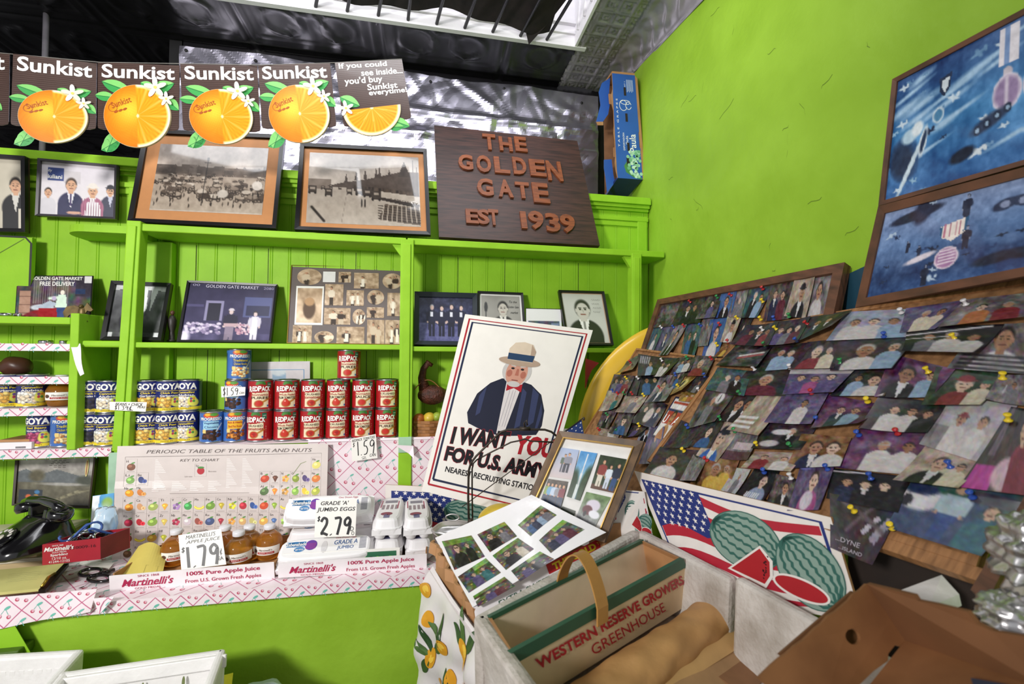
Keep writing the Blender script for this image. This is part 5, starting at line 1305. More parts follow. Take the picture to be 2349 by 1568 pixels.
D(P4(682, 552, 1012, 582, 900, 742, 628, 742), 'snapshot of a man in red cap and red shirt', 'g', '52Rr 82cg')
D(P4(1000, 590, 1130, 590, 1130, 745, 942, 712), 'grey snapshot at the right edge below the striped shirt', 's', '60s')
B(P4(590, 762, 742, 792, 640, 962, 478, 992), 'brown snapshot with a white wall clock, large board left', 'm', '45s', extra=lambda c: (c.ell(.62, .75, .13, .16, 'd8d4d8'), c.ell(.62, .75, .02, .1, '2a2428')))
B(P4(742, 800, 892, 802, 812, 962, 630, 952), 'snapshot of two bald men in black jackets', 'd', '48K 78K')
B(P4(890, 800, 1062, 792, 905, 1045, 735, 1012), 'pale snapshot of a street with white steps', 'c', '', extra=lambda c: [c.rect(0, .1+k*.12, .6, .16+k*.12, 'e0dcdc') for k in range(3)])
B(P4(1060, 792, 1292, 802, 1205, 972, 955, 962), 'lilac snapshot of a crowded shop, large board fourth row', 'v', '60w')
D(P4(112, 690, 382, 742, 280, 852, 68, 872), 'snapshot of a couple in front of pink crates', 'p', '40n 65l', curl=.02)
D(P4(402, 690, 702, 742, 620, 885, 308, 862), 'snapshot of three people in white aprons, fourth row', 'd', '35w 60w 84k')
B(P4(430, 962, 542, 1002, 470, 1112, 335, 1112), 'plain dark snapshot with a blue pin at the left of the large board', 'd')
B(P4(555, 985, 682, 952, 600, 1112, 478, 1102), 'snapshot of a bald man in a blue pullover', 'd', '55B')
B(P4(962, 962, 1232, 972, 1142, 1132, 880, 1122), 'snapshot of someone sitting at a white car, fifth row', 'd', '60k', extra=lambda c: (c.ell(.4, .62, .2, .1, 'd8d4da'), c.ell(.3, .2, .2, .12, 'c8c0c4')))
B(P4(782, 1012, 892, 1032, 832, 1190, 690, 1182), 'snapshot of a maroon shop corner beside the blue cap man', 's', '', extra=lambda c: (c.rect(0, 0, 1, .3, '5a3440'), c.rect(.2, .35, .9, .6, 'c8b4b8')))
B(P4(652, 962, 785, 990, 640, 1188, 532, 1152), 'thick snapshot of a man in bright blue shirt and dark cap', 'c', '', curl=.002, extra=lambda c: c.bust(.52, .55, .24, '2a62c0', 'd0a890', '8a8484', hat='1c2034', shirt='e0dcd8'))
B(P4(1160, 1042, 1425, 1062, 1380, 1232, 1080, 1232), 'snapshot of a man in navy hugging a woman in white', 'o', '42N 75W')
D(P4(292, 872, 642, 882, 572, 1092, 178, 1052), 'lilac snapshot of a couple in white in a shop', 'p', '45w 75w')
D(P4(742, 702, 1055, 752, 880, 1015, 612, 932), 'tall snapshot of a couple in white shirts by a pale wall', 'w', '40wr 72w', curl=.004, extra=lambda c: c.rect(0, 0, .3, .45, '8a8488'))
D(P4(1050, 770, 1130, 782, 1130, 1192, 825, 1152), 'magenta snapshot at the right edge of the large board', 'd', '', extra=lambda c: (c.rect(.05, .0, .45, .3, 'c02a98'), c.ell(.65, .2, .25, .2, 'd8b0c0'), c.bust(.85, .7, .12, '8a1a30'), c.rect(.15, .4, .3, 1, '6a5a68')))
D(P4(622, 958, 892, 1012, 792, 1175, 492, 1135), 'snapshot of a man in dark suit beside a woman', 'c', '45K 78c')
B(P4(310, 1122, 532, 1142, 440, 1312, 228, 1262), 'grey snapshot of a person in white, bottom left of the large board', 'd', '45W', curl=.006)
B(P4(502, 1162, 572, 1192, 545, 1335, 438, 1312), 'small curled snapshot with pale blotches, bottom row', 's', '', curl=.02)
B(P4(570, 1182, 762, 1192, 700, 1375, 535, 1332), 'snapshot of a person in yellow jacket, bottom row', 'o', '45Y 75y')
B(P4(742, 1242, 832, 1252, 762, 1395, 685, 1375), 'narrow pale snapshot right of the yellow jacket', 'w', '60s')
B(P4(872, 1242, 1002, 1262, 930, 1435, 778, 1402), 'snapshot of a dark haired woman in flowery blouse', 'k', '', extra=lambda c: (c.bust(.62, .6, .18, '8a9ac0', 'd8b0a0', '241c1c'), [c.ell(.3+.07*(k % 7), .05+.06*(k//7), .02, .03, 'e8e8f0') for k in range(21)]))
B(P4(1000, 1282, 1112, 1312, 1085, 1475, 948, 1442), 'snapshot of a dark haired boy beside the flowery blouse', 'm', '60K')
B(P4(882, 1142, 1152, 1152, 1082, 1262, 808, 1232), 'busy pale snapshot between the blue cap man and the hug', 'c', '30r 70w')
B(P4(1152, 1212, 1332, 1222, 1252, 1480, 1085, 1485), 'purple snapshot of a man holding a white apron', 'v', '55P', extra=lambda c: (c.ell(.5, .2, .18, .2, 'd8ccdc'), c.ell(.2, .9, .2, .08, '7a78d0')))
D(P4(158, 1072, 512, 1112, 462, 1285, 128, 1212), 'black snapshot of three men in dark blazers', 'k', '25n 50k 74k', extra=lambda c: c.line(0, .9, .5, .95, .02, 'e4e0ea'))
DY = D(P4(140, 1212, 472, 1265, 340, 1545, 148, 1465), 'dark printed page with a timbered roof, bottom of the large board', 'd', '', curl=.006, extra=lambda c: (c.poly([(.55, .45), (.75, .75), (.8, .7), (.62, .4)], 'c8c0d0'), c.poly([(.72, .35), (.9, .75), (1, .7), (.85, .3)], 'a098b0'), c.line(.2, .9, .9, .5, .04, '6a5a64'), c.line(.3, .4, .7, .95, .03, '6a5a64')))
D(P4(592, 1088, 1105, 1212, 890, 1495, 455, 1362), 'big snapshot of a man in jeans beside a white car', 't', '', curl=.005, extra=lambda c: (c.rect(0, 0, 1, .5, '3a4c7a'), c.ell(.16, .58, .24, .2, 'dcd8e0'), c.ell(.12, .72, .2, .1, '2a3c6a'), c.ell(.05, .5, .06, .1, '1c1c28'), c.person(.5, .06, .85, 'a8c0d0', '2a4a94'), c.bust(.84, .62, .09, '2a6a80'), c.rect(.6, .7, 1, .9, '4a4a58')))
mb = MB(); S = PHOTOS[-2][2]
mb.text(S, '...DYNE', .12, .17, .62, .25, flat('b8b0bc'), off=.001); mb.text(S, '...ISLAND', .2, .05, .72, .11, flat('b8b0bc'), off=.001); mb.build('lettering', DY)
mb = MB(); S = [p for p in PHOTOS if p[1].startswith('tall red white')][0][2]
mb.text(S, 'U', .10, .36, .30, .56, W_, off=.001, bold=.02); mb.text(S, 'A', .68, .36, .92, .56, W_, off=.001, bold=.02); mb.build('lettering', USA)

# push pins
PINC = dict(r=('red', 'b8222a'), y=('yellow', 'f0cf2a'), g=('green', '2f8a4c'), b=('blue', '2a4fae'), w=('white', 'e4dfe2'))
PINP = {}
def pin(px, py, k):
    inside = None; best = 1e9
    for pts, label, S, pl in PHOTOS:
        cx = sum(p[0] for p in pts)/4; cy = sum(p[1] for p in pts)/4
        d = math.hypot(px-cx, py-cy)
        if d < best: best = d; inside = (label, S, pl)
    label, S, pl = inside
    if k not in PINP:
        m = mat('pin_plastic_'+PINC[k][0], PINC[k][1], .25, noise=.02, coat=.4)
        mb = MB().lathe([(.0005, -.006), (.0005, .0), (.0052, .0005), (.0055, .0015), (.0032, .003), (.0026, .006), (.003, .0085), (.0046, .0105), (.0048, .0122), (.004, .013), (0, .013)], (0, 0, 0), m, 16)
        o = mb.build('push_pin', None, (0, 0, 0)); PINP[k] = o
    else: o = clone(PINP[k])
    p = pl(px, py, .012); n = pl.n if pl.n.dot(EYE-p) > 0 else -pl.n
    d = (n+Vector((_rc.uniform(-.3, .3), _rc.uniform(-.3, .3), .35))).normalized()
    o.location = p-d*.004; o.rotation_euler = d.to_track_quat('Z', 'Y').to_euler()
    short = label.split(',')[0]
    w = short.split()[:10]
    while w[-1].lower() in ('of', 'in', 'a', 'the', 'with', 'and', 'under', 'beside', 'on', 'at', 'by'): w = w[:-1]
    tag(o, PINC[k][0]+' push pin stuck by the '+' '.join(w), 'push pin', 'push pins in the photo boards')
for x, y, k in [(478, 240, 'r'), (640, 212, 'g'), (722, 200, 'r'), (912, 160, 'r'), (912, 236, 'y'), (760, 337, 'y'), (900, 342, 'y'), (980, 340, 'b'), (1070, 325, 'g'), (305, 393, 'w'), (378, 391, 'b'), (440, 384, 'r'), (540, 381, 'b'), (655, 375, 'r'), (640, 498, 'y'), (705, 478, 'r'), (118, 600, 'r'), (460, 577, 'g'), (605, 580, 'r'), (308, 590, 'w'), (95, 697, 'y'), (165, 697, 'w'), (390, 677, 'b'), (565, 682, 'b'), (408, 745, 'y'), (530, 768, 'w'), (295, 755, 'r'), (130, 790, 'r'), (200, 800, 'y'), (82, 790, 'g'), (45, 790, 'r'), (14, 773, 'b'), (172, 980, 'y'), (40, 1015, 'g'), (-68, 1005, 'r'), (-20, 915, 'g'),
                (910, 405, 'w'), (990, 400, 'y'), (1115, 470, 'b'), (925, 495, 'g'), (1175, 370, 'r'), (862, 642, 'w'), (1075, 632, 'w'), (1378, 600, 'g'), (775, 787, 'g'), (1205, 782, 'r'), (1540, 832, 'y'), (1238, 947, 'b'), (1485, 1032, 'b'), (658, 940, 'g'), (745, 1012, 'g'), (462, 988, 'b'), (438, 1130, 'y'), (575, 1185, 'r'), (878, 1098, 'y'), (1078, 1102, 'g'), (920, 1256, 'b'), (1080, 1290, 'w'), (1298, 1236, 'b')]: pin(1400+x/K1, 600+y/K1, k)
for x, y, k in [(485, 256, 'w'), (815, 213, 'w'), (397, 379, 'b'), (757, 389, 'y'), (622, 561, 'y'), (1008, 591, 'y'), (465, 876, 'r'), (1035, 806, 'y'), (735, 1046, 'b'), (848, 1201, 'b'), (328, 1106, 'b'), (240, 1275, 'y'), (437, 1361, 'y')]: pin(1850+x/K3, 600+y/K3, k)

# ------------------------------------------------------------------ things on the counter
ZC0 = .8535
def pj(P):
    c = R3.transposed() @ (P-EYE); return PCX+FPX*c.x/-c.z, PCY-FPX*c.y/-c.z
def inv(S, X, Y):
    u = v = .5
    for _ in range(14):
        e = 1e-3; a = pj(S(u, v)); b = pj(S(u+e, v)); c = pj(S(u, v+e))
        fx, fy = a[0]-X, a[1]-Y; dux, duy, dvx, dvy = (b[0]-a[0])/e, (b[1]-a[1])/e, (c[0]-a[0])/e, (c[1]-a[1])/e
        D = dux*dvy-duy*dvx; u -= (fx*dvy-fy*dvx)/D; v -= (dux*fy-duy*fx)/D
    return u, v
def patch(S, pts, off=0.0):
    """smaller four-cornered sheet lying on S; pts are pixels tl tr br bl"""
    return Surf(*[S(*inv(S, *p), off) for p in pts])
# periodic table of fruits poster
S = Surf(PY(275, 1022, 1.824), PY(753, 1017, 1.824), PY(747, 1283, 1.775), PY(262, 1284, 1.780), lambda u, v: .004*math.sin(u*7+1)*math.sin(v*3)+.003*math.exp(-((v-.62+.1*u)/.05)**2)+.012*(1-u)**8)
o = fc_ = thing('fruit_chart', 'wide cream wall chart of fruits and nuts laid out as a periodic table', 'chart', S(.5, 0))
CH = mat('cream_chart_paper', 'dcd0cc', 0.28, noise=.03, coat=.3)
pap = MB(); slab(pap, S, .0006, CH, 0, 40, 16)
GL = flat('a89c98'); TX = flat('5c504e'); FAINT = flat('efe8e6')
xu = lambda x: (x-100)/1445; yv = lambda y: 1-(y-62)/792
mb = MB()
mb.text(S, 'PERIODIC TABLE OF THE FRUITS AND NUTS', xu(280), yv(118), xu(1425), yv(93), TX, shear=.25); mb.text(S, 'KEY TO CHART', xu(500), yv(178), xu(765), yv(160), TX, shear=.25)
cw = (1497-152)/18
def cx(c): return 152+cw*c
rows = [155, 252, 342, 428, 535, 640, 750, 850]
for r in range(7):
    for c_ in range(18):
        if (r == 0 and 0 < c_ < 17) or (r in (1, 2) and 2 <= c_ < 12) or (r == 6 and c_ > 3): continue
        p = [(xu(cx(c_)), yv(rows[r])), (xu(cx(c_+1)), yv(rows[r])), (xu(cx(c_+1)), yv(rows[r+1])), (xu(cx(c_)), yv(rows[r+1]))]
        mb.stroke(S, p, .0007, GL, .0004, close=True)
mb.stroke(S, [(xu(152), yv(140)), (xu(1497), yv(128)), (xu(1497), yv(850)), (xu(152), yv(850))], .0009, TX, .0004, close=True)
els = [(0, 0, 'H', '7a4a34'), (0, 17, 'He', 'e8dc78')] + [(1, i, n, k) for i, n, k in [(0, 'Li', '7aa850'), (1, 'Be', '2c3c7a'), (12, 'B', 'c8482c'), (13, 'C', '6a4030'), (14, 'N', 'e09040'), (15, 'O', '8a9a3c'), (16, 'F', '5a4a7a'), (17, 'Ne', 'e08040')]] + \
      [(2, i, n, k) for i, n, k in [(0, 'Na', 'f0a030'), (1, 'Mg', 'e08a48'), (12, 'Al', '4a6a30'), (13, 'Si', 'ec8a1c'), (14, 'P', 'a87a30'), (15, 'S', '8ab848'), (16, 'Cl', 'f0cc3c'), (17, 'Ar', 'b8c04c')]] + \
      [(3, i, n, k) for i, n, k in zip(range(18), 'K Ca Sc Ti V Cr Mn Fe Co Ni Cu Zn Ga Ge As Se Br Kr'.split(), 'e8902c d8a070 a8b860 f0b440 8a6a9a 4aa858 f0d44c 7aa040 c8b03c b8b42c c02c3c 3a5a9c d8502c 9ab848 e8c84c a0b050 c86a3c d0a040'.split())] + \
      [(4, i, n, k) for i, n, k in zip(range(18), 'Rb Sr Y Zr Nb Mo Tc Ru Rh Pd Ag Cd In Sn Sb Te I Xe'.split(), 'a81c3c c02030 90b04c e8c860 9a2c44 e0d0d8 a8584c 4a5a86 b03848 d08a3c e8b878 d8cc80 f0b860 5a7ab0 9ac05c b0a050 c07a3c a06a3c'.split())] + \
      [(5, i, n, k) for i, n, k in zip(range(18), 'Cs Ba La Hf Ta W Re Os Ir Pt Au Hg Tl Pb Bi Po At Rn'.split(), '8a4a30 f0cc30 d8a838 b8b838 b08048 b07848 5a2028 a86a4c 8a4a34 8a2038 d8a838 3a6ab0 6a3a8a d89a2c 2a3c6a 3a2a4a a05a3c 90a050'.split())] + [(6, 0, 'Fr', '6a4a2c'), (6, 1, 'Ra', 'a88a4c'), (6, 2, 'Ac', '5a8a3c')]
fm = pap; q = random.Random(3)
for r, c_, n, k in els:
    x, y = cx(c_), rows[r]; h = rows[r+1]-y
    mb.text(S, n, xu(x+8), yv(y+24), xu(x+8+(13 if len(n) == 1 else 24)), yv(y+8), TX)
    mb.rect(S, xu(x+14), yv(y+h-8), xu(x+cw-14), yv(y+h-11), GL, .0005)
    cu, cv = xu(x+cw*.52), yv(y+h*.58); R = .0125; j = (r*5+c_*3) % 5
    A, Bc = flat(k), flat(''.join('%02x' % int(min(255, v*255*1.25+18)) for v in hx(k)))
    if n == 'Ba' or n == 'Mn' or n == 'As':
        t = np.linspace(-2.6, -.5, 9); P = [(cu+R*1.4*math.cos(a)/S.w, cv+R*.6/S.h+R*1.3*math.sin(a)/S.h) for a in t]
        fm.stroke(S, P, .0075, A, .0006); fm.stroke(S, P, .003, Bc, .0008)
    elif j in (0, 1):
        fm.ell(S, cu, cv, R*(1.0+.25*j)/S.w, R/S.h, A, .0006, 16, .4*j); fm.ell(S, cu-R*.25/S.w, cv+R*.25/S.h, R*.5/S.w, R*.4/S.h, Bc, .0008, 12)
        fm.ell(S, cu+R*.4/S.w, cv+R*1.15/S.h, R*.5/S.w, R*.2/S.h, flat('5a9a48'), .0007, 10, .4)
    elif j == 2:
        for d in range(5): fm.ell(S, cu+R*.6*math.cos(d*1.3)/S.w, cv+R*.6*math.sin(d*1.3)/S.h, R*.42/S.w, R*.42/S.h, A if d % 2 else Bc, .0006+.0001*d, 10)
        fm.ell(S, cu+R*.7/S.w, cv+R*1.0/S.h, R*.5/S.w, R*.22/S.h, flat('6aa850'), .0007, 10, .5)
    elif j == 3:
        fm.ell(S, cu-R*.3/S.w, cv+R*.1/S.h, R*.7/S.w, R*.95/S.h, A, .0006, 14, .3); fm.ell(S, cu+R*.55/S.w, cv-R*.3/S.h, R*.55/S.w, R*.55/S.h, Bc, .0008, 14); fm.ell(S, cu+R*.55/S.w, cv-R*.3/S.h, R*.25/S.w, R*.25/S.h, A, .001, 10)
    else:
        fm.poly(S, [(cu-R*.8/S.w, cv+R*.5/S.h), (cu, cv-R*1.0/S.h), (cu+R*.8/S.w, cv+R*.5/S.h), (cu+R*.3/S.w, cv+R*.9/S.h), (cu-R*.3/S.w, cv+R*.9/S.h)], A, .0006); fm.ell(S, cu-R*.2/S.w, cv+R*.3/S.h, R*.3/S.w, R*.25/S.h, Bc, .0008, 10)
fm.ell(S, xu(640), yv(245), .012/S.w, .013/S.h, flat('b81c2c'), .0006, 14); fm.ell(S, xu(640), yv(222), .011/S.w, .004/S.h, flat('4a8a3c'), .0008, 10); mb.stroke(S, [(xu(600), yv(195)), (xu(678), yv(195)), (xu(678), yv(285)), (xu(600), yv(285))], .0006, GL, .0004, close=True)
fm.stroke(S, [(xu(1290), yv(275)), (xu(1345), yv(200)), (xu(1385), yv(185))], .0015, flat('7a8a4a'), .0007)
for c_, x0 in enumerate((340, 815, 925)):
    for k in range(19): mb.rect(S, xu(x0), yv(162+k*11), xu(x0+16+((k*7+c_*5) % 60)), yv(167+k*11), FAINT, .0005)
for c_, x0 in enumerate((330, 455, 575, 695)):
    for k in range(6): mb.rect(S, xu(x0), yv(318+k*12), xu(x0+40+((k*13+c_*7) % 60)), yv(323+k*12), FAINT, .0005)
for t in ('Sr',): mb.text(S, t, xu(606), yv(216), xu(628), yv(202), TX)
mb.rect(S, xu(445), yv(402), xu(980), yv(398), GL, .0005); mb.text(S, 'Latin name', xu(535), yv(288), xu(585), yv(278), GL); mb.text(S, 'Illustration', xu(692), yv(254), xu(745), yv(244), GL)
mb.build('lettering', o); pap.build('paper', o)

# cardboard juice trays
MAG = flat('b01c4e'); TRAYW = mat('white_tray_card', 'f3edf0', 0.45, noise=.03)
def open_box(o, rim, h, th, m_out, m_in, floor=True, names='side_panel', drop=(0, 0)):
    """rim: back-left, back-right, front-right, front-left (top outside corners)"""
    rim = [Vector(p) for p in rim]; c = sum(rim, Vector())/4; D = Vector((drop[0], drop[1], -h))
    for i in range(4):
        a, b = rim[i], rim[(i+1) % 4]
        ia = a+(c-a).normalized()*th*1.4; ib = b+(c-b).normalized()*th*1.4
        mb = MB(); mb.hexa([a+D, b+D, ib+D, ia+D, a, b, ib, ia], m_out)
        e = (ib-ia).cross(Vector((0, 0, 1))).normalized(); e = e if e.dot(c-a) > 0 else -e
        mb.add([ia+D+e*.0006, ib+D+e*.0006, ib+e*.0006, ia+e*.0006], [(0, 1, 2, 3)], m_in)
        mb.build(names, o)
    if floor:
        mb = MB(); mb.hexa([p+D for p in rim]+[p+D+Vector((0, 0, th)) for p in rim], m_in); mb.build('floor_panel', o)
def martinelli(mb, S):
    mb.text(S, 'SINCE 1868', .165, .80, .29, .93, MAG); mb.text(S, "Martinelli's", .07, .26, .375, .74, MAG, bold=.02, shear=.35); mb.stroke(S, [(.07, .36), (.22, .27), (.30, .30)], .0016, MAG); mb.text(S, 'GOLD MEDAL', .145, .06, .30, .18, MAG)
    mb.text(S, '100% Pure Apple Juice', .455, .55, .91, .86, MAG, bold=.02); mb.text(S, 'From U.S. Grown Fresh Apples', .445, .12, .915, .40, MAG, bold=.01)
F1 = Surf(PY(250, 1321, 1.535), PY(628, 1289, 1.535), PY(630, 1326, 1.542), PY(252, 1358, 1.542))
tray1 = thing('juice_tray', 'white fronted cardboard juice tray with bottles, left one on the counter', 'tray', (F1(.5, 0).x, 1.54, ZC0), 'juice trays')
mb = MB(); slab(mb, F1, .003, TRAYW); martinelli(mb, F1); mb.build('front_panel', tray1)
zb = ZC0+.001; t1 = [F1(0, 1), F1(1, 1)]
L, Rr = F1(0, 1), F1(1, 1)
MB().hexa([(L.x, 1.55, zb), (Rr.x, 1.55, zb), (Rr.x+.01, 1.765, zb), (L.x+.02, 1.765, zb), (L.x, 1.55, zb+.003), (Rr.x, 1.55, zb+.003), (Rr.x+.01, 1.765, zb+.003), (L.x+.02, 1.765, zb+.003)], KRAFT).build('floor_panel', tray1)
for x, dx, hh in ((L.x, .004, .04), (Rr.x-.004, .004, .042)): MB().hexa([(x, 1.552, zb+.003), (x+dx, 1.552, zb+.003), (x+dx+.015, 1.765, zb+.003), (x+.015, 1.765, zb+.003), (x, 1.552, L.z), (x+dx, 1.552, L.z), (x+dx+.015, 1.765, zb+hh), (x+.015, 1.765, zb+hh)], KRAFT).build('side_panel', tray1)
MB().box((L.x+.02, 1.762, zb), (Rr.x+.012, 1.767, zb+.045), KRAFT).build('back_panel', tray1)
F2 = Surf(PY(638, 1292, 1.525), PY(979, 1270, 1.525), PY(979, 1305, 1.530), PY(638, 1325, 1.530))
tray2 = thing('juice_tray', 'white fronted cardboard juice tray holding egg cartons, right one on the counter', 'tray', (F2(.5, 0).x, 1.53, ZC0), 'juice trays')
mb = MB(); slab(mb, F2, .003, TRAYW); martinelli(mb, F2); mb.build('front_panel', tray2)
L, Rr = F2(0, 1), F2(1, 1)
MB().hexa([(L.x, 1.54, zb), (Rr.x, 1.54, zb), (Rr.x+.01, 1.765, zb), (L.x+.02, 1.765, zb), (L.x, 1.54, zb+.003), (Rr.x, 1.54, zb+.003), (Rr.x+.01, 1.765, zb+.003), (L.x+.02, 1.765, zb+.003)], KRAFT).build('floor_panel', tray2)
for x in (L.x, Rr.x-.004): MB().hexa([(x, 1.545, zb+.003), (x+.004, 1.545, zb+.003), (x+.016, 1.765, zb+.003), (x+.012, 1.765, zb+.003), (x, 1.545, L.z), (x+.004, 1.545, L.z), (x+.016, 1.765, zb+.045), (x+.012, 1.765, zb+.045)], KRAFT).build('side_panel', tray2)
S = Surf(PY(649, 1270, 1.553), PY(917, 1255, 1.553), PY(917, 1300, 1.548), PY(649, 1316, 1.548))
o = thing('price_card', 'white card with red and green blocks tucked into the right juice tray', 'price card', S(.5, 0))
mb = MB(); slab(mb, S, .001, CARD); mb.rect(S, .04, .3, .36, .74, flat('b0244e')); mb.rect(S, .66, .3, .97, .86, flat('2c6a4a'))
q = random.Random(5)
for k in range(15): u = .12+k*.056; mb.stroke(S, [(u, .35), (u+.008, .62), (u+.02, .6), (u+.028, .35)], .004, flat('14161a') if k % 2 else flat('7ac83c'), .001)
mb.build('card', o)

# apple juice bottles
GLASS = bpy.data.materials.new('clear_glass'); GLASS.use_nodes = True
b_ = GLASS.node_tree.nodes['Principled BSDF']; b_.inputs['Base Color'].default_value = (1, .97, .9, 1); b_.inputs['Transmission Weight'].default_value = 1; b_.inputs['Roughness'].default_value = .02; b_.inputs['IOR'].default_value = 1.3
JUICE = bpy.data.materials.new('apple_juice'); JUICE.use_nodes = True
b_ = JUICE.node_tree.nodes['Principled BSDF']; b_.inputs['Base Color'].default_value = (.93, .40, .05, 1); b_.inputs['Transmission Weight'].default_value = .6; b_.inputs['Roughness'].default_value = .08; b_.inputs['IOR'].default_value = 1.33
CAPW = mat('white_metal_cap', 'e6e4ea', .3, noise=.04)
bot = thing('juice_bottle', 'x', 'bottle')
prof = [(.030, .0), (.036, .004), (.041, .02), (.0435, .042), (.042, .058), (.036, .072), (.025, .084), (.0165, .091), (.0145, .096), (.0145, .106)]
MB().lathe(prof, (0, 0, 0), GLASS, 40).build('glass_body', bot)
MB().lathe([(0, .003), (.033, .004), (.039, .02), (.0415, .042), (.040, .057), (.034, .070), (.028, .078), (0, .0785)], (0, 0, 0), JUICE, 40).build('juice', bot)
MB().lathe([(.0175, .098), (.0182, .1), (.0182, .110), (.0165, .1125), (0, .113)], (0, 0, 0), CAPW, 32).build('cap', bot)
S = Cyl((0, 0, 0), .0442, .024, .052, 125); mb = MB(); n = 18
vs = []
for i in range(n+1):
    for v in (0, .5, 1): vs.append(S(i/n, v, -.0008+.0006*(1-abs(v-.6)*2)))
mb.add(vs, [(3*i+j, 3*i+3+j, 3*i+4+j, 3*i+1+j) for i in range(n) for j in range(2)], W_)
mb.rect(S, .24, .16, .78, .40, REDI, .0008, 10); mb.text(S, 'Apple Juice', .28, .2, .74, .37, W_, off=.0014); mb.text(S, "Martinelli's", .28, .52, .72, .74, flat('6a4a2c'), off=.0008, shear=.3); mb.ell(S, .13, .5, .08, .22, flat('5a3a2a'), .0008)
mb.build('label', bot)
first = True
for x, y, w in ((403, 1291, 'apple juice bottle left of the 1.79 card'), (515, 1281, 'apple juice bottle mostly hidden behind the 1.79 card'), (546, 1295, 'apple juice bottle in front, just right of the 1.79 card'), (571, 1279, 'apple juice bottle second from the right in the tray'), (617, 1277, 'apple juice bottle at the right end of the tray')):
    o = bot if first else clone(bot); first = False
    p = PZ(x, y, zb+.004); o.location = p; o.rotation_euler = (0, 0, math.atan2(-p.x, p.y)*.9+(-.25 if x > 560 else .05)); tag(o, w, 'bottle', 'juice bottles in the left tray')
o = clone(bot); p = PY(140, 947, 1.905); p.z = BOARDS[2]+.0045; o.location = p; o.rotation_euler = (0, 0, .45); tag(o, 'round amber juice bottle on the box shelf beside blue cans', 'bottle', 'juice bottles in the left tray'); del o['group']
S = Surf(PY(409, 1227, 1.615), PY(507, 1212, 1.615), PY(519, 1294, 1.575), PY(416, 1307, 1.575))
o = slip(S, 'white card priced 1.79 for apple juice, standing in the left tray')
mb = MB(); mb.text(S, "MARTINELLI'S", .16, .84, .86, .955, PEN, shear=.3); mb.text(S, 'APPLE JUICE', .16, .68, .96, .80, PEN, shear=.3); hand(mb, S, '1.79', .12, .04, .90, .62, .0085); hand(mb, S, '$', .02, .48, .14, .62, .003); hand(mb, S, 'c', .88, .28, .97, .44, .002); mb.text(S, 'EA', .84, .14, .96, .24, PEN, bold=.02); mb.build('lettering', o)
S = Surf(PY(318, 1246, 1.70), PY(383, 1266, 1.68), PY(372, 1313, 1.57), PY(268, 1319, 1.57), lambda u, v: .03*math.sin(u*3.0)*(v)-.01)
o = thing('note_sheet', 'curled yellow note sheet lying in the left end of the juice tray', 'note paper', S(.5, 0))
YP = mat('yellow_note_paper', 'd9c564', .6, noise=.04)
mb = MB(); slab(mb, S, .0006, YP, 0, 14, 10); mb.build('sheet', o); mb = MB(); mb.stroke(S, [(.55, .1), (.85, .12), (.85, .35), (.55, .33)], .001, flat('a89c50'), .0006, close=True); mb.build('faint_print', o)

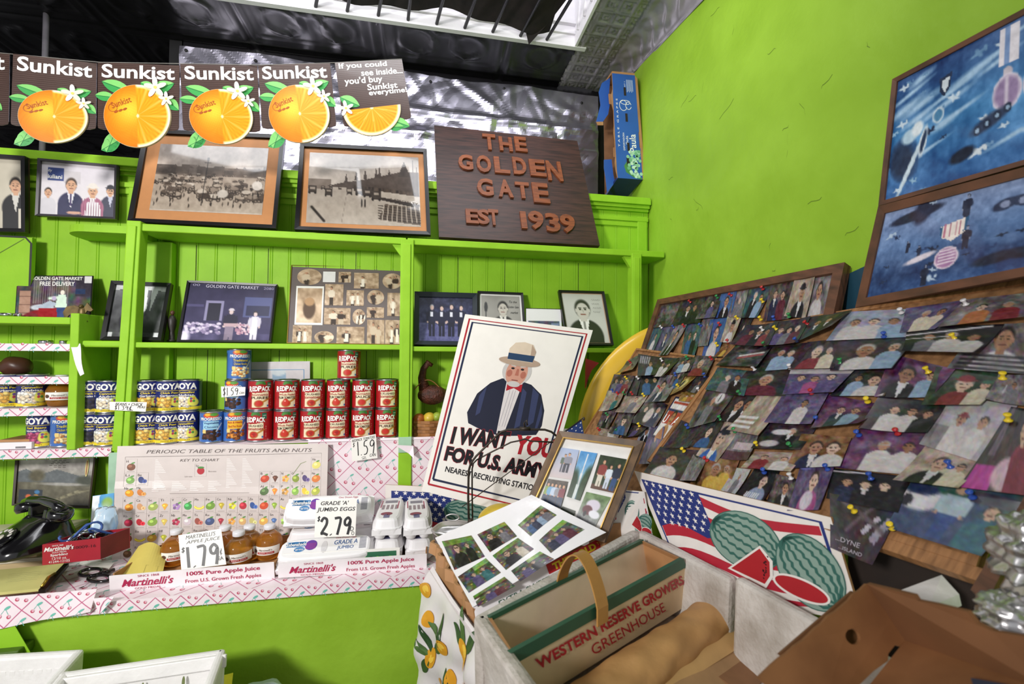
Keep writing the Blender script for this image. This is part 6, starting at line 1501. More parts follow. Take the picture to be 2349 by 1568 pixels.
# egg cartons
EGGW = mat('white_foam', 'f3f0f2', .5, noise=.02)
def carton(label, mtx, art='top'):
    o = thing('egg_carton', label, 'egg carton', mtx.translation, 'egg cartons'); W, Dp, H = .30, .105, .070
    if art == 'end': W = .25
    f = lambda x, y, z: mtx @ Vector((x, y, z))
    def loft(rings, m, name):
        mb = MB(); vs = []; fs = []; n = 36
        for hw, hd, z in rings:
            for k in range(n):
                a = 2*math.pi*k/n; c_, s_ = math.cos(a), math.sin(a); p = 5.0
                r = (abs(c_)**p+abs(s_)**p)**(-1/p); vs.append(f(hw*r*c_, hd*r*s_, z))
        for i in range(len(rings)-1):
            for k in range(n): k2 = (k+1) % n; fs.append((i*n+k, i*n+k2, (i+1)*n+k2, (i+1)*n+k))
        fs.append(tuple(range((len(rings)-1)*n, len(rings)*n))); fs.append(tuple(range(n-1, -1, -1)))
        mb.add(vs, fs, m, False); return mb.build(name, o)
    loft([(W/2-.006, Dp/2-.006, .036), (W/2, Dp/2, .036), (W/2, Dp/2, .040), (W/2-.004, Dp/2-.004, .042), (W/2-.009, Dp/2-.009, .062), (W/2-.012, Dp/2-.012, .067), (W/2-.018, Dp/2-.018, .070)], EGGW, 'lid')
    mb = MB()
    for i in range(6):
        for j in range(2):
            x, y = (i-2.5)*(W-.012)/6, (j-.5)*(Dp-.012)/2; vs = []; n = 14
            pr = [(.0238, .036), (.0225, .024), (.019, .010), (.014, .002), (0, 0)]
            for r, z in pr:
                for k in range(n): a = 2*math.pi*k/n; vs.append(f(x+r*math.cos(a), y+r*math.sin(a), z))
            mb.add(vs, [(a_*n+k, (a_+1)*n+k, (a_+1)*n+(k+1) % n, a_*n+(k+1) % n) for a_ in range(4) for k in range(n)], EGGW, True)
    mb.hexa([f(x, y, z) for z in (.018, .036) for x, y in ((-W/2+.004, -Dp/2+.004), (W/2-.004, -Dp/2+.004), (W/2-.004, Dp/2-.004), (-W/2+.004, Dp/2-.004))], EGGW)
    mb.build('base', o)
    mb = MB()
    if art == 'top':
        T = Surf(f(-W/2+.014, Dp/2-.014, .0703), f(W/2-.014, Dp/2-.014, .0703), f(W/2-.014, -Dp/2+.014, .0703), f(-W/2+.014, -Dp/2+.014, .0703))
        mb.ell(T, .14, .72, .10, .13, flat('2f7ab8'), .0004); mb.rect(T, .05, .6, .26, .84, flat('2f7ab8'), .0004); mb.ell(T, .20, .46, .06, .12, flat('2f7ab8'), .0004); mb.text(T, 'Esbenshade', .05, .63, .27, .80, W_, bold=.02); mb.text(T, 'Farms', .14, .40, .25, .54, W_)
        mb.ell(T, .325, .64, .068, .25, flat('6a3aa0'), .0006); 
        for k in range(5): mb.rect(T, .27, .46+k*.06, .38, .48+k*.06, flat('b03a8a'), .0008)
        mb.text(T, 'One Dozen Eggs', .60, .84, .84, .94, flat('b0304c')); mb.text(T, 'GRADE A', .59, .56, .86, .78, flat('2a5a9a'), shear=.1); mb.text(T, 'JUMBO', .63, .28, .82, .48, flat('2a5a9a'), shear=.1)
        for k in range(9): mb.rect(T, .885, .30+k*.065, .965, .335+k*.065, flat('7a7a88'), .0004)
        mb.ell(T, .48, .5, .035, .3, mat('foam_dent_shade', 'dcd8dc', .5), .0004)  # dent's shade drawn as a darker oval, the lid stays flat
    else:
        T = Surf(f(-W/2+.012, -Dp/2+.014, .0703), f(-W/2+.012, Dp/2-.014, .0703), f(W/2-.012, Dp/2-.014, .0703), f(W/2-.012, -Dp/2+.014, .0703))
        T = Surf(f(W/2-.012, Dp/2-.014, .0703), f(W/2-.012, -Dp/2+.014, .0703), f(-W/2+.012, -Dp/2+.014, .0703), f(-W/2+.012, Dp/2-.014, .0703))
        mb.ell(T, .42, .22, .26, .07, flat('8a3a4c'), .0004); mb.rect(T, .32, .05, .58, .2, flat('6a6a90'), .0004)
        for k in range(4): mb.rect(T, .12+.2*k, .42, .24+.2*k, .62, flat('9a8a90'), .0004)
        mb.rect(T, .04, .50, .09, .84, flat('b0506a'), .0004); mb.rect(T, .82, .44, .87, .8, flat('b0506a'), .0004); mb.rect(T, .2, .72, .78, .84, flat('8a8690'), .0004)
    mb.build('printed_label', o); return o
def eul(x, y, z): return Matrix.Rotation(z, 4, 'Z') @ Matrix.Rotation(y, 4, 'Y') @ Matrix.Rotation(x, 4, 'X')
p = PY(757, 1250, 1.625); carton('egg carton lying in the tray behind the red and green card', Matrix.Translation((p.x-.003, 1.605, ZC0+.012)) @ eul(.50, 0, .03))
p = PY(764, 1225, 1.70); carton('egg carton lying flat behind the 2.79 card, below the printed lid', Matrix.Translation((p.x, 1.715, .875)) @ eul(.08, 0, .02))
p = PY(762, 1150, 1.72); carton('topmost egg carton with its printed blue and purple lid tipped forward', Matrix.Translation((p.x, 1.715, .982)) @ eul(.85, .02, .03))
for x, z, dx, w in ((889, ZC0+.008, 0, 'lower egg carton seen end-on, left stack beside the printed lid'), (887, ZC0+.080, 0, 'upper egg carton seen end-on, left stack beside the printed lid'), (957, ZC0+.002, .0, 'lower egg carton seen end-on, rightmost stack on the tray'), (952, ZC0+.074, 0, 'upper egg carton seen end-on, rightmost stack on the tray')):
    p = PY(x, 1230, 1.60); carton(w, Matrix.Translation((p.x+.004, 1.69, z)) @ eul(0, 0, math.pi/2+(.05 if x > 900 else -.02)), 'end')
S = Surf(PY(725, 1146, 1.60), PY(819, 1144, 1.60), PY(815, 1229, 1.565), PY(721, 1232, 1.565))
o = slip(S, 'white card priced 2.79 for jumbo eggs, propped on the cartons')
mb = MB(); mb.text(S, "GRADE 'A'", .12, .85, .80, .96, PEN, shear=.2, bold=.01); mb.text(S, 'JUMBO EGGS', .03, .65, .97, .79, PEN, shear=.2, bold=.01); hand(mb, S, '2.79', .12, .05, .90, .52, .008); hand(mb, S, '$', .04, .42, .14, .55, .003); mb.text(S, 'D', .87, .14, .95, .26, PEN); mb.text(S, 'O', .90, .03, .97, .13, PEN); mb.build('lettering', o)

# ---- left end of the counter
c = Cv(84, 60, '7a7468'); c.grad('b8aeb0', '9a948c', .62, 1); c.grad('8c8884', '6f6a5c', .45, .62); c.grad('6a6450', '4a4430', 0, .45); c.noise(.16, 6, 4); c.poly([(0, .45), (.0, .66), (.1, .72), (.28, .6), (.5, .72), (.66, .66), (.85, .58), (1, .54), (1, .45)], '5f6468'); c.ell(.25, .58, .1, .12, '5a5238', .6); c.ell(.9, .5, .12, .1, '3c4030', .6); c.ell(.6, .42, .3, .03, 'a8a4a0', .6)
for k in range(14): c.line(.45+k*.03, .05+k*.02, .7+k*.025, .22+k*.01, .02, ['8a8264', '5c5640', 'a29a7c'][k % 3])
c.noise(.1, 18, 5); c.poly([(.03, .02), (.34, .02), (.34, .30), (.03, .30)], '1a2430'); c.ell(.16, .15, .04, .05, 'd8642c', .3); c.ell(.26, .15, .04, .05, 'd89a3c', .3); c.ell(.27, .25, .035, .04, '3a7ab0', .3)
S = Q(lean(1.925, .86, 1.985, 1.2), (41, 1040), (224, 1042), (210, 1165), (32, 1158))
o = framed('framed old river landscape print with a small thermometer, behind the telephone', S, c.a, .007, .010, mat('dark_brown_frame', '3a2a20', .5), letters=lambda mb, S: [mb.rect(S, .40+.02*((k*3) % 4)+.012*j*5, .935-k*.035, .40+.02*((k*3) % 4)+.012*j*5+.04, .947-k*.035, flat('5a544e')) for k in range(6) for j in range(4-(k % 2))])
mb = MB(); mb.ell(S, .89, .75, .022, .17, flat('d8c88a', .3), .004); mb.stroke(S, [(.89, .62), (.89, .88)], .0015, REDI, .005); mb.build('thermometer', o)
BLK = mat('black_bakelite', '121114', .18, noise=.1, coat=.5)
ph = thing('telephone', 'black rotary dial telephone on cream file boxes at the left', 'telephone', PZ(72, 1252, .935), None)
pb = PZ(72, 1252, .935)
mt = Matrix.Translation(pb) @ Matrix.Rotation(-.55, 4, 'Z') @ Matrix.Scale(.92, 4)
f = lambda x, y, z: mt @ Vector((x, y, z))
mb = MB(); vs = []; fs = []; n = 32
for hw, y0, y1, z in ((.105, -.115, .10, 0), (.108, -.118, .103, .010), (.102, -.105, .098, .03), (.085, -.055, .09, .06), (.070, -.015, .082, .085), (.060, .0, .072, .098)):
    for k in range(n):
        a = 2*math.pi*k/n; c_, s_ = math.cos(a), math.sin(a); r = (abs(c_)**4+abs(s_)**4)**-.25
        vs.append(f(hw*r*c_, (y0+y1)/2+(y1-y0)/2*r*s_, z))
for i in range(5):
    for k in range(n): k2 = (k+1) % n; fs.append((i*n+k, i*n+k2, (i+1)*n+k2, (i+1)*n+k))
fs.append(tuple(range(5*n, 6*n))); fs.append(tuple(range(n-1, -1, -1)))
mb.add(vs, fs, BLK, True); mb.build('body', ph)
ax = (f(0, -.55, .9)-f(0, 0, 0)).normalized()
mb = MB(); dc = f(0, -.078, .052); mb.lathe([(.040, -.004), (.043, .002), (.040, .006), (.0, .007)], dc, BLK, 36, axis=ax); mb.build('dial', ph)
mb = MB(); e1 = (f(1, 0, 0)-f(0, 0, 0)).normalized(); e2 = ax.cross(e1)
for k in range(10): a = .6+k*.5; mb.lathe([(.0062, 0), (.0062, .0012), (0, .0012)], dc+ax*.0066+e1*.030*math.cos(a)+e2*.030*math.sin(a), flat('cfc9c4'), 10, axis=ax)
mb.lathe([(.013, 0), (.013, .0014), (0, .0014)], dc+ax*.0066, flat('d8d0c4'), 16, axis=ax); mb.build('dial_finger_holes', ph)
mb = MB()
mb.tube([f(-.115, .03, .128), f(-.08, .03, .142), (f(0, .03, .150)), f(.08, .03, .142), f(.115, .03, .128)], [.016, .015, .014, .015, .016], BLK, 14)
for s in (-1, 1): mb.lathe([(.020, .0), (.031, -.004), (.033, -.022), (.028, -.034), (0, -.035)], f(s*.108, .03, .134), BLK, 24, axis=(f(s*.25, 0, 1)-f(0, 0, 0)).normalized())
mb.build('handset', ph)
for s in (-1, 1): MB().hexa([f(s*.045-.012, .01, .096), f(s*.045+.012, .01, .096), f(s*.045+.012, .06, .096), f(s*.045-.012, .06, .096), f(s*.05-.01, .012, .128), f(s*.05+.01, .012, .128), f(s*.05+.01, .056, .128), f(s*.05-.01, .056, .128)], BLK, .003).build('cradle_prong', ph)
FILE = mat('cream_file_card', 'cdb487', .6, noise=.06, stretch=(1, 1, 40)); 
for k, (z0, z1, x1, y) in enumerate(((ZC0, .890, 97, 1302), (.8905, .934, 84, 1277))):
    a = PZ(x1, y, z0); o = thing('file_box', ('lower', 'upper')[k]+' cream cardboard file box stacked under the black telephone', 'box', (a.x-.2, a.y+.1, z0), 'file boxes')
    MB().hexa([(a.x-.42, a.y-.02, z0), (a.x, a.y, z0), (a.x+.0, a.y+.22, z0), (a.x-.42, a.y+.2, z0), (a.x-.42, a.y-.02, z1-.006), (a.x, a.y, z1-.006), (a.x, a.y+.22, z1-.006), (a.x-.42, a.y+.2, z1-.006)], FILE, .002).build('body', o)
    MB().hexa([(a.x-.425, a.y-.026, z1-.012), (a.x+.004, a.y-.005, z1-.012), (a.x+.004, a.y+.224, z1-.012), (a.x-.425, a.y+.204, z1-.012), (a.x-.425, a.y-.026, z1), (a.x+.004, a.y-.005, z1), (a.x+.004, a.y+.224, z1), (a.x-.425, a.y+.204, z1)], mat('pale_lid_card', 'd8cdb4', .6, noise=.05), .002).build('lid', o)
REDC = mat('red_printed_card', 'ac2434', .5, noise=.06)
S = Surf(PY(97, 1249, 1.600), PY(230, 1234, 1.600), PY(231, 1282, 1.612), PY(97, 1296, 1.612))
rb = thing('juice_box', 'small open red cardboard juice box holding cables, beside the telephone', 'box', S(.5, 0))
mb = MB(); slab(mb, S, .003, REDC)
mb.text(S, 'SINCE 1868', .17, .86, .36, .93, W_); mb.text(S, "Martinelli's", .03, .64, .54, .86, W_, bold=.02, shear=.3); mb.text(S, 'GOLD MEDAL', .17, .53, .42, .61, W_); mb.text(S, 'Sparkling', .14, .36, .44, .50, W_, bold=.02); mb.text(S, '12/10 oz.', .17, .22, .42, .34, W_); mb.text(S, '41244-12105', .11, .06, .47, .18, W_); mb.text(S, '010009-16', .46, .62, .92, .76, flat('5a1c28'))
mb.build('front_panel', rb)
a, b, c_, d = S(0, 0), S(1, 0), S(1, 1), S(0, 1); K = Vector((.035, .075, 0))
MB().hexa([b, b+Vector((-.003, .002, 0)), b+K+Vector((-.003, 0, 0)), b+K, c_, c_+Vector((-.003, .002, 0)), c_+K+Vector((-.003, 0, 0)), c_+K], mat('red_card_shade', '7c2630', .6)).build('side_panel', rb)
MB().hexa([a, a+Vector((.003, .002, 0)), a+K+Vector((.003, 0, 0)), a+K, d, d+Vector((.003, .002, 0)), d+K+Vector((.003, 0, 0)), d+K], REDC).build('side_panel', rb)
MB().hexa([a+Vector((0, .004, 0)), b+Vector((0, .004, 0)), b+K, a+K, a+Vector((0, .004, .003)), b+Vector((0, .004, .003)), b+K+Vector((0, 0, .003)), a+K+Vector((0, 0, .003))], KRAFTIN).build('floor_panel', rb)
MB().hexa([a+K, b+K, b+K+Vector((0, .003, 0)), a+K+Vector((0, .003, 0)), d+K, c_+K, c_+K+Vector((0, .003, 0)), d+K+Vector((0, .003, 0))], REDC).build('back_panel', rb)
CHROME = mat('chrome', 'c8c8d0', .15, 1.0, noise=.05)
q = random.Random(12)
for k, (w, m) in enumerate((('black coiled cable heaped in the red juice box', BLK), ('shiny chrome chain lying on top of the red juice box', CHROME), ('blue and red cable sticking out of the red juice box', flat('3a5aa0')))):
    pts = []; n = 40; zz = d.z-.022+.010*k
    for i in range(n):
        t = i/n; pts.append(a.lerp(b, .15+.7*t)+K*(.5+.33*math.sin(t*17+k*2))+Vector((0, 0, zz-a.z+.014*math.sin(t*23+k)+.012*k*math.sin(t*3.1))))
    o = MB().tube(pts, (.006, .005, .0035)[k], m, 8).build('cable' if k != 1 else 'chain'); tag(o, w, 'cable' if k != 1 else 'chain')
S = Surf(PY(213, 1137, 1.80), PY(262, 1130, 1.80), PY(258, 1236, 1.74), PY(205, 1240, 1.74))
o = thing('snack_packet', 'blue and white packet standing beside the left edge of the fruit chart', 'packet', S(.5, 0))
c = Cv(30, 60, '4a9ad0'); c.poly([(0, 1), (.35, 1), (.15, 0), (0, 0)], 'e8eef4'); c.ell(.7, .8, .25, .12, '8ab04a', .5); c.ell(.6, .45, .35, .3, 'bcd4e6', .8); c.rect(0, .05, .2, .28, 'b82c4a'); c.noise(.12, 6, 4)
mb = MB(); slab(mb, S, .03, flat('dfe6ee')); mb.build('body', o); mb = MB(); sheet(mb, S, c.a, GLOSS, .0006); mb.build('printed_front', o)
PLAST = bpy.data.materials.new('clear_plastic'); PLAST.use_nodes = True
b_ = PLAST.node_tree.nodes['Principled BSDF']; b_.inputs['Base Color'].default_value = (.85, .92, .98, 1); b_.inputs['Transmission Weight'].default_value = .85; b_.inputs['Roughness'].default_value = .12; b_.inputs['IOR'].default_value = 1.15
rr = random.Random(3); ph_ = [(rr.uniform(6, 14), rr.uniform(0, 6)) for _ in range(6)]
o = MB().ellipsoid(PY(240, 1205, 1.72), (.035, .03, .065), PLAST, 28, 20, lambda d: 1+.12*sum(math.sin(a*d[i % 3]+b) for i, (a, b) in enumerate(ph_))/2).build('plastic_bag')
tag(o, 'crumpled clear plastic bag in front of the blue and white packet', 'plastic bag')
BROWNB = mat('brown_hardboard', '6a4a30', .55, noise=.12)
cb = thing('clipboard', 'brown clipboard holding a yellow pad at the front left of the counter', 'clipboard', PZ(60, 1345, .872))
S = Surf(PZ(-60, 1312, .874), PZ(158, 1291, .877), PZ(110, 1352, .868), PZ(-60, 1372, .868))
mb = MB(); slab(mb, S, .004, BROWNB); mb.build('board', cb)
S2 = Surf(PZ(-60, 1312, .884), PZ(147, 1291, .886), PZ(100, 1348, .878), PZ(-60, 1364, .878))
mb = MB(); slab(mb, S2, .008, mat('yellow_pad', 'd6d084', .6, noise=.03)); 
for k in range(5): mb.stroke(S2, [(.4+.05*i, .72-.08*k+.015*math.sin(i*2.3+k)) for i in range(9)], .0010, flat('9a9a70'), .0005)
mb.build('paper_pad', cb)
S3 = Surf(PZ(146, 1293, .890), PZ(158, 1291, .890), PZ(104, 1352, .882), PZ(88, 1352, .882))
mb = MB(); slab(mb, S3, .010, mat('dark_clip_metal', '2c2620', .4, .6)); p0, p1 = S3(.3, .05, .004), S3(.3, .55, .004); mb.build('clip', cb)
MB().tube([p0, S3(.5, .25, .016), p1], .004, mat('brass_clip', 'b8983c', .3, .9), 8).build('clip_lever', cb)
sc = thing('scissors', 'black handled scissors lying on the counter left of the juice tray', 'scissors', PZ(215, 1320, .856))
def loop(cx_, cy_, rx, ry, ro, z, name):
    P = [PZ(cx_+rx*math.cos(t)*math.cos(ro)-ry*math.sin(t)*math.sin(ro), cy_+rx*math.cos(t)*math.sin(ro)+ry*math.sin(t)*math.cos(ro), z) for t in np.linspace(0, 2*math.pi, 24)]
    MB().tube(P, .005, BLK, 8).build(name, sc)
loop(208, 1312, 26, 8, -.12, .862, 'handle'); loop(228, 1326, 26, 8, -.05, .860, 'handle')
mb = MB(); mb.tube([PZ(232, 1316, .861), PZ(262, 1306, .860)], .006, BLK, 8); mb.build('pivot_arm', sc)
S = Surf(PZ(196, 1342, .858), PZ(204, 1336, .858), PZ(186, 1348, .857), PZ(180, 1348, .857)); mb = MB(); slab(mb, S, .002, CHROME); mb.build('blade', sc)
S = Surf(PZ(188, 1285, .858), PZ(262, 1290, .857), PZ(250, 1304, .8565), PZ(180, 1294, .8565))
o = MB(); slab(o, S, .0006, CARD); tag(o.build('paper_scrap'), 'white scrap of paper on the counter behind the black scissors', 'paper')
S = Surf(PZ(-60, 1303, .858), PZ(66, 1303, .858), PZ(62, 1316, .857), PZ(-60, 1316, .857))
o = MB(); slab(o, S, .004, flat('3f7a5c')); tag(o.build('green_folder'), 'thin green folder under the yellow pad at the left edge', 'folder')

# ---- small things on the shelves
o = thing('root_vegetable', 'brown round root vegetable on the middle board of the box shelf', 'vegetable', PY(32, 875, 1.92))
p = PY(33, 855, 1.92); MB().ellipsoid((p.x, 1.925, BOARDS[1]+.0385), (.048, .036, .035), mat('brown_skin', '4e2c20', .4, noise=.25), 24, 16, lambda d: 1+.05*math.sin(d.x*5+d.z*4)+.12*max(0, d.x-.6)).build('body', o)
for x, y, z, r, w in ((18, 741, 1.686, .023, 'round silver lid on top of the box shelf, at the left edge'), (105, 795, BOARDS[0]+.004, .020, 'round silver lid on the top lined board of the box shelf'), (146, 795, BOARDS[0]+.004, .012, 'tiny silver cap on the lined board beside the torn flap'), (44, 741, 1.686, .007, 'very small silver cap beside the lid on the box shelf')):
    p = PY(x, y, 1.87); tag(MB().lathe([(r*.95, 0), (r, .001), (r, .009), (r*.9, .012), (0, .0115)], (p.x, 1.87, z), CHROME, 28).build('jar_lid'), w, 'lid')
S = Surf(PY(-20, 1012, 1.85), PY(71, 1012, 1.85), PY(71, 1027, 1.846), PY(-20, 1030, 1.846))
o = thing('carton', 'small flat white box lying on the lined shelf beside pink beans can', 'box', S(.5, 0))
a, b = S(0, 0), S(1, 0); MB().box((a.x, 1.848, 1.2235), (b.x, 1.96, 1.247), TRAYW, .002).build('body', o)
S = Surf((a.x, 1.8475, 1.2465), (b.x, 1.8475, 1.2465), (b.x, 1.8475, 1.224), (a.x, 1.8475, 1.224)); mb = MB()
for k in range(12): mb.rect(S, .6+k*.022, .12, .61+k*.022, .42, flat('4a4a50'), .0006)
mb.build('barcode', o); MB().box((a.x+.01, 1.86, 1.2473), (b.x-.01, 1.95, 1.2555), KRAFT, .001).build('lid', o)
BRONZE = mat('old_bronze', '6e5a34', .45, .5, noise=.3, scale=40)
eg = thing('eagle_figurine', 'small bronze eagle with spread wings before the delivery photo', 'figurine', PY(190, 737, 1.86))
ep = PY(188, 718, 1.868)
MB().ellipsoid(ep, (.012, .009, .026), BRONZE, 16, 12).ellipsoid(ep+Vector((.0, -.004, .024)), (.007, .008, .008), BRONZE, 12, 8).build('body', eg)
for pts in ([(186, 706), (170, 700), (152, 703), (144, 716), (149, 735), (158, 722), (170, 718), (182, 722)], [(192, 706), (200, 694), (213, 710), (208, 714), (200, 712), (194, 720)]):
    mb = MB(); mb.prism([PY(x, y, 1.866) for x, y in (pts if pts[1][0] > 190 else pts[::-1])][::-1], (0, .005, 0), BRONZE); mb.build('wing', eg)
mb = MB(); mb.prism([PY(x, y, 1.866) for x, y in ((184, 726), (192, 724), (200, 737), (188, 737))][::-1], (0, .005, 0), BRONZE); mb.build('tail', eg)
fg = thing('figurine', 'small dark standing figurine beside the purple market photo', 'figurine', PY(394, 783, 1.95))
p = PY(394, 783, 1.95); FD = mat('dark_carved_wood', '2a2420', .5)
MB().lathe([(.016, 0), (.016, .006), (.010, .008), (.009, .04), (.014, .06), (.015, .085), (.008, .10), (.004, .103)], p, FD, 16).build('body', fg)
MB().ellipsoid(p+Vector((0, 0, .112)), (.0075, .0075, .010), mat('brown_face', '5a3626', .5), 14, 10).build('head', fg)

# ------------------------------------------------------------------ recruiting poster and things beside it
POSTW = mat('cream_poster_card', 'faf4ee', .35, noise=.02, coat=.35)
S = Q(lean(1.50, 1.08, 1.63, 1.62), (1067, 720), (1360, 757), (1232, 1191), (967, 1125))
o = thing('recruiting_poster', 'large cream army recruiting poster with a man in a pale hat, tilted before the shelves', 'poster', S(.5, 0))
mb = MB(); slab(mb, S, .004, POSTW); mb.build('poster_board', o)
RED2 = flat('b3202f', .35); NAV2 = flat('20294a', .35)
mb = MB()
for k, (a, m, w) in enumerate(((.040, RED2, .0065), (.068, NAV2, .0075))):
    b = a*S.w/S.h; mb.stroke(S, [(a, b*1.5), (1-a, b*1.5), (1-a, 1-b), (a, 1-b), (a, b*1.5)], w, m, .0006+.0002*k)
mb.build('printed_border', o)
# a plain figure of a man in dark coat and pale hat
mb = MB(); SKIN = flat('d39a86', .35); SKIN2 = flat('b8705f', .35); HAIR = flat('cfcac8', .35); COAT = flat('22243a', .35); COAT2 = flat('3a4166', .35); SHIRT = flat('e4dcdc', .35); HAT = flat('e0cdb8', .35); HATD = flat('b89f8c', .35); BAND = flat('2c4466', .35)
mb.poly(S, [(.23, .385), (.20, .44), (.24, .55), (.32, .62), (.40, .655), (.52, .66), (.64, .645), (.74, .60), (.80, .52), (.815, .44), (.79, .39), (.66, .37), (.5, .35), (.36, .36)], COAT, .0006)
for pts in ([(.66, .63), (.72, .6), (.74, .45), (.70, .42)], [(.76, .56), (.79, .5), (.785, .42), (.765, .42)], [(.30, .60), (.26, .54), (.27, .43), (.30, .45)], [(.58, .62), (.62, .6), (.64, .42), (.6, .40)]): mb.poly(S, pts, COAT2, .0008)
mb.poly(S, [(.44, .655), (.57, .655), (.55, .50), (.53, .36), (.47, .36), (.455, .50)], SHIRT, .0009)
for x in (.485, .51, .53): mb.stroke(S, [(x, .6), (x-.01, .4)], .002, flat('b8b0b8', .35), .0011)
mb.poly(S, [(.45, .635), (.51, .622), (.57, .64), (.575, .595), (.51, .612), (.455, .59)], RED2, .0012)
mb.ell(S, .50, .705, .115, .075, HAIR, .0010); mb.ell(S, .50, .70, .085, .078, SKIN, .0012)
mb.ell(S, .445, .69, .022, .02, SKIN2, .0014); mb.ell(S, .555, .69, .022, .02, SKIN2, .0014)
for s in (-1, 1): mb.ell(S, .50+s*.038, .72, .014, .006, flat('2a2024', .35), .0016, 12); mb.stroke(S, [(.50+s*.018, .732), (.50+s*.058, .738)], .004, HAIR, .0016)
mb.poly(S, [(.495, .72), (.512, .72), (.52, .682), (.49, .682)], SKIN2, .0015); mb.stroke(S, [(.475, .655), (.525, .655)], .0035, flat('8a4a48', .35), .0016); mb.ell(S, .5, .633, .05, .016, HAIR, .0015)
mb.ell(S, .50, .762, .165, .026, HATD, .0018); mb.poly(S, [(.40, .765), (.395, .83), (.43, .868), (.50, .878), (.57, .868), (.605, .83), (.60, .765)], HAT, .0020); mb.poly(S, [(.40, .768), (.397, .805), (.603, .805), (.60, .768)], BAND, .0022); mb.poly(S, [(.56, .87), (.605, .83), (.6, .805), (.57, .805)], HATD, .0021)
mb.build('printed_figure', o)
mb = MB(); BK = flat('17151c', .35)
def t2(s, u0, v0, u1, v1, m, sk=0):
    if m is not RED2: mb.text(S, s, u0-.004, v0-.002, u1+.004, v1+.002, RED2, off=.0007, bold=.065, skew=sk)
    mb.text(S, s, u0, v0, u1, v1, m, off=.0010, bold=.045, skew=sk)
t2('I WANT', .13, .262, .585, .352, BK, .03); t2('YOU', .64, .275, .97, .375, RED2, .015); t2('FOR U.S. ARMY', .115, .172, .965, .248, BK, .012)
mb.text(S, 'NEAREST RECRUITING STATION', .145, .118, .93, .147, BK, bold=.02, off=.0009, skew=.004); mb.build('lettering', o)

# yellow inflatable behind the poster
INF = mat('yellow_vinyl', 'efc13e', .28, noise=.05, scale=4, coat=.3)
pts = [(1370, 1130, .055), (1385, 1060, .13), (1405, 985, .17), (1437, 915, .19), (1490, 862, .20), (1550, 815, .17), (1590, 800, .12), (1610, 795, .05)]
mb = MB(); vs = []; n = 30
P = [(PY(x, y, 1.765), r) for x, y, r in pts]
for i, (p, r) in enumerate(P):
    d = P[min(i+1, len(P)-1)][0]-P[max(i-1, 0)][0]; d.normalize(); w = Vector((-d.z, 0, d.x)).normalized()
    for k in range(n): a = 2*math.pi*k/n; vs.append(p+w*(r*math.cos(a))+Vector((0, .052*min(1, r/.13)*math.sin(a), 0)))
mb.add(vs, [(i*n+k, i*n+(k+1) % n, (i+1)*n+(k+1) % n, (i+1)*n+k) for i in range(len(P)-1) for k in range(n)]+[tuple(range(n)), tuple(range((len(P)-1)*n, len(P)*n))], INF, True)
yo = thing('inflatable_toy', 'big yellow inflatable with a red pointed mark, behind poster and photo boards', 'inflatable', PY(1460, 1130, 1.765))
bd = mb.build('body', yo); md = bd.modifiers.new('smooth', 'SUBSURF'); md.levels = md.render_levels = 2
S = Surf(PY(1340, 820, 1.690), PY(1376, 830, 1.690), PY(1352, 880, 1.690), PY(1335, 900, 1.690)); mb = MB()
mb.prism([PY(x, y, 1.708) for x, y in ((1345, 822), (1374, 832), (1358, 848), (1349, 868), (1344, 890))][::-1], (0, .012, 0), flat('a02a20')); mb.build('red_mark', yo)

# small paper flag on a stick, crossing behind the brown frame
fl = thing('small_flag', 'small flag on a thin stick, its blue starred corner above the brown frame', 'flag', PD(1092, 1140, 1.42))
STK = mat('thin_dowel', '3a2f28', .6)
mb = MB(); mb.tube([PD(1060, 1162, 1.42), PD(1338, 958, 1.40)], .0016, STK, 8); mb.ellipsoid(PD(1339, 960, 1.40), (.004, .004, .006), STK, 10, 8); mb.build('stick', fl)
S = Surf(PD(1292, 990, 1.405), PD(1334, 962, 1.405), PD(1340, 1000, 1.405), PD(1300, 1030, 1.405)); mb = MB(); slab(mb, S, .0005, flat('26407e'))
for i in range(4):
    for j in range(4): mb.ell(S, .15+i*.24+.06*(j % 2), .14+j*.24, .035, .035, W_, .0006, 8)
mb.build('starred_cloth', fl)

# bent wire handle, yellow tin and foil plate
RUST = mat('rusty_wire', '4a4038', .5, .6, noise=.25)
hd = thing('wire_handle', 'bent rusty wire carrying handle standing up in front of the poster', 'handle', PD(1080, 1215, 1.37))
def bent(pts, d, r):
    P = [PD(x, y, d) for x, y in pts]; out = []
    for i in range(len(P)):
        out.append(P[i])
    return MB().tube(out, r, RUST, 8)
bent([(1076, 1212), (1074, 1140), (1075, 1080), (1080, 1062), (1092, 1046), (1135, 1003), (1150, 990), (1165, 985), (1205, 984), (1250, 985), (1265, 990), (1282, 1004)], 1.37, .0035).build('outer_wire', hd)
bent([(1084, 1190), (1083, 1130), (1083, 1075), (1086, 1062), (1094, 1054), (1128, 1036), (1172, 1014), (1192, 1010), (1204, 1006), (1216, 1011), (1272, 1014)], 1.39, .0025).build('inner_wire', hd)
mb = MB().tube([PD(1192, 983, 1.37), PD(1216, 983, 1.37)], .006, RUST, 10); mb.build('grip_sleeve', hd)
mb = MB().tube([PD(1205, 982, 1.37), PD(1202, 970, 1.37), PD(1208, 963, 1.37), PD(1210, 975, 1.37)], .0025, RUST, 8); mb.build('ring', hd)
bent([(1080, 1190), (1078, 1215), (1080, 1232)], 1.365, .008).build('socket', hd)
p = PD(1150, 1192, 1.40); yt = thing('yellow_tin', 'round yellow tin with a dark hole below the recruiting poster', 'tin', p-Vector((0, 0, .05)))
MB().ellipsoid(p, (.075, .05, .05), mat('yellow_enamel', 'd8b83a', .35, noise=.1), 28, 16).build('body', yt)
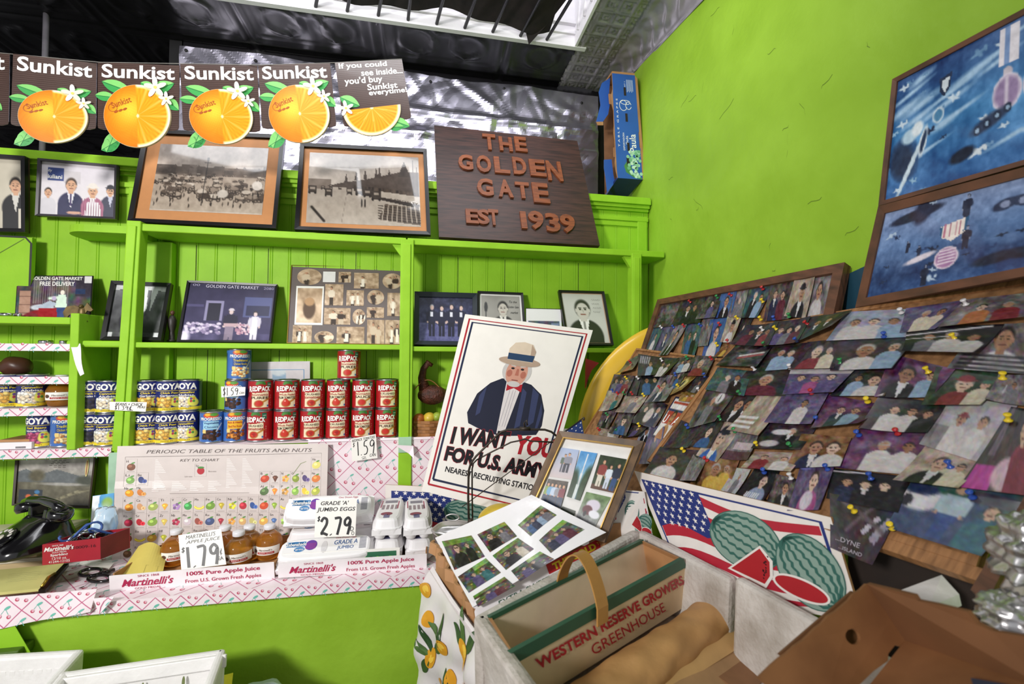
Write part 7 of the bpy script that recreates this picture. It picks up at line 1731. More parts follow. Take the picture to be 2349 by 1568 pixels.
MB().lathe([(.009, 0), (.009, .003), (.005, .004), (0, .002)], PD(1132, 1184, 1.352), mat('rust_hole', '4a3018', .6), 14, axis=(0, -1, .25)).build('hole_rim', yt)
p = PD(1042, 1214, 1.36); fp = thing('foil_plate', 'crumpled foil pie plate with ring handles left of the yellow tin', 'foil plate', p)
FO2 = mat('soft_foil', 'c9c7c6', .32, .9, noise=.08)
rr = random.Random(7); ph2 = [(rr.uniform(4, 13), rr.uniform(0, 6)) for _ in range(9)]
MB().ellipsoid(p, (.066, .045, .026), FO2, 48, 24, lambda d: 1+.10*sum(math.sin(a*d[i % 3]+b) for i, (a, b) in enumerate(ph2))/3).build('plate', fp)
for x, y, r in ((1038, 1186, .022), (1052, 1226, .026)):
    P = [PD(x+r*700*math.cos(t), y+r*330*math.sin(t), 1.335) for t in np.linspace(0, 2*math.pi, 28)]; MB().tube(P, .0022, FO2, 6).build('ring_handle', fp)

# star and melon posters
MEL = flat('8ca69b', .45); MELD = flat('35685f', .45); STAR = flat('efe9e4', .45); FRED = flat('b8263a', .45); FBLUE = flat('23337a', .45); FLESH = flat('b3222c', .45)
def star(mb, S, u, v, r, off=.0012):
    P = [(u+(r if k % 2 == 0 else r*.4)*math.sin(k*math.pi/5)/S.w, v+(r if k % 2 == 0 else r*.4)*math.cos(k*math.pi/5)/S.h) for k in range(10)]; mb.poly(S, P, STAR, off)
def melon(mb, S, cu, cv, ru, rv, rot, off):
    mb.ell(S, cu, cv, ru*1.03, rv*1.03, MELD, off, 40, rot); mb.ell(S, cu, cv, ru, rv, MEL, off+.0002, 40, rot)
    a, b = ru*S.w, rv*S.h
    for k in (-.75, -.45, -.15, .15, .45, .75):
        P = []
        for i in range(25):
            t = -1+2*i/24; x = a*t*.985; y = b*k*math.sqrt(max(0, 1-t*t))+b*.045*math.sin(i*2.1)
            P.append((cu+(x*math.cos(rot)-y*math.sin(rot))/S.w, cv+(x*math.sin(rot)+y*math.cos(rot))/S.h))
        mb.stroke(S, P, b*.10, MELD, off+.0004)
def pe(S, cx_, cy_, a, b, rot, n=36):
    r = math.radians(rot); return [inv(S, cx_+a*math.cos(t)*math.cos(r)-b*math.sin(t)*math.sin(r), cy_+a*math.cos(t)*math.sin(r)+b*math.sin(t)*math.cos(r)) for t in np.linspace(0, 2*math.pi, n+1)[:-1]]
def melon_at(mb, S, cx_, cy_, a, b, rot, off):
    mb.poly(S, pe(S, cx_, cy_, a*1.03, b*1.04, rot), MELD, off); mb.poly(S, pe(S, cx_, cy_, a, b, rot), MEL, off+.0002)
    r = math.radians(rot)
    for k in (-.78, -.5, -.2, .1, .4, .7):
        P = []
        for i in range(23):
            t = -1+2*i/22; x = a*t*.985; y = b*k*math.sqrt(max(0, 1-t*t))+b*.04*math.sin(i*2.3+k*9)
            P.append(inv(S, cx_+x*math.cos(r)-y*math.sin(r), cy_+x*math.sin(r)+y*math.cos(r)))
        mb.stroke(S, P, .0065, MELD, off+.0004)
def flag_poster(S, label, full=True):
    o = thing('melon_poster', label, 'poster', S(.5, 0), 'flag and watermelon posters'); mb = MB(); slab(mb, S, .005, KRAFT); mb.build('backing_card', o)
    mb = MB(); mb.rect(S, 0, 0, 1, 1, mat('poster_white', 'ece4de', .45, noise=.02), .0005); a = .035; b = a*S.w/S.h
    mb.rect(S, a, b, 1-a, 1-b, FBLUE, .0007); mb.rect(S, a+.012, b+.02, 1-a-.012, 1-b-.02, STAR, .0009)
    for k in range(5):
        P = []; 
        for i in range(17): u = .05+.90*i/16; P.append((u, .90-.19*k+.06*math.sin(u*7.0)-.05*u))
        top = [(u, min(1-b-.02, v)) for u, v in P]; bot = [(u, max(b+.02, min(1-b-.02, v-.095))) for u, v in reversed(P)]
        mb.poly(S, top+bot, FRED, .0011)
    mb.build('printed_stripes', o); mb = MB()
    mb.poly(S, [(a, 1-b), (.42, 1-b), (.42, .52), (.36, .50), (.25, .56), (.14, .57), (a, .52)], FBLUE, .0013)
    for r in range(6):
        for c_ in range(7):
            u, v = .065+c_*.052+(.026 if r % 2 else 0), .90-r*.065
            if u < .41: star(mb, S, u, v, .016*S.w, .0015)
    mb.build('printed_stars', o); mb = MB()
    if full:
        melon_at(mb, S, 1712, 1240, 88, 58, 32, .0017); melon_at(mb, S, 1862, 1312, 100, 62, 52, .0025)
        mb.poly(S, [inv(S, *p) for p in ((1672, 1302), (1746, 1250), (1775, 1286), (1776, 1322), (1760, 1348))], STAR, .0033); mb.poly(S, [inv(S, *p) for p in ((1680, 1302), (1745, 1257), (1768, 1288), (1769, 1320), (1757, 1338))], FLESH, .0035)
        q = random.Random(3)
        for k in range(16): t = q.random(); p = inv(S, 1757+8*q.random()-6*t, 1275+50*t); mb.ell(S, *p, .004, .009, BK, .0037, 6)
        mb.poly(S, pe(S, 1842, 1350, 72, 24, 24), STAR, .0039); mb.poly(S, pe(S, 1842, 1350, 66, 19, 24), FLESH, .0041)
        mb.build('printed_melons', o); return o
    melon(mb, S, .54, .60, .19, .22, -.30, .0017); melon(mb, S, .80, .38, .19, .22, -.62, .0025)
    P = [(.47, .37), (.66, .55), (.735, .44), (.745, .30), (.70, .22)]; mb.poly(S, P, STAR, .0033); mb.poly(S, [(.485, .372), (.66, .535), (.723, .435), (.733, .305), (.697, .24)], FLESH, .0035)
    q = random.Random(3)
    for k in range(22): mb.ell(S, q.uniform(.63, .72), q.uniform(.28, .46), .004, .008, BK, .0037, 6)
    mb.ell(S, .85, .26, .135, .075, STAR, .0033, 30, -.38); mb.ell(S, .85, .26, .125, .060, FLESH, .0035, 30, -.38)
    mb.build('printed_melons', o); return o
mp_ = [PD(1455, 1079, 1.25), PD(1906, 1186, .772), PD(1978, 1425, .722)]; mpl = Plane(mp_[0], (mp_[1]-mp_[0]).cross(mp_[2]-mp_[0]))

flag_poster(Surf(mp_[0], mp_[1], mp_[2], mpl(1572, 1362)), 'flag and watermelon poster on brown card, propped below the photo boards')
flag_poster(Surf(PD(1400, 1120, 1.20), PD(1478, 1127, 1.19), PD(1502, 1250, 1.165), PD(1412, 1250, 1.165)), 'narrow visible strip of a flag and watermelon poster beside the brown frame', False)
flag_poster(Surf(PY(884, 1111, 1.815), PY(1250, 1128, 1.815), PY(1252, 1300, 1.805), PY(884, 1285, 1.805)), 'starry flag and melon poster behind the egg cartons, under the recruiting poster', False)

# ------------------------------------------------------------------ photo frame and photo sheet
FRB = mat('olive_brown_frame', '6f5233', .5, noise=.15, scale=12, stretch=(2, 2, 2), h2='4c3722')
S = Surf(PD(1284, 990, 1.30), PD(1478, 1014, 1.215), PD(1388, 1244, 1.125), PD(1192, 1190, 1.23))
pf = thing('picture_frame', 'brown wooden frame with six family photos on white, leaning by the boards', 'framed picture', S(.5, 0))
mb = MB(); rails(mb, S, .020, .012, FRB, .012, .004); mb.build('frame', pf); mb = MB(); rails(mb, S.sub(.085, .065, .915, .935), .003, .0125, mat('gold_fillet', 'b8924a', .35, .6), 0, .0); mb.build('gold_fillet', pf)
mb = MB(); slab(mb, S, .006, WHITEMAT, -.001); mb.build('mat_board', pf)
def c6(*a): return [(940+a[i]/2.579, 960+a[i+1]/2.579) for i in range(0, 8, 2)]
def stuck(par, S, pts, arr, off=.0012, name='photo'):
    mb = MB(); sheet(mb, patch(S, pts, off), arr, GLOSS); return mb.build(name, par)
c = Cv(30, 40, 'b8bcd0'); c.grad('a8b8d8', 'c8b8b8'); c.person(.45, .2, .6, '5a6a5a', '4a4a58'); c.person(.62, .2, .66, '8a8a98', '3a3a48'); stuck(pf, S, c6(882, 168, 1003, 186, 960, 360, 825, 342), c.a)
c = Cv(30, 60, '4a86c0'); c.grad('4a90cc', '9ac0d8', .3, 1); c.poly([(.42, 0), (.58, 0), (.53, .95), (.47, .95)], 'd8dce0'); c.ell(.1, .2, .35, .4, '1f3a20', .4); c.ell(.95, .25, .35, .45, '24401f', .4); c.rect(.38, 0, .62, .3, 'c8d0d0'); c.noise(.1, 12, 3); stuck(pf, S, c6(1012, 190, 1110, 205, 1005, 485, 928, 460), c.a)
c = Cv(40, 40, '2a3a20'); c.noise(.15, 6, 2); c.rect(0, 0, 1, .15, '5a3a2a'); c.person(.25, .08, .8, '8a3a34', 'd8d0c0'); c.person(.56, .06, .7, 'd8e0ea', 'c8d0e0'); c.person(.84, .04, .8, '20263a', '2a4a7a'); stuck(pf, S, c6(1128, 213, 1283, 240, 1207, 440, 1068, 410), c.a)
c = Cv(40, 40, '4a4038'); c.noise(.2, 7, 5)
for k, z in enumerate(('8aa04a', '6aa0c8', 'b8c8e0', '8a8a94', '7a2838')): c.person(.12+.19*k, .0, .86, z, '2a3a5a')
stuck(pf, S, c6(820, 355, 935, 372, 893, 528, 770, 495), c.a)
c = Cv(40, 40, '4a5a3a'); c.grad('5a7a40', '8a8a94'); c.noise(.25, 6, 7); c.ell(.5, .6, .3, .2, 'd4ccdc'); c.ell(.35, .4, .22, .16, '5a1c28'); c.ell(.7, .35, .25, .12, 'e4e4ee'); c.ell(.3, .25, .07, .1, '14141a'); stuck(pf, S, c6(1045, 432, 1190, 465, 1090, 650, 985, 580), c.a)
c = Cv(16, 12, '2a3420'); stuck(pf, S, c6(905, 518, 980, 545, 970, 585, 880, 550), c.a)
SH = Surf(PD(998, 1233, 1.29), PD(1219, 1134, 1.175), PD(1387, 1214, 1.085), PD(1084, 1392, .995), lambda u, v: .010*math.sin(u*math.pi)*math.sin(v*math.pi)-.012*(u**4)*(1-v))
sh = thing('photo_sheet', 'white curled sheet printed with eight shop photos, lying on the pineapple box', 'photo sheet', SH(.5, .5))
mb = MB(); slab(mb, SH, .0008, mat('white_photo_paper', 'efedf0', .3, noise=.02, coat=.3), 0, 24, 18); mb.build('paper', sh)
def shop(i, **k):
    c = Cv(44, 36, '5a5448'); c.noise(.30, 7, i, False); c.grad('6a9a3a', '6a9a3a', .8, 1) if i % 2 else c.rect(.5, .75, 1, 1, '8ac048'); c.noise(.3, 9, i+9, False); q = random.Random(i)
    for _ in range(16): c.ell(q.random(), q.uniform(.0, .5), .03, .03, q.choice(['d88a2c', '7ab03c', 'c8c43c', 'b83a2c', 'd8d0d8']), .5)
    for tok in k['p'].split(): c.bust(int(tok[:2])/100, .62, .13 if tok[2].isupper() else .08, PAL[tok[2].lower()], hair='3a2c28')
    c.noise(.14, 14, i); g_ = c.a.mean(axis=2, keepdims=True); return np.clip((c.a*.72+g_*.28)*.9, 0, 1)
for i, (pts, p) in enumerate(((c6(190, 725, 365, 690, 445, 815, 265, 895), '35K 70k'), (c6(400, 685, 560, 610, 635, 695, 475, 790), '30K 70s'), (c6(640, 630, 775, 512, 870, 570, 715, 695), '20b 40n 60l 80s'), (c6(285, 935, 450, 825, 540, 910, 350, 1030), '40v 70t'), (c6(490, 810, 640, 705, 735, 770, 570, 895), '35K 72c'), (c6(765, 720, 905, 598, 1035, 655, 835, 795), '20n 45v 70m'), (c6(375, 1050, 560, 935, 625, 990, 405, 1115), '40v 65m'), (c6(600, 900, 770, 785, 855, 830, 655, 965), '30v 60k'))):
    P = patch(SH, pts); a = [inv(SH, *p) for p in pts]
    class W:  # follows the curl of the sheet
        def __init__(s, a): s.a = a; s.w = P.w; s.h = P.h
        def __call__(s, u, v, off=0.0):
            (x0, y0), (x1, y1), (x2, y2), (x3, y3) = s.a
            return SH((x3*(1-u)+x2*u)*(1-v)+(x0*(1-u)+x1*u)*v, (y3*(1-u)+y2*u)*(1-v)+(y0*(1-u)+y1*u)*v, off+.0009)
    mb = MB(); sheet(mb, W(a), shop(i+3, p=p), GLOSS); mb.build('photo', sh)

# ------------------------------------------------------------------ display table, its cloth and the boxes on it
ZTB = .945
WOODT = mat('rough_table_wood', '6a5038', .7, noise=.2, scale=6, stretch=(1, 12, 1))
tO = PZ(985, 1309, ZTB); tE = PZ(1150, 1568, ZTB); vd = (tE-tO).normalized(); ud = Vector((-vd.y, vd.x, 0))
if ud.x < 0: ud = -ud
tb = thing('display_table', 'wooden display table under the cloth and boxes, along the right wall', 'table', (tO.x+.3, tO.y-.5, 0))
ta = [tO+ud*.01+vd*.01, tO+ud*.55, tO+ud*.55+vd*1.0, tO+ud*.01+vd*1.3]
ta[1] = Vector((min(ta[1].x, 1.0), min(ta[1].y, 1.80), ZTB)); ta[2] = Vector((1.02, ta[2].y, ZTB))
mb = MB(); mb.hexa([p-Vector((0, 0, .03)) for p in ta]+[p-Vector((0, 0, .002)) for p in ta], WOODT); mb.build('table_top', tb)
cc = sum(ta, Vector())/4
for p in ta: q_ = p.lerp(cc, .12); MB().box((q_.x-.025, q_.y-.025, 0), (q_.x+.025, q_.y+.025, ZTB-.03), WOODT, .003).build('leg', tb)
class Fn:
    def __init__(s, f, w, h, nn): s.f = f; s.w = w; s.h = h; s.n = Vector(nn)
    def __call__(s, u, v, off=0.0): return s.f(u, v)+s.n*off
    def sub(s, *a): return Sub(s, *a)
nL = (-ud).normalized()
def skirt(u, v):
    """u: 0 far .. 1 near along the table edge, v: 0 hem .. 1 edge"""
    p = tO+vd*(u*.95); d = 1-v
    k = min(1, d/.05); out = .022*(1-math.exp(-d*20))-.030*d+.014*math.sin(u*17+2*d)*min(1, d*4)+.010*math.sin(u*39+d*3)*min(1, d*3)+.005*math.sin(u*70+d*22)*min(1, d*6)+.004*math.sin(d*38+u*9)
    fx = .05*max(0, 1-u*9)*min(1, d*12)
    return p+nL*(out-.01)+Vector((-fx*.2, .0, -d*.62+.012*(1-k)))-vd*fx*.4
SK_ = Fn(skirt, .95, .62, nL)
CLO = mat('white_oilcloth', 'e6e0e0', .35, noise=.03, coat=.2)
cl = thing('tablecloth', 'white oilcloth printed with lemons and leaves, hanging over the table end', 'tablecloth', tO-Vector((0, 0, .6)))
mb = MB(); nu, nv = 70, 40
vs = [skirt(i/(nu-1), 1-j/(nv-1)) for j in range(nv) for i in range(nu)]
mb.add(vs, [(j*nu+i, (j+1)*nu+i, (j+1)*nu+i+1, j*nu+i+1) for j in range(nv-1) for i in range(nu-1)], CLO, True); mb.build('side_drop', cl)
top = [tO-ud*.0, ta[1], ta[2], tO+vd*1.3]
mb = MB(); mb.hexa([p+Vector((0, 0, -.0005)) for p in top]+[p+Vector((0, 0, .0015)) for p in top], CLO); mb.build('top_sheet', cl)
bk = Fn(lambda u, v: tO+ud*(.55*u)+nL*.0-vd*(.015-.012*v)+Vector((0, 0, -(1-v)*.5)), .55, .5, -vd)
mb = MB(); vs = [bk(i/9, j/5) for j in range(6) for i in range(10)]; mb.add(vs, [(j*10+i, j*10+i+1, (j+1)*10+i+1, (j+1)*10+i) for j in range(5) for i in range(9)], CLO, True); mb.build('back_drop', cl)
LEM = flat('d99a2a', .4); LEML = flat('efc24a', .4); OL = flat('4d6a3a', .4); OLD_ = flat('33502f', .4)
mb = MB(); q = random.Random(11)
def blob(S, cu, cv, a, b, rot, m, off, pw=1.0):
    n = 18; P = []
    for k in range(n):
        t = 2*math.pi*k/n; x, y = a*math.cos(t), b*math.sin(t)*(1-.25*pw*math.cos(t)**4)
        P.append((cu+(x*math.cos(rot)-y*math.sin(rot))/S.w, cv+(x*math.sin(rot)+y*math.cos(rot))/S.h))
    S_ = S; mb.add([S(cu, cv, off)]+[S(*p, off) for p in P], [(0, 1+k, 1+(k+1) % n) for k in range(n)], m)
for u, v, r in ((.03, .93, .3), (.16, .80, .5), (.30, .90, -.4), (.22, .62, 1.2), (.42, .74, .2), (.36, .52, .9), (.08, .68, 1.0), (.52, .58, .4), (.55, .86, 1.1), (.13, .46, .6), (.66, .70, -.2), (.27, .34, .3), (.46, .36, 1.0), (.05, .28, .5), (.78, .84, .6), (.80, .55, .1), (.62, .42, .7), (.18, .18, .2)):
    for k in range(3):
        a = r+1.2+k*1.1+q.uniform(-.3, .3); x, y = .045*math.cos(a), .045*math.sin(a)
        if v+y/.62 < .985 and 0 < u+x/.95 < 1: blob(SK_, u+x/.95, v+y/.62, .036, .013, a, OL if k % 2 else OLD_, .0022, 2)
    blob(SK_, u, v, .036, .019, r, LEM, .0026, .6); blob(SK_, u+.004, v+.008, .018, .011, r, LEML, .0030, .6)
    if q.random() < .8 and v > .15: blob(SK_, u+.045, v-.085, .026, .018, r+.7, LEM, .0026, .6)
mb.build('printed_lemons', cl)

# pineapple box under the photo sheet
pb_ = thing('pineapple_box', 'white and red pineapple box under the photo sheet, torn at its left side', 'box', PD(1200, 1330, 1.12)-Vector((0, 0, .1)))
S = Surf(PD(1084, 1378, 1.005), PD(1386, 1229, 1.165), PD(1405, 1264, 1.145), PD(1092, 1424, .985))
mb = MB(); slab(mb, S, .004, TRAYW); PRED = flat('c0202c'); PYEL = flat('f0d028'); PGRN = flat('2a5a44')
mb.rect(S, .52, .46, 1, 1, PRED, .0006); mb.text(S, 'THE GOLD', .56, .52, .905, .92, PYEL, bold=.05, off=.0012); mb.text(S, 'TM', .92, .70, .96, .86, PYEL, off=.0012); mb.text(S, 'EXTRA SWEET PINEAPPLE', .155, .06, .80, .40, PGRN, bold=.0, off=.0012)
mb.stroke(S, [(.09+.012*math.cos(t), .12+.12*math.sin(t)) for t in np.linspace(0, 6.28, 16)], .001, PGRN, .001); mb.build('front_panel', pb_)
S = Surf(PD(992, 1238, 1.27), PD(1084, 1396, .995), PD(1090, 1428, .985), PD(988, 1262, 1.26), lambda u, v: .006*math.sin(u*31)+.005*math.sin(u*57))
mb = MB(); slab(mb, S, .008, KRAFT, 0, 30, 2); mb.build('torn_side_panel', pb_)
a, b, c_, d = [PD(1000, 1262, 1.25), PD(1100, 1420, .99), PD(1390, 1262, 1.15), PD(1215, 1225, 1.24)]
zf = ZTB+.004; fl_ = [Vector((p.x, p.y, zf)) for p in (a, b, c_, d)]
MB().hexa(fl_+[p+Vector((0, 0, .006)) for p in fl_], KRAFT).build('floor_panel', pb_)
for i, (p, q_) in enumerate(((a, b), (b, c_), (c_, d))):
    A_, B_ = Vector((p.x, p.y, zf)), Vector((q_.x, q_.y, zf)); m_ = (fl_[0]+fl_[2])/2
    iA, iB = A_.lerp(m_, .02), B_.lerp(m_, .02)
    MB().hexa([A_, B_, iB, iA, Vector((A_.x, A_.y, p.z)), Vector((B_.x, B_.y, q_.z)), Vector((iB.x, iB.y, q_.z)), Vector((iA.x, iA.y, p.z))], TRAYW if i == 1 else KRAFT).build('side_panel', pb_)

# white foam boxes
FOAM = mat('dirty_white_foam', 'd6cfc9', .65, noise=.10, scale=9, bump=.4, bscale=90, h2='a69c92')
FOAMW = mat('clean_white_foam', 'efedec', .5, noise=.04, bump=.15, bscale=90)
def foam_box(name, label, rim, h, th, m, skip=(), bev=.008, kind='foam box', zfl=None):
    rim = [Vector(p) for p in rim]; c = sum(rim, Vector())/4; o = thing(name, label, kind, c-Vector((0, 0, h)))
    for i in range(4):
        if i in skip: continue
        a, b = rim[i], rim[(i+1) % 4]; e = (b-a).normalized(); nn = Vector((-e.y, e.x, 0)); nn = nn if nn.dot(c-a) > 0 else -nn
        ia, ib = a+nn*th, b+nn*th; D = Vector((0, 0, -h)); t = (c-(a+b)/2)*.08; t.z = 0
        MB().hexa([a+D+t, b+D+t, ib+D+t, ia+D+t, a, b, ib, ia], m, bev).build('side_panel', o)
    D = Vector((0, 0, -h)); ins = [p+(c-p)*.06+D for p in rim]; MB().hexa(ins+[p+Vector((0, 0, .02)) for p in ins], m).build('floor_panel', o)
    return o
zr = 1.105
R1 = [PZ(1083, 1412, zr), PZ(1462, 1205, zr), PZ(1694, 1322, zr), None]; R1[3] = R1[0]+(R1[2]-R1[1])*1.05
foam_box('foam_box', 'worn white foam box holding the tomato basket, at the table middle', R1, zr-ZTB-.003, .026, FOAM, skip=(2,))
zr2 = 1.125
R2 = [None, PZ(1704, 1318, zr2), PZ(1908, 1428, zr2), None]; g = (R2[1]-R2[2]).normalized(); w_ = Vector((-g.y, g.x, 0)); w_ = w_ if w_.x < 0 else -w_
R2[0] = R2[1]+w_*.34-g*.12; R2[2] = R2[1]-g*.30; R2[3] = R2[0]-g*.26

foam_box('foam_box', 'second white foam box at right, holding brown paper, before the melon poster', R2, zr2-ZTB-.003, .024, FOAM, skip=(0, 3))
# the growers' basket box
GRB = mat('cream_corrugated_card', 'e6cba4', .65, noise=.05, stretch=(1, 1, 1)); GRI = mat('pale_card_inside', 'efdcc2', .7, noise=.05); EDG = flat('2f5f48', .45); WR = flat('b81f30', .45)
zg = 1.104
gb = [PZ(1118, 1413, zg), PZ(1470, 1237, zg), PZ(1566, 1281, zg), PZ(1170, 1498, zg)]
zl = ZTB+.024
gl_ = [PZ(1150, 1500, zl+.03), PZ(1500, 1330, zl), PZ(1601, 1372, zl+.02), PZ(1215, 1618, zl+.02)]
gl_[0] = Vector((gb[0].x+.02, gb[0].y-.02, zl)); gl_[1] = Vector((gb[1].x+.015, gb[1].y-.02, zl)); 
pf_ = Plane(gb[3], (gb[2]-gb[3]).cross(gl_[2]-gb[3])); gl_[3] = pf_(1212, 1618)
gk = thing('basket_box', 'cream cardboard tomato box with green rim, red lettering and wooden handle', 'box', (sum(gb, Vector())/4).xy.to_3d()+Vector((0, 0, zl)))
cg = sum(gb, Vector())/4
for i, nm in enumerate(('back_panel', 'end_panel', 'front_panel', 'end_panel')):
    a, b, c_, d = gb[i], gb[(i+1) % 4], gl_[(i+1) % 4], gl_[i]; mid = (a+b)/2; inn = (cg-mid).normalized()*.006
    mb = MB(); mb.hexa([d, c_, c_+inn, d+inn, a, b, b+inn, a+inn], GRB if i != 1 and i != 3 else KRAFT)
    if i == 0: mb.add([d+inn*1.1, c_+inn*1.1, b+inn*1.1, a+inn*1.1], [(0, 1, 2, 3)], GRI)
    mb.build(nm, gk)
mb = MB(); mb.hexa(gl_+[p+Vector((0, 0, .004)) for p in gl_], KRAFT); mb.build('floor_panel', gk)
FS = Surf(gb[3], gb[2], gl_[2], gl_[3]); FS_ok = FS.n.dot(EYE-gb[3]) > 0
mb = MB(); sg = 1 if FS_ok else -1
mb.rect(FS, -.004, .80, 1.004, 1.005, EDG, sg*.0012, 6)
e0, e1 = gb[3], gb[2]; mb.hexa([FS(0, .97, -.007), FS(1, .97, -.007), FS(1, .97, .0014), FS(0, .97, .0014), FS(0, 1.01, -.007), FS(1, 1.01, -.007), FS(1, 1.01, .0014), FS(0, 1.01, .0014)], EDG)
BS = Surf(gb[0], gb[1], gl_[1], gl_[0])
mb.hexa([BS(0, .955, -.003), BS(1, .955, -.003), BS(1, .955, .008), BS(0, .955, .008), BS(0, 1.01, -.003), BS(1, 1.01, -.003), BS(1, 1.01, .008), BS(0, 1.01, .008)], EDG)
mb.build('green_rim', gk)
a = inv(FS, 1215, 1541); b = inv(FS, 1562, 1340); c_ = inv(FS, 1558, 1368); d = inv(FS, 1207, 1517)
mb = MB(); mb.text(FS, 'WESTERN RESERVE GROWERS', .075, .49, .945, .70, WR, off=sg*.002, bold=.03); mb.text(FS, 'GREENHOUSE', .31, .17, .76, .38, WR, off=sg*.0016); mb.build('lettering', gk)
h0 = PZ(1289, 1330, zg); h1 = PZ(1382, 1392, zg); al = (gb[2]-gb[3]).normalized()*.015
OAK = mat('bent_oak_strip', 'c08c4a', .5, noise=.12, scale=10)
mb = MB(); P = []
for k in range(25):
    t = k/24; z = .075*math.sin(math.pi*t)**.75; p = h0.lerp(h1, t)+Vector((0, 0, z)); P.append(p)
P = [h0+Vector((0, 0, -.03))]+P+[h1+Vector((0, 0, -.03))]
vs = []
for i, p in enumerate(P):
    d = (P[min(i+1, len(P)-1)]-P[max(i-1, 0)]).normalized(); nn = d.cross(al).normalized()*.0015
    vs += [p-al+nn, p+al+nn, p+al-nn, p-al-nn]
fs = [(4*i+k, 4*i+(k+1) % 4, 4*i+4+(k+1) % 4, 4*i+4+k) for i in range(len(P)-1) for k in range(4)]+[(3, 2, 1, 0), tuple(4*(len(P)-1)+k for k in range(4))]
mb.add(vs, fs, OAK, False); mb.build('handle', gk)
# roll of brown paper in front of it
PAPER = mat('brown_wrapping_paper', 'c6965f', .55, noise=.10, scale=8, h2='9a6e40', bump=.25, bscale=25)
q0 = PZ(1262, 1690, .985); q1 = PZ(1690, 1378, 1.005); ax_ = (q1-q0).normalized(); s1 = ax_.cross(Vector((0, 0, 1))).normalized(); s2 = s1.cross(ax_)
vs = []; nu, nv = 90, 36
for i in range(nu):
    for k in range(nv):
        a = 2*math.pi*k/nv; t = i/(nu-1); r = .043*(1+.05*math.sin(a*2+t*9)+.03*math.sin(a*5-t*31)+.025*math.sin(t*47+a*3))
        vs.append(q0.lerp(q1, t)+(s1*math.cos(a)+s2*math.sin(a)*.85)*r)
mb = MB().add(vs, [(i*nv+k, i*nv+(k+1) % nv, (i+1)*nv+(k+1) % nv, (i+1)*nv+k) for i in range(nu-1) for k in range(nv)]+[tuple(range(nv)), tuple((nu-1)*nv+k for k in range(nv))], PAPER, True)
tag(mb.build('paper_roll'), 'rumpled roll of brown wrapping paper in front of the lettered tomato box', 'paper roll')
# flattened bag and card in the second box
bg_ = thing('paper_bag', 'folded tan paper bag lying in the second foam box', 'paper bag', PZ(1640, 1500, .985))
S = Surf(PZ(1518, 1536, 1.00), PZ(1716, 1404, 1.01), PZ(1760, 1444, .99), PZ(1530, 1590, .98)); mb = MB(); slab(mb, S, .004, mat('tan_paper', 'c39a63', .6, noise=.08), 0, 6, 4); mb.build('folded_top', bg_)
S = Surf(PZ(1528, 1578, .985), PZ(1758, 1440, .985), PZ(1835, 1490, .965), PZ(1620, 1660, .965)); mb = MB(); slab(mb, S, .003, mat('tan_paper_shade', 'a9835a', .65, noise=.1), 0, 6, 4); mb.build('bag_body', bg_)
S = Surf(PZ(1640, 1545, .978), PZ(1745, 1482, .978), PZ(1800, 1500, .972), PZ(1715, 1600, .972)); mb = MB(); slab(mb, S, .003, KRAFTIN); tag(mb.build('card_scrap'), 'small grey-brown piece of card lying on the tan paper bag', 'card')
# big dark carton in the near right corner
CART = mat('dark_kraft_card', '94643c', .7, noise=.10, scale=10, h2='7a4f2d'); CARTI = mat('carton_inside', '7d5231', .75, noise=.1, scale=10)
ct = thing('carton', 'open brown cardboard carton with a hand hole in the near right corner', 'box', PD(2100, 1560, .50))
TL, TC, BC, TR_, BR_ = PD(1738, 1556, .50), PD(1988, 1338, .575), PD(2076, 1468, .555), PD(2420, 1452, .40), PD(2420, 1590, .40)
S = Surf(TL, TC, BC, PD(1880, 1660, .49)); J = random.Random(5)
mb = MB(); out = [(0, 1)]+[(k/16+J.uniform(-.006, .006), 1+J.uniform(-.018, .018)) for k in range(1, 16)]+[(1, 1), (1, .35), (1.0, .0), (.93, -.02), (.90, .05), (.80, .03), (.76, -.04), (.6, .0), (0, 0)]
hole = (.66, .55, .055, .12)
ring = [(hole[0]+hole[2]*math.cos(t), hole[1]+hole[3]*math.sin(t)) for t in np.linspace(0, 2*math.pi, 20)[:-1]]
tr = tessellate_polygon([[Vector((u, v, 0)) for u, v in out], [Vector((u, v, 0)) for u, v in ring]])
al_ = out+ring; n0 = len(al_)
mb.add([S(u, v, 0) for u, v in al_]+[S(u, v, -.004) for u, v in al_], [tuple(t) for t in tr]+[tuple(n0+i for i in reversed(t)) for t in tr]+[(i, (i+1) % len(out), n0+(i+1) % len(out), n0+i) for i in range(len(out))]+[(len(out)+i, len(out)+(i+1) % len(ring), n0+len(out)+(i+1) % len(ring), n0+len(out)+i) for i in range(len(ring))], CART); mb.build('side_panel', ct)
mb = MB(); slab(mb, S, .004, CARTI, -.022, u0=.25, u1=.97, v0=.1, v1=.9); mb.build('added_hole_backing', ct)  # added panel behind the hand hole so the hole shows dark
S = Surf(TC, TR_, BR_, BC); mb = MB(); out = [(0, 1), (.33, 1.02), (.335, .93), (.45, .955), (.62, .97), (.65, .80), (.72, .74), (1, .86), (1, 0), (0, 0)]
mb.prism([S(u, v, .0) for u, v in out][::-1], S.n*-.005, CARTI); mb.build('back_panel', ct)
S = Surf(BC, BR_, PD(2420, 1720, .36), PD(1890, 1700, .47)); mb = MB(); slab(mb, S, .004, CART); mb.build('floor_panel', ct)
S = Surf(PD(2228, 1555, .445), PD(2420, 1590, .395), PD(2420, 1620, .39), PD(2235, 1575, .44)); mb = MB(); mb.rect(S, 0, 0, 1, 1, flat('1e2236'), .001); mb.build('dark_tape', ct)
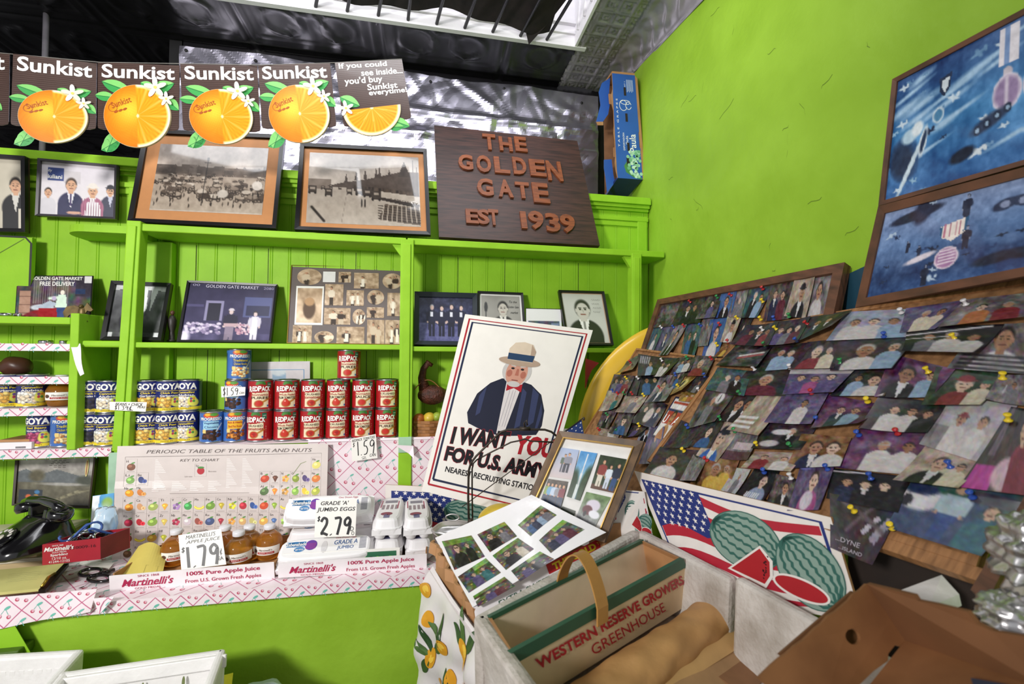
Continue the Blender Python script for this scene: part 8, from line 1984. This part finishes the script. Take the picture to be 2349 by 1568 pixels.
# things at the right edge and behind the poster
rr = random.Random(17)
for k, (x, y, d, r, w) in enumerate(((2412, 1282, .50, (.047, .045, .056), 'crumpled silver foil ball at the right edge beside the board rail'), (2335, 1412, .49, (.033, .03, .022), 'smaller crumpled foil lump below the foil ball, right edge'))):
    ph3 = [(rr.uniform(5, 26), rr.uniform(0, 6)) for _ in range(15)]
    tag(MB().ellipsoid(PD(x, y, d), r, mat('bright_foil', 'd4d2d4', .34, .95, noise=.05), 60, 40, lambda dd: 1+.14*sum(math.sin(a*dd[i % 3]+b) for i, (a, b) in enumerate(ph3))/3).build('foil_ball'), w, 'foil')
S = Surf(PD(2068, 1352, .665), PD(2160, 1318, .655), PD(2200, 1362, .63), PD(2130, 1392, .62)); mb = MB(); slab(mb, S, .02, FOAMW); tag(mb.build('foam_offcut'), 'small white foam offcut behind the near brown carton', 'foam piece')
dk = thing('shade_box', 'dark box added in place of the shade below the large photo board', 'crate', PZ(2080, 1370, 1.0))  # added box, its dark colour stands for the shade under the board
a = PD(1945, 1275, .80); b = PD(2290, 1372, .645); SHADE_DK = mat('shade_box_dark', '2a1d16', .8, noise=.2)
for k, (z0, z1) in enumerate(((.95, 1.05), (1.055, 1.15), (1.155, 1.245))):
    MB().hexa([Vector((a.x, a.y, z0)), Vector((b.x, b.y, z0)), Vector((b.x+.01, b.y, z0)), Vector((a.x+.012, a.y, z0)), Vector((a.x, a.y, z1)), Vector((b.x, b.y, z1)), Vector((b.x+.01, b.y, z1)), Vector((a.x+.012, a.y, z1))], SHADE_DK).build('shade_strip', dk)
MB().hexa([Vector((a.x+.014, a.y, .95)), Vector((b.x+.014, b.y, .95)), Vector((1.0, b.y, .95)), Vector((1.0, a.y, .95)), Vector((a.x+.014, a.y, 1.0)), Vector((b.x+.014, b.y, 1.0)), Vector((1.0, b.y, 1.0)), Vector((1.0, a.y, 1.0))], SHADE_DK).build('base', dk)  # base of the added shade box
S = Surf(PD(1392, 1205, 1.15), PD(1440, 1195, 1.19), PD(1445, 1265, 1.17), PD(1385, 1265, 1.13)); o = thing('kraft_box', 'corner of a kraft box between the brown frame and the foam box', 'box', S(.5, 0)); mb = MB(); slab(mb, S, .06, KRAFT); mb.build('body', o)

# ------------------------------------------------------------------ foam crates on the floor stand at lower left
zc = .762
A_, B_ = PZ(140, 1538, zc), PZ(519, 1484, zc); e = (B_-A_).normalized(); dn = Vector((e.y, -e.x, 0)); 
B2 = B_+(PZ(490, 1568, zc)-B_)*3
FRONT = [A_, B_, B2, A_+(B2-B_)]
st = foam_box('foam_crate', 'white foam crate with slots, nearer the middle at the lower left', FRONT, .24, .022, FOAMW, kind='foam crate')
cF = sum(FRONT, Vector())/4; ii = (cF-(A_+B_)/2).normalized()*.0224
S = Surf(A_+ii, B_+ii, B_+ii+Vector((0, 0, -.24))+ii*2, A_+ii+Vector((0, 0, -.24))+ii*2)
for u in (.28, .51, .755): mb = MB(); mb.ell(S, u, .775, .010, .06, flat('6f7a4a', .8), .004, 18); mb.build('slot', st)
mb = MB()
mb.hexa([S(-.02, .86, .0), S(1.02, .86, 0), S(1.02, .86, .010), S(-.02, .86, .010), S(-.02, .99, 0), S(1.02, .99, 0), S(1.02, .99, .010), S(-.02, .99, .010)], FOAMW, .003)
mb.build('rim_step', st)
A3, B3 = PZ(-160, 1506, zc), PZ(196, 1485, zc); B4 = B3+(PZ(128, 1562, zc)-B3)*3
st2 = foam_box('foam_crate', 'white foam crate with ribbed inside, cut off at the lower left corner', [A3, B3, B4, A3+(B4-B3)], .24, .022, FOAMW, kind='foam crate')
mb = MB(); 
for k in range(16):
    p = A3.lerp(B3, .04+k*.058)+Vector((0, -.026, -.20)); mb.box(p, p+Vector((.012, .004, .165)), FOAMW)
mb.build('rib', st2)
sd = thing('crate_stand', 'low stand below the white foam crates', 'stand', (-.85, 1.0, 0))
MB().box((-1.6, .35, .41), (-.42, 1.30, .515), WOODT).build('stand_top', sd)
for x in (-1.55, -.52):
    for y in (.4, 1.2): MB().box((x, y, 0), (x+.05, y+.05, .41), WOODT).build('leg', sd)
p = PZ(590, 1562, .66); rr = random.Random(4); ph4 = [(rr.uniform(3, 12), rr.uniform(0, 6)) for _ in range(6)]
tag(MB().ellipsoid((p.x, p.y, .60), (.11, .06, .045), mat('pale_blue_film', 'a9b8b8', .3, noise=.1), 40, 20, lambda d: 1+.1*sum(math.sin(a*d[i % 3]+b) for i, (a, b) in enumerate(ph4))/2).build('plastic_bundle'), 'pale blue plastic bundle right of the white foam crates', 'plastic bundle')
S = Surf(PZ(512, 1548, .625), PZ(535, 1542, .625), PZ(532, 1568, .625), PZ(505, 1568, .625)); mb = MB(); slab(mb, S, .002, flat('e0cc3a')); tag(mb.build('yellow_scrap'), 'small yellow paper scrap beside the foam crate', 'paper')

# ------------------------------------------------------------------ wicker bird and fruit basket on the can shelf
WICK = mat('dark_wicker', '5a2a1c', .5, noise=.3, scale=60, bump=.6, bscale=140); SPL = mat('basket_splint', 'a8713c', .5, noise=.2, scale=20, h2='7d4e26')
wb = thing('wicker_bird', 'dark brown wicker bird with long neck, on the fruit basket behind the poster', 'wicker bird', PY(985, 935, 1.93))
p = PY(992, 905, 1.93)
mb = MB(); mb.ellipsoid(p, (.062, .045, .042), WICK, 30, 18, lambda d: 1+.02*math.sin(40*d.z)*math.cos(30*d.x)); mb.build('body', wb)
MB().tube([PY(975, 895, 1.93), PY(968, 865, 1.93), PY(972, 845, 1.93), PY(982, 832, 1.93), PY(992, 838, 1.93)], [.026, .017, .014, .014, .008], WICK, 14).build('neck', wb)
o = MB(); P = [PY(950+65*t, 893-24*math.sin(math.pi*t)+4*t, 1.915) for t in np.linspace(0, 1, 16)]; o.tube(P, .0022, SPL, 6); o.build('hoop_handle', wb)
fb = thing('fruit_basket', 'woven splint basket of fruit behind the poster on the can shelf', 'basket', PY(985, 1000, 1.92))
p = PY(985, 1003, 1.92); z0 = 1.2232
mb = MB(); n = 28
for r in range(5):
    za, zb_ = z0+.004+r*.0125, z0+.0155+r*.0125
    vs = []
    for k in range(n+1):
        a = 2*math.pi*k/n; rr_ = .078+.0015*(1 if (k+r) % 2 else -1)+.004*r/5
        vs += [Vector((p.x+rr_*math.cos(a), 1.925+.8*rr_*math.sin(a), za)), Vector((p.x+rr_*math.cos(a), 1.925+.8*rr_*math.sin(a), zb_))]
    mb.add(vs, [(2*k, 2*k+2, 2*k+3, 2*k+1) for k in range(n)], SPL)
mb.build('woven_side', fb); MB().lathe([(0, 0), (.076, .0), (.076, .003), (0, .003)], (p.x, 1.925, z0), SPL, 24).build('bottom', fb)
for k, (x, y, r, col, w) in enumerate(((962, 938, .026, 'a85a24', 'orange brown fruit in the woven basket, left'), (985, 944, .026, 'd8b83c', 'yellow fruit in the woven basket, middle'), (1003, 945, .022, '9ab03c', 'green fruit in the woven basket, right'))):
    pp = PY(x, y, 1.90); pp.z = z0+.068+.004*k; tag(MB().ellipsoid(pp, (r, r, r*.95), mat('fruit_skin_%d' % k, col, .4, noise=.12), 20, 14).build('fruit'), w, 'fruit', 'fruit in the basket')
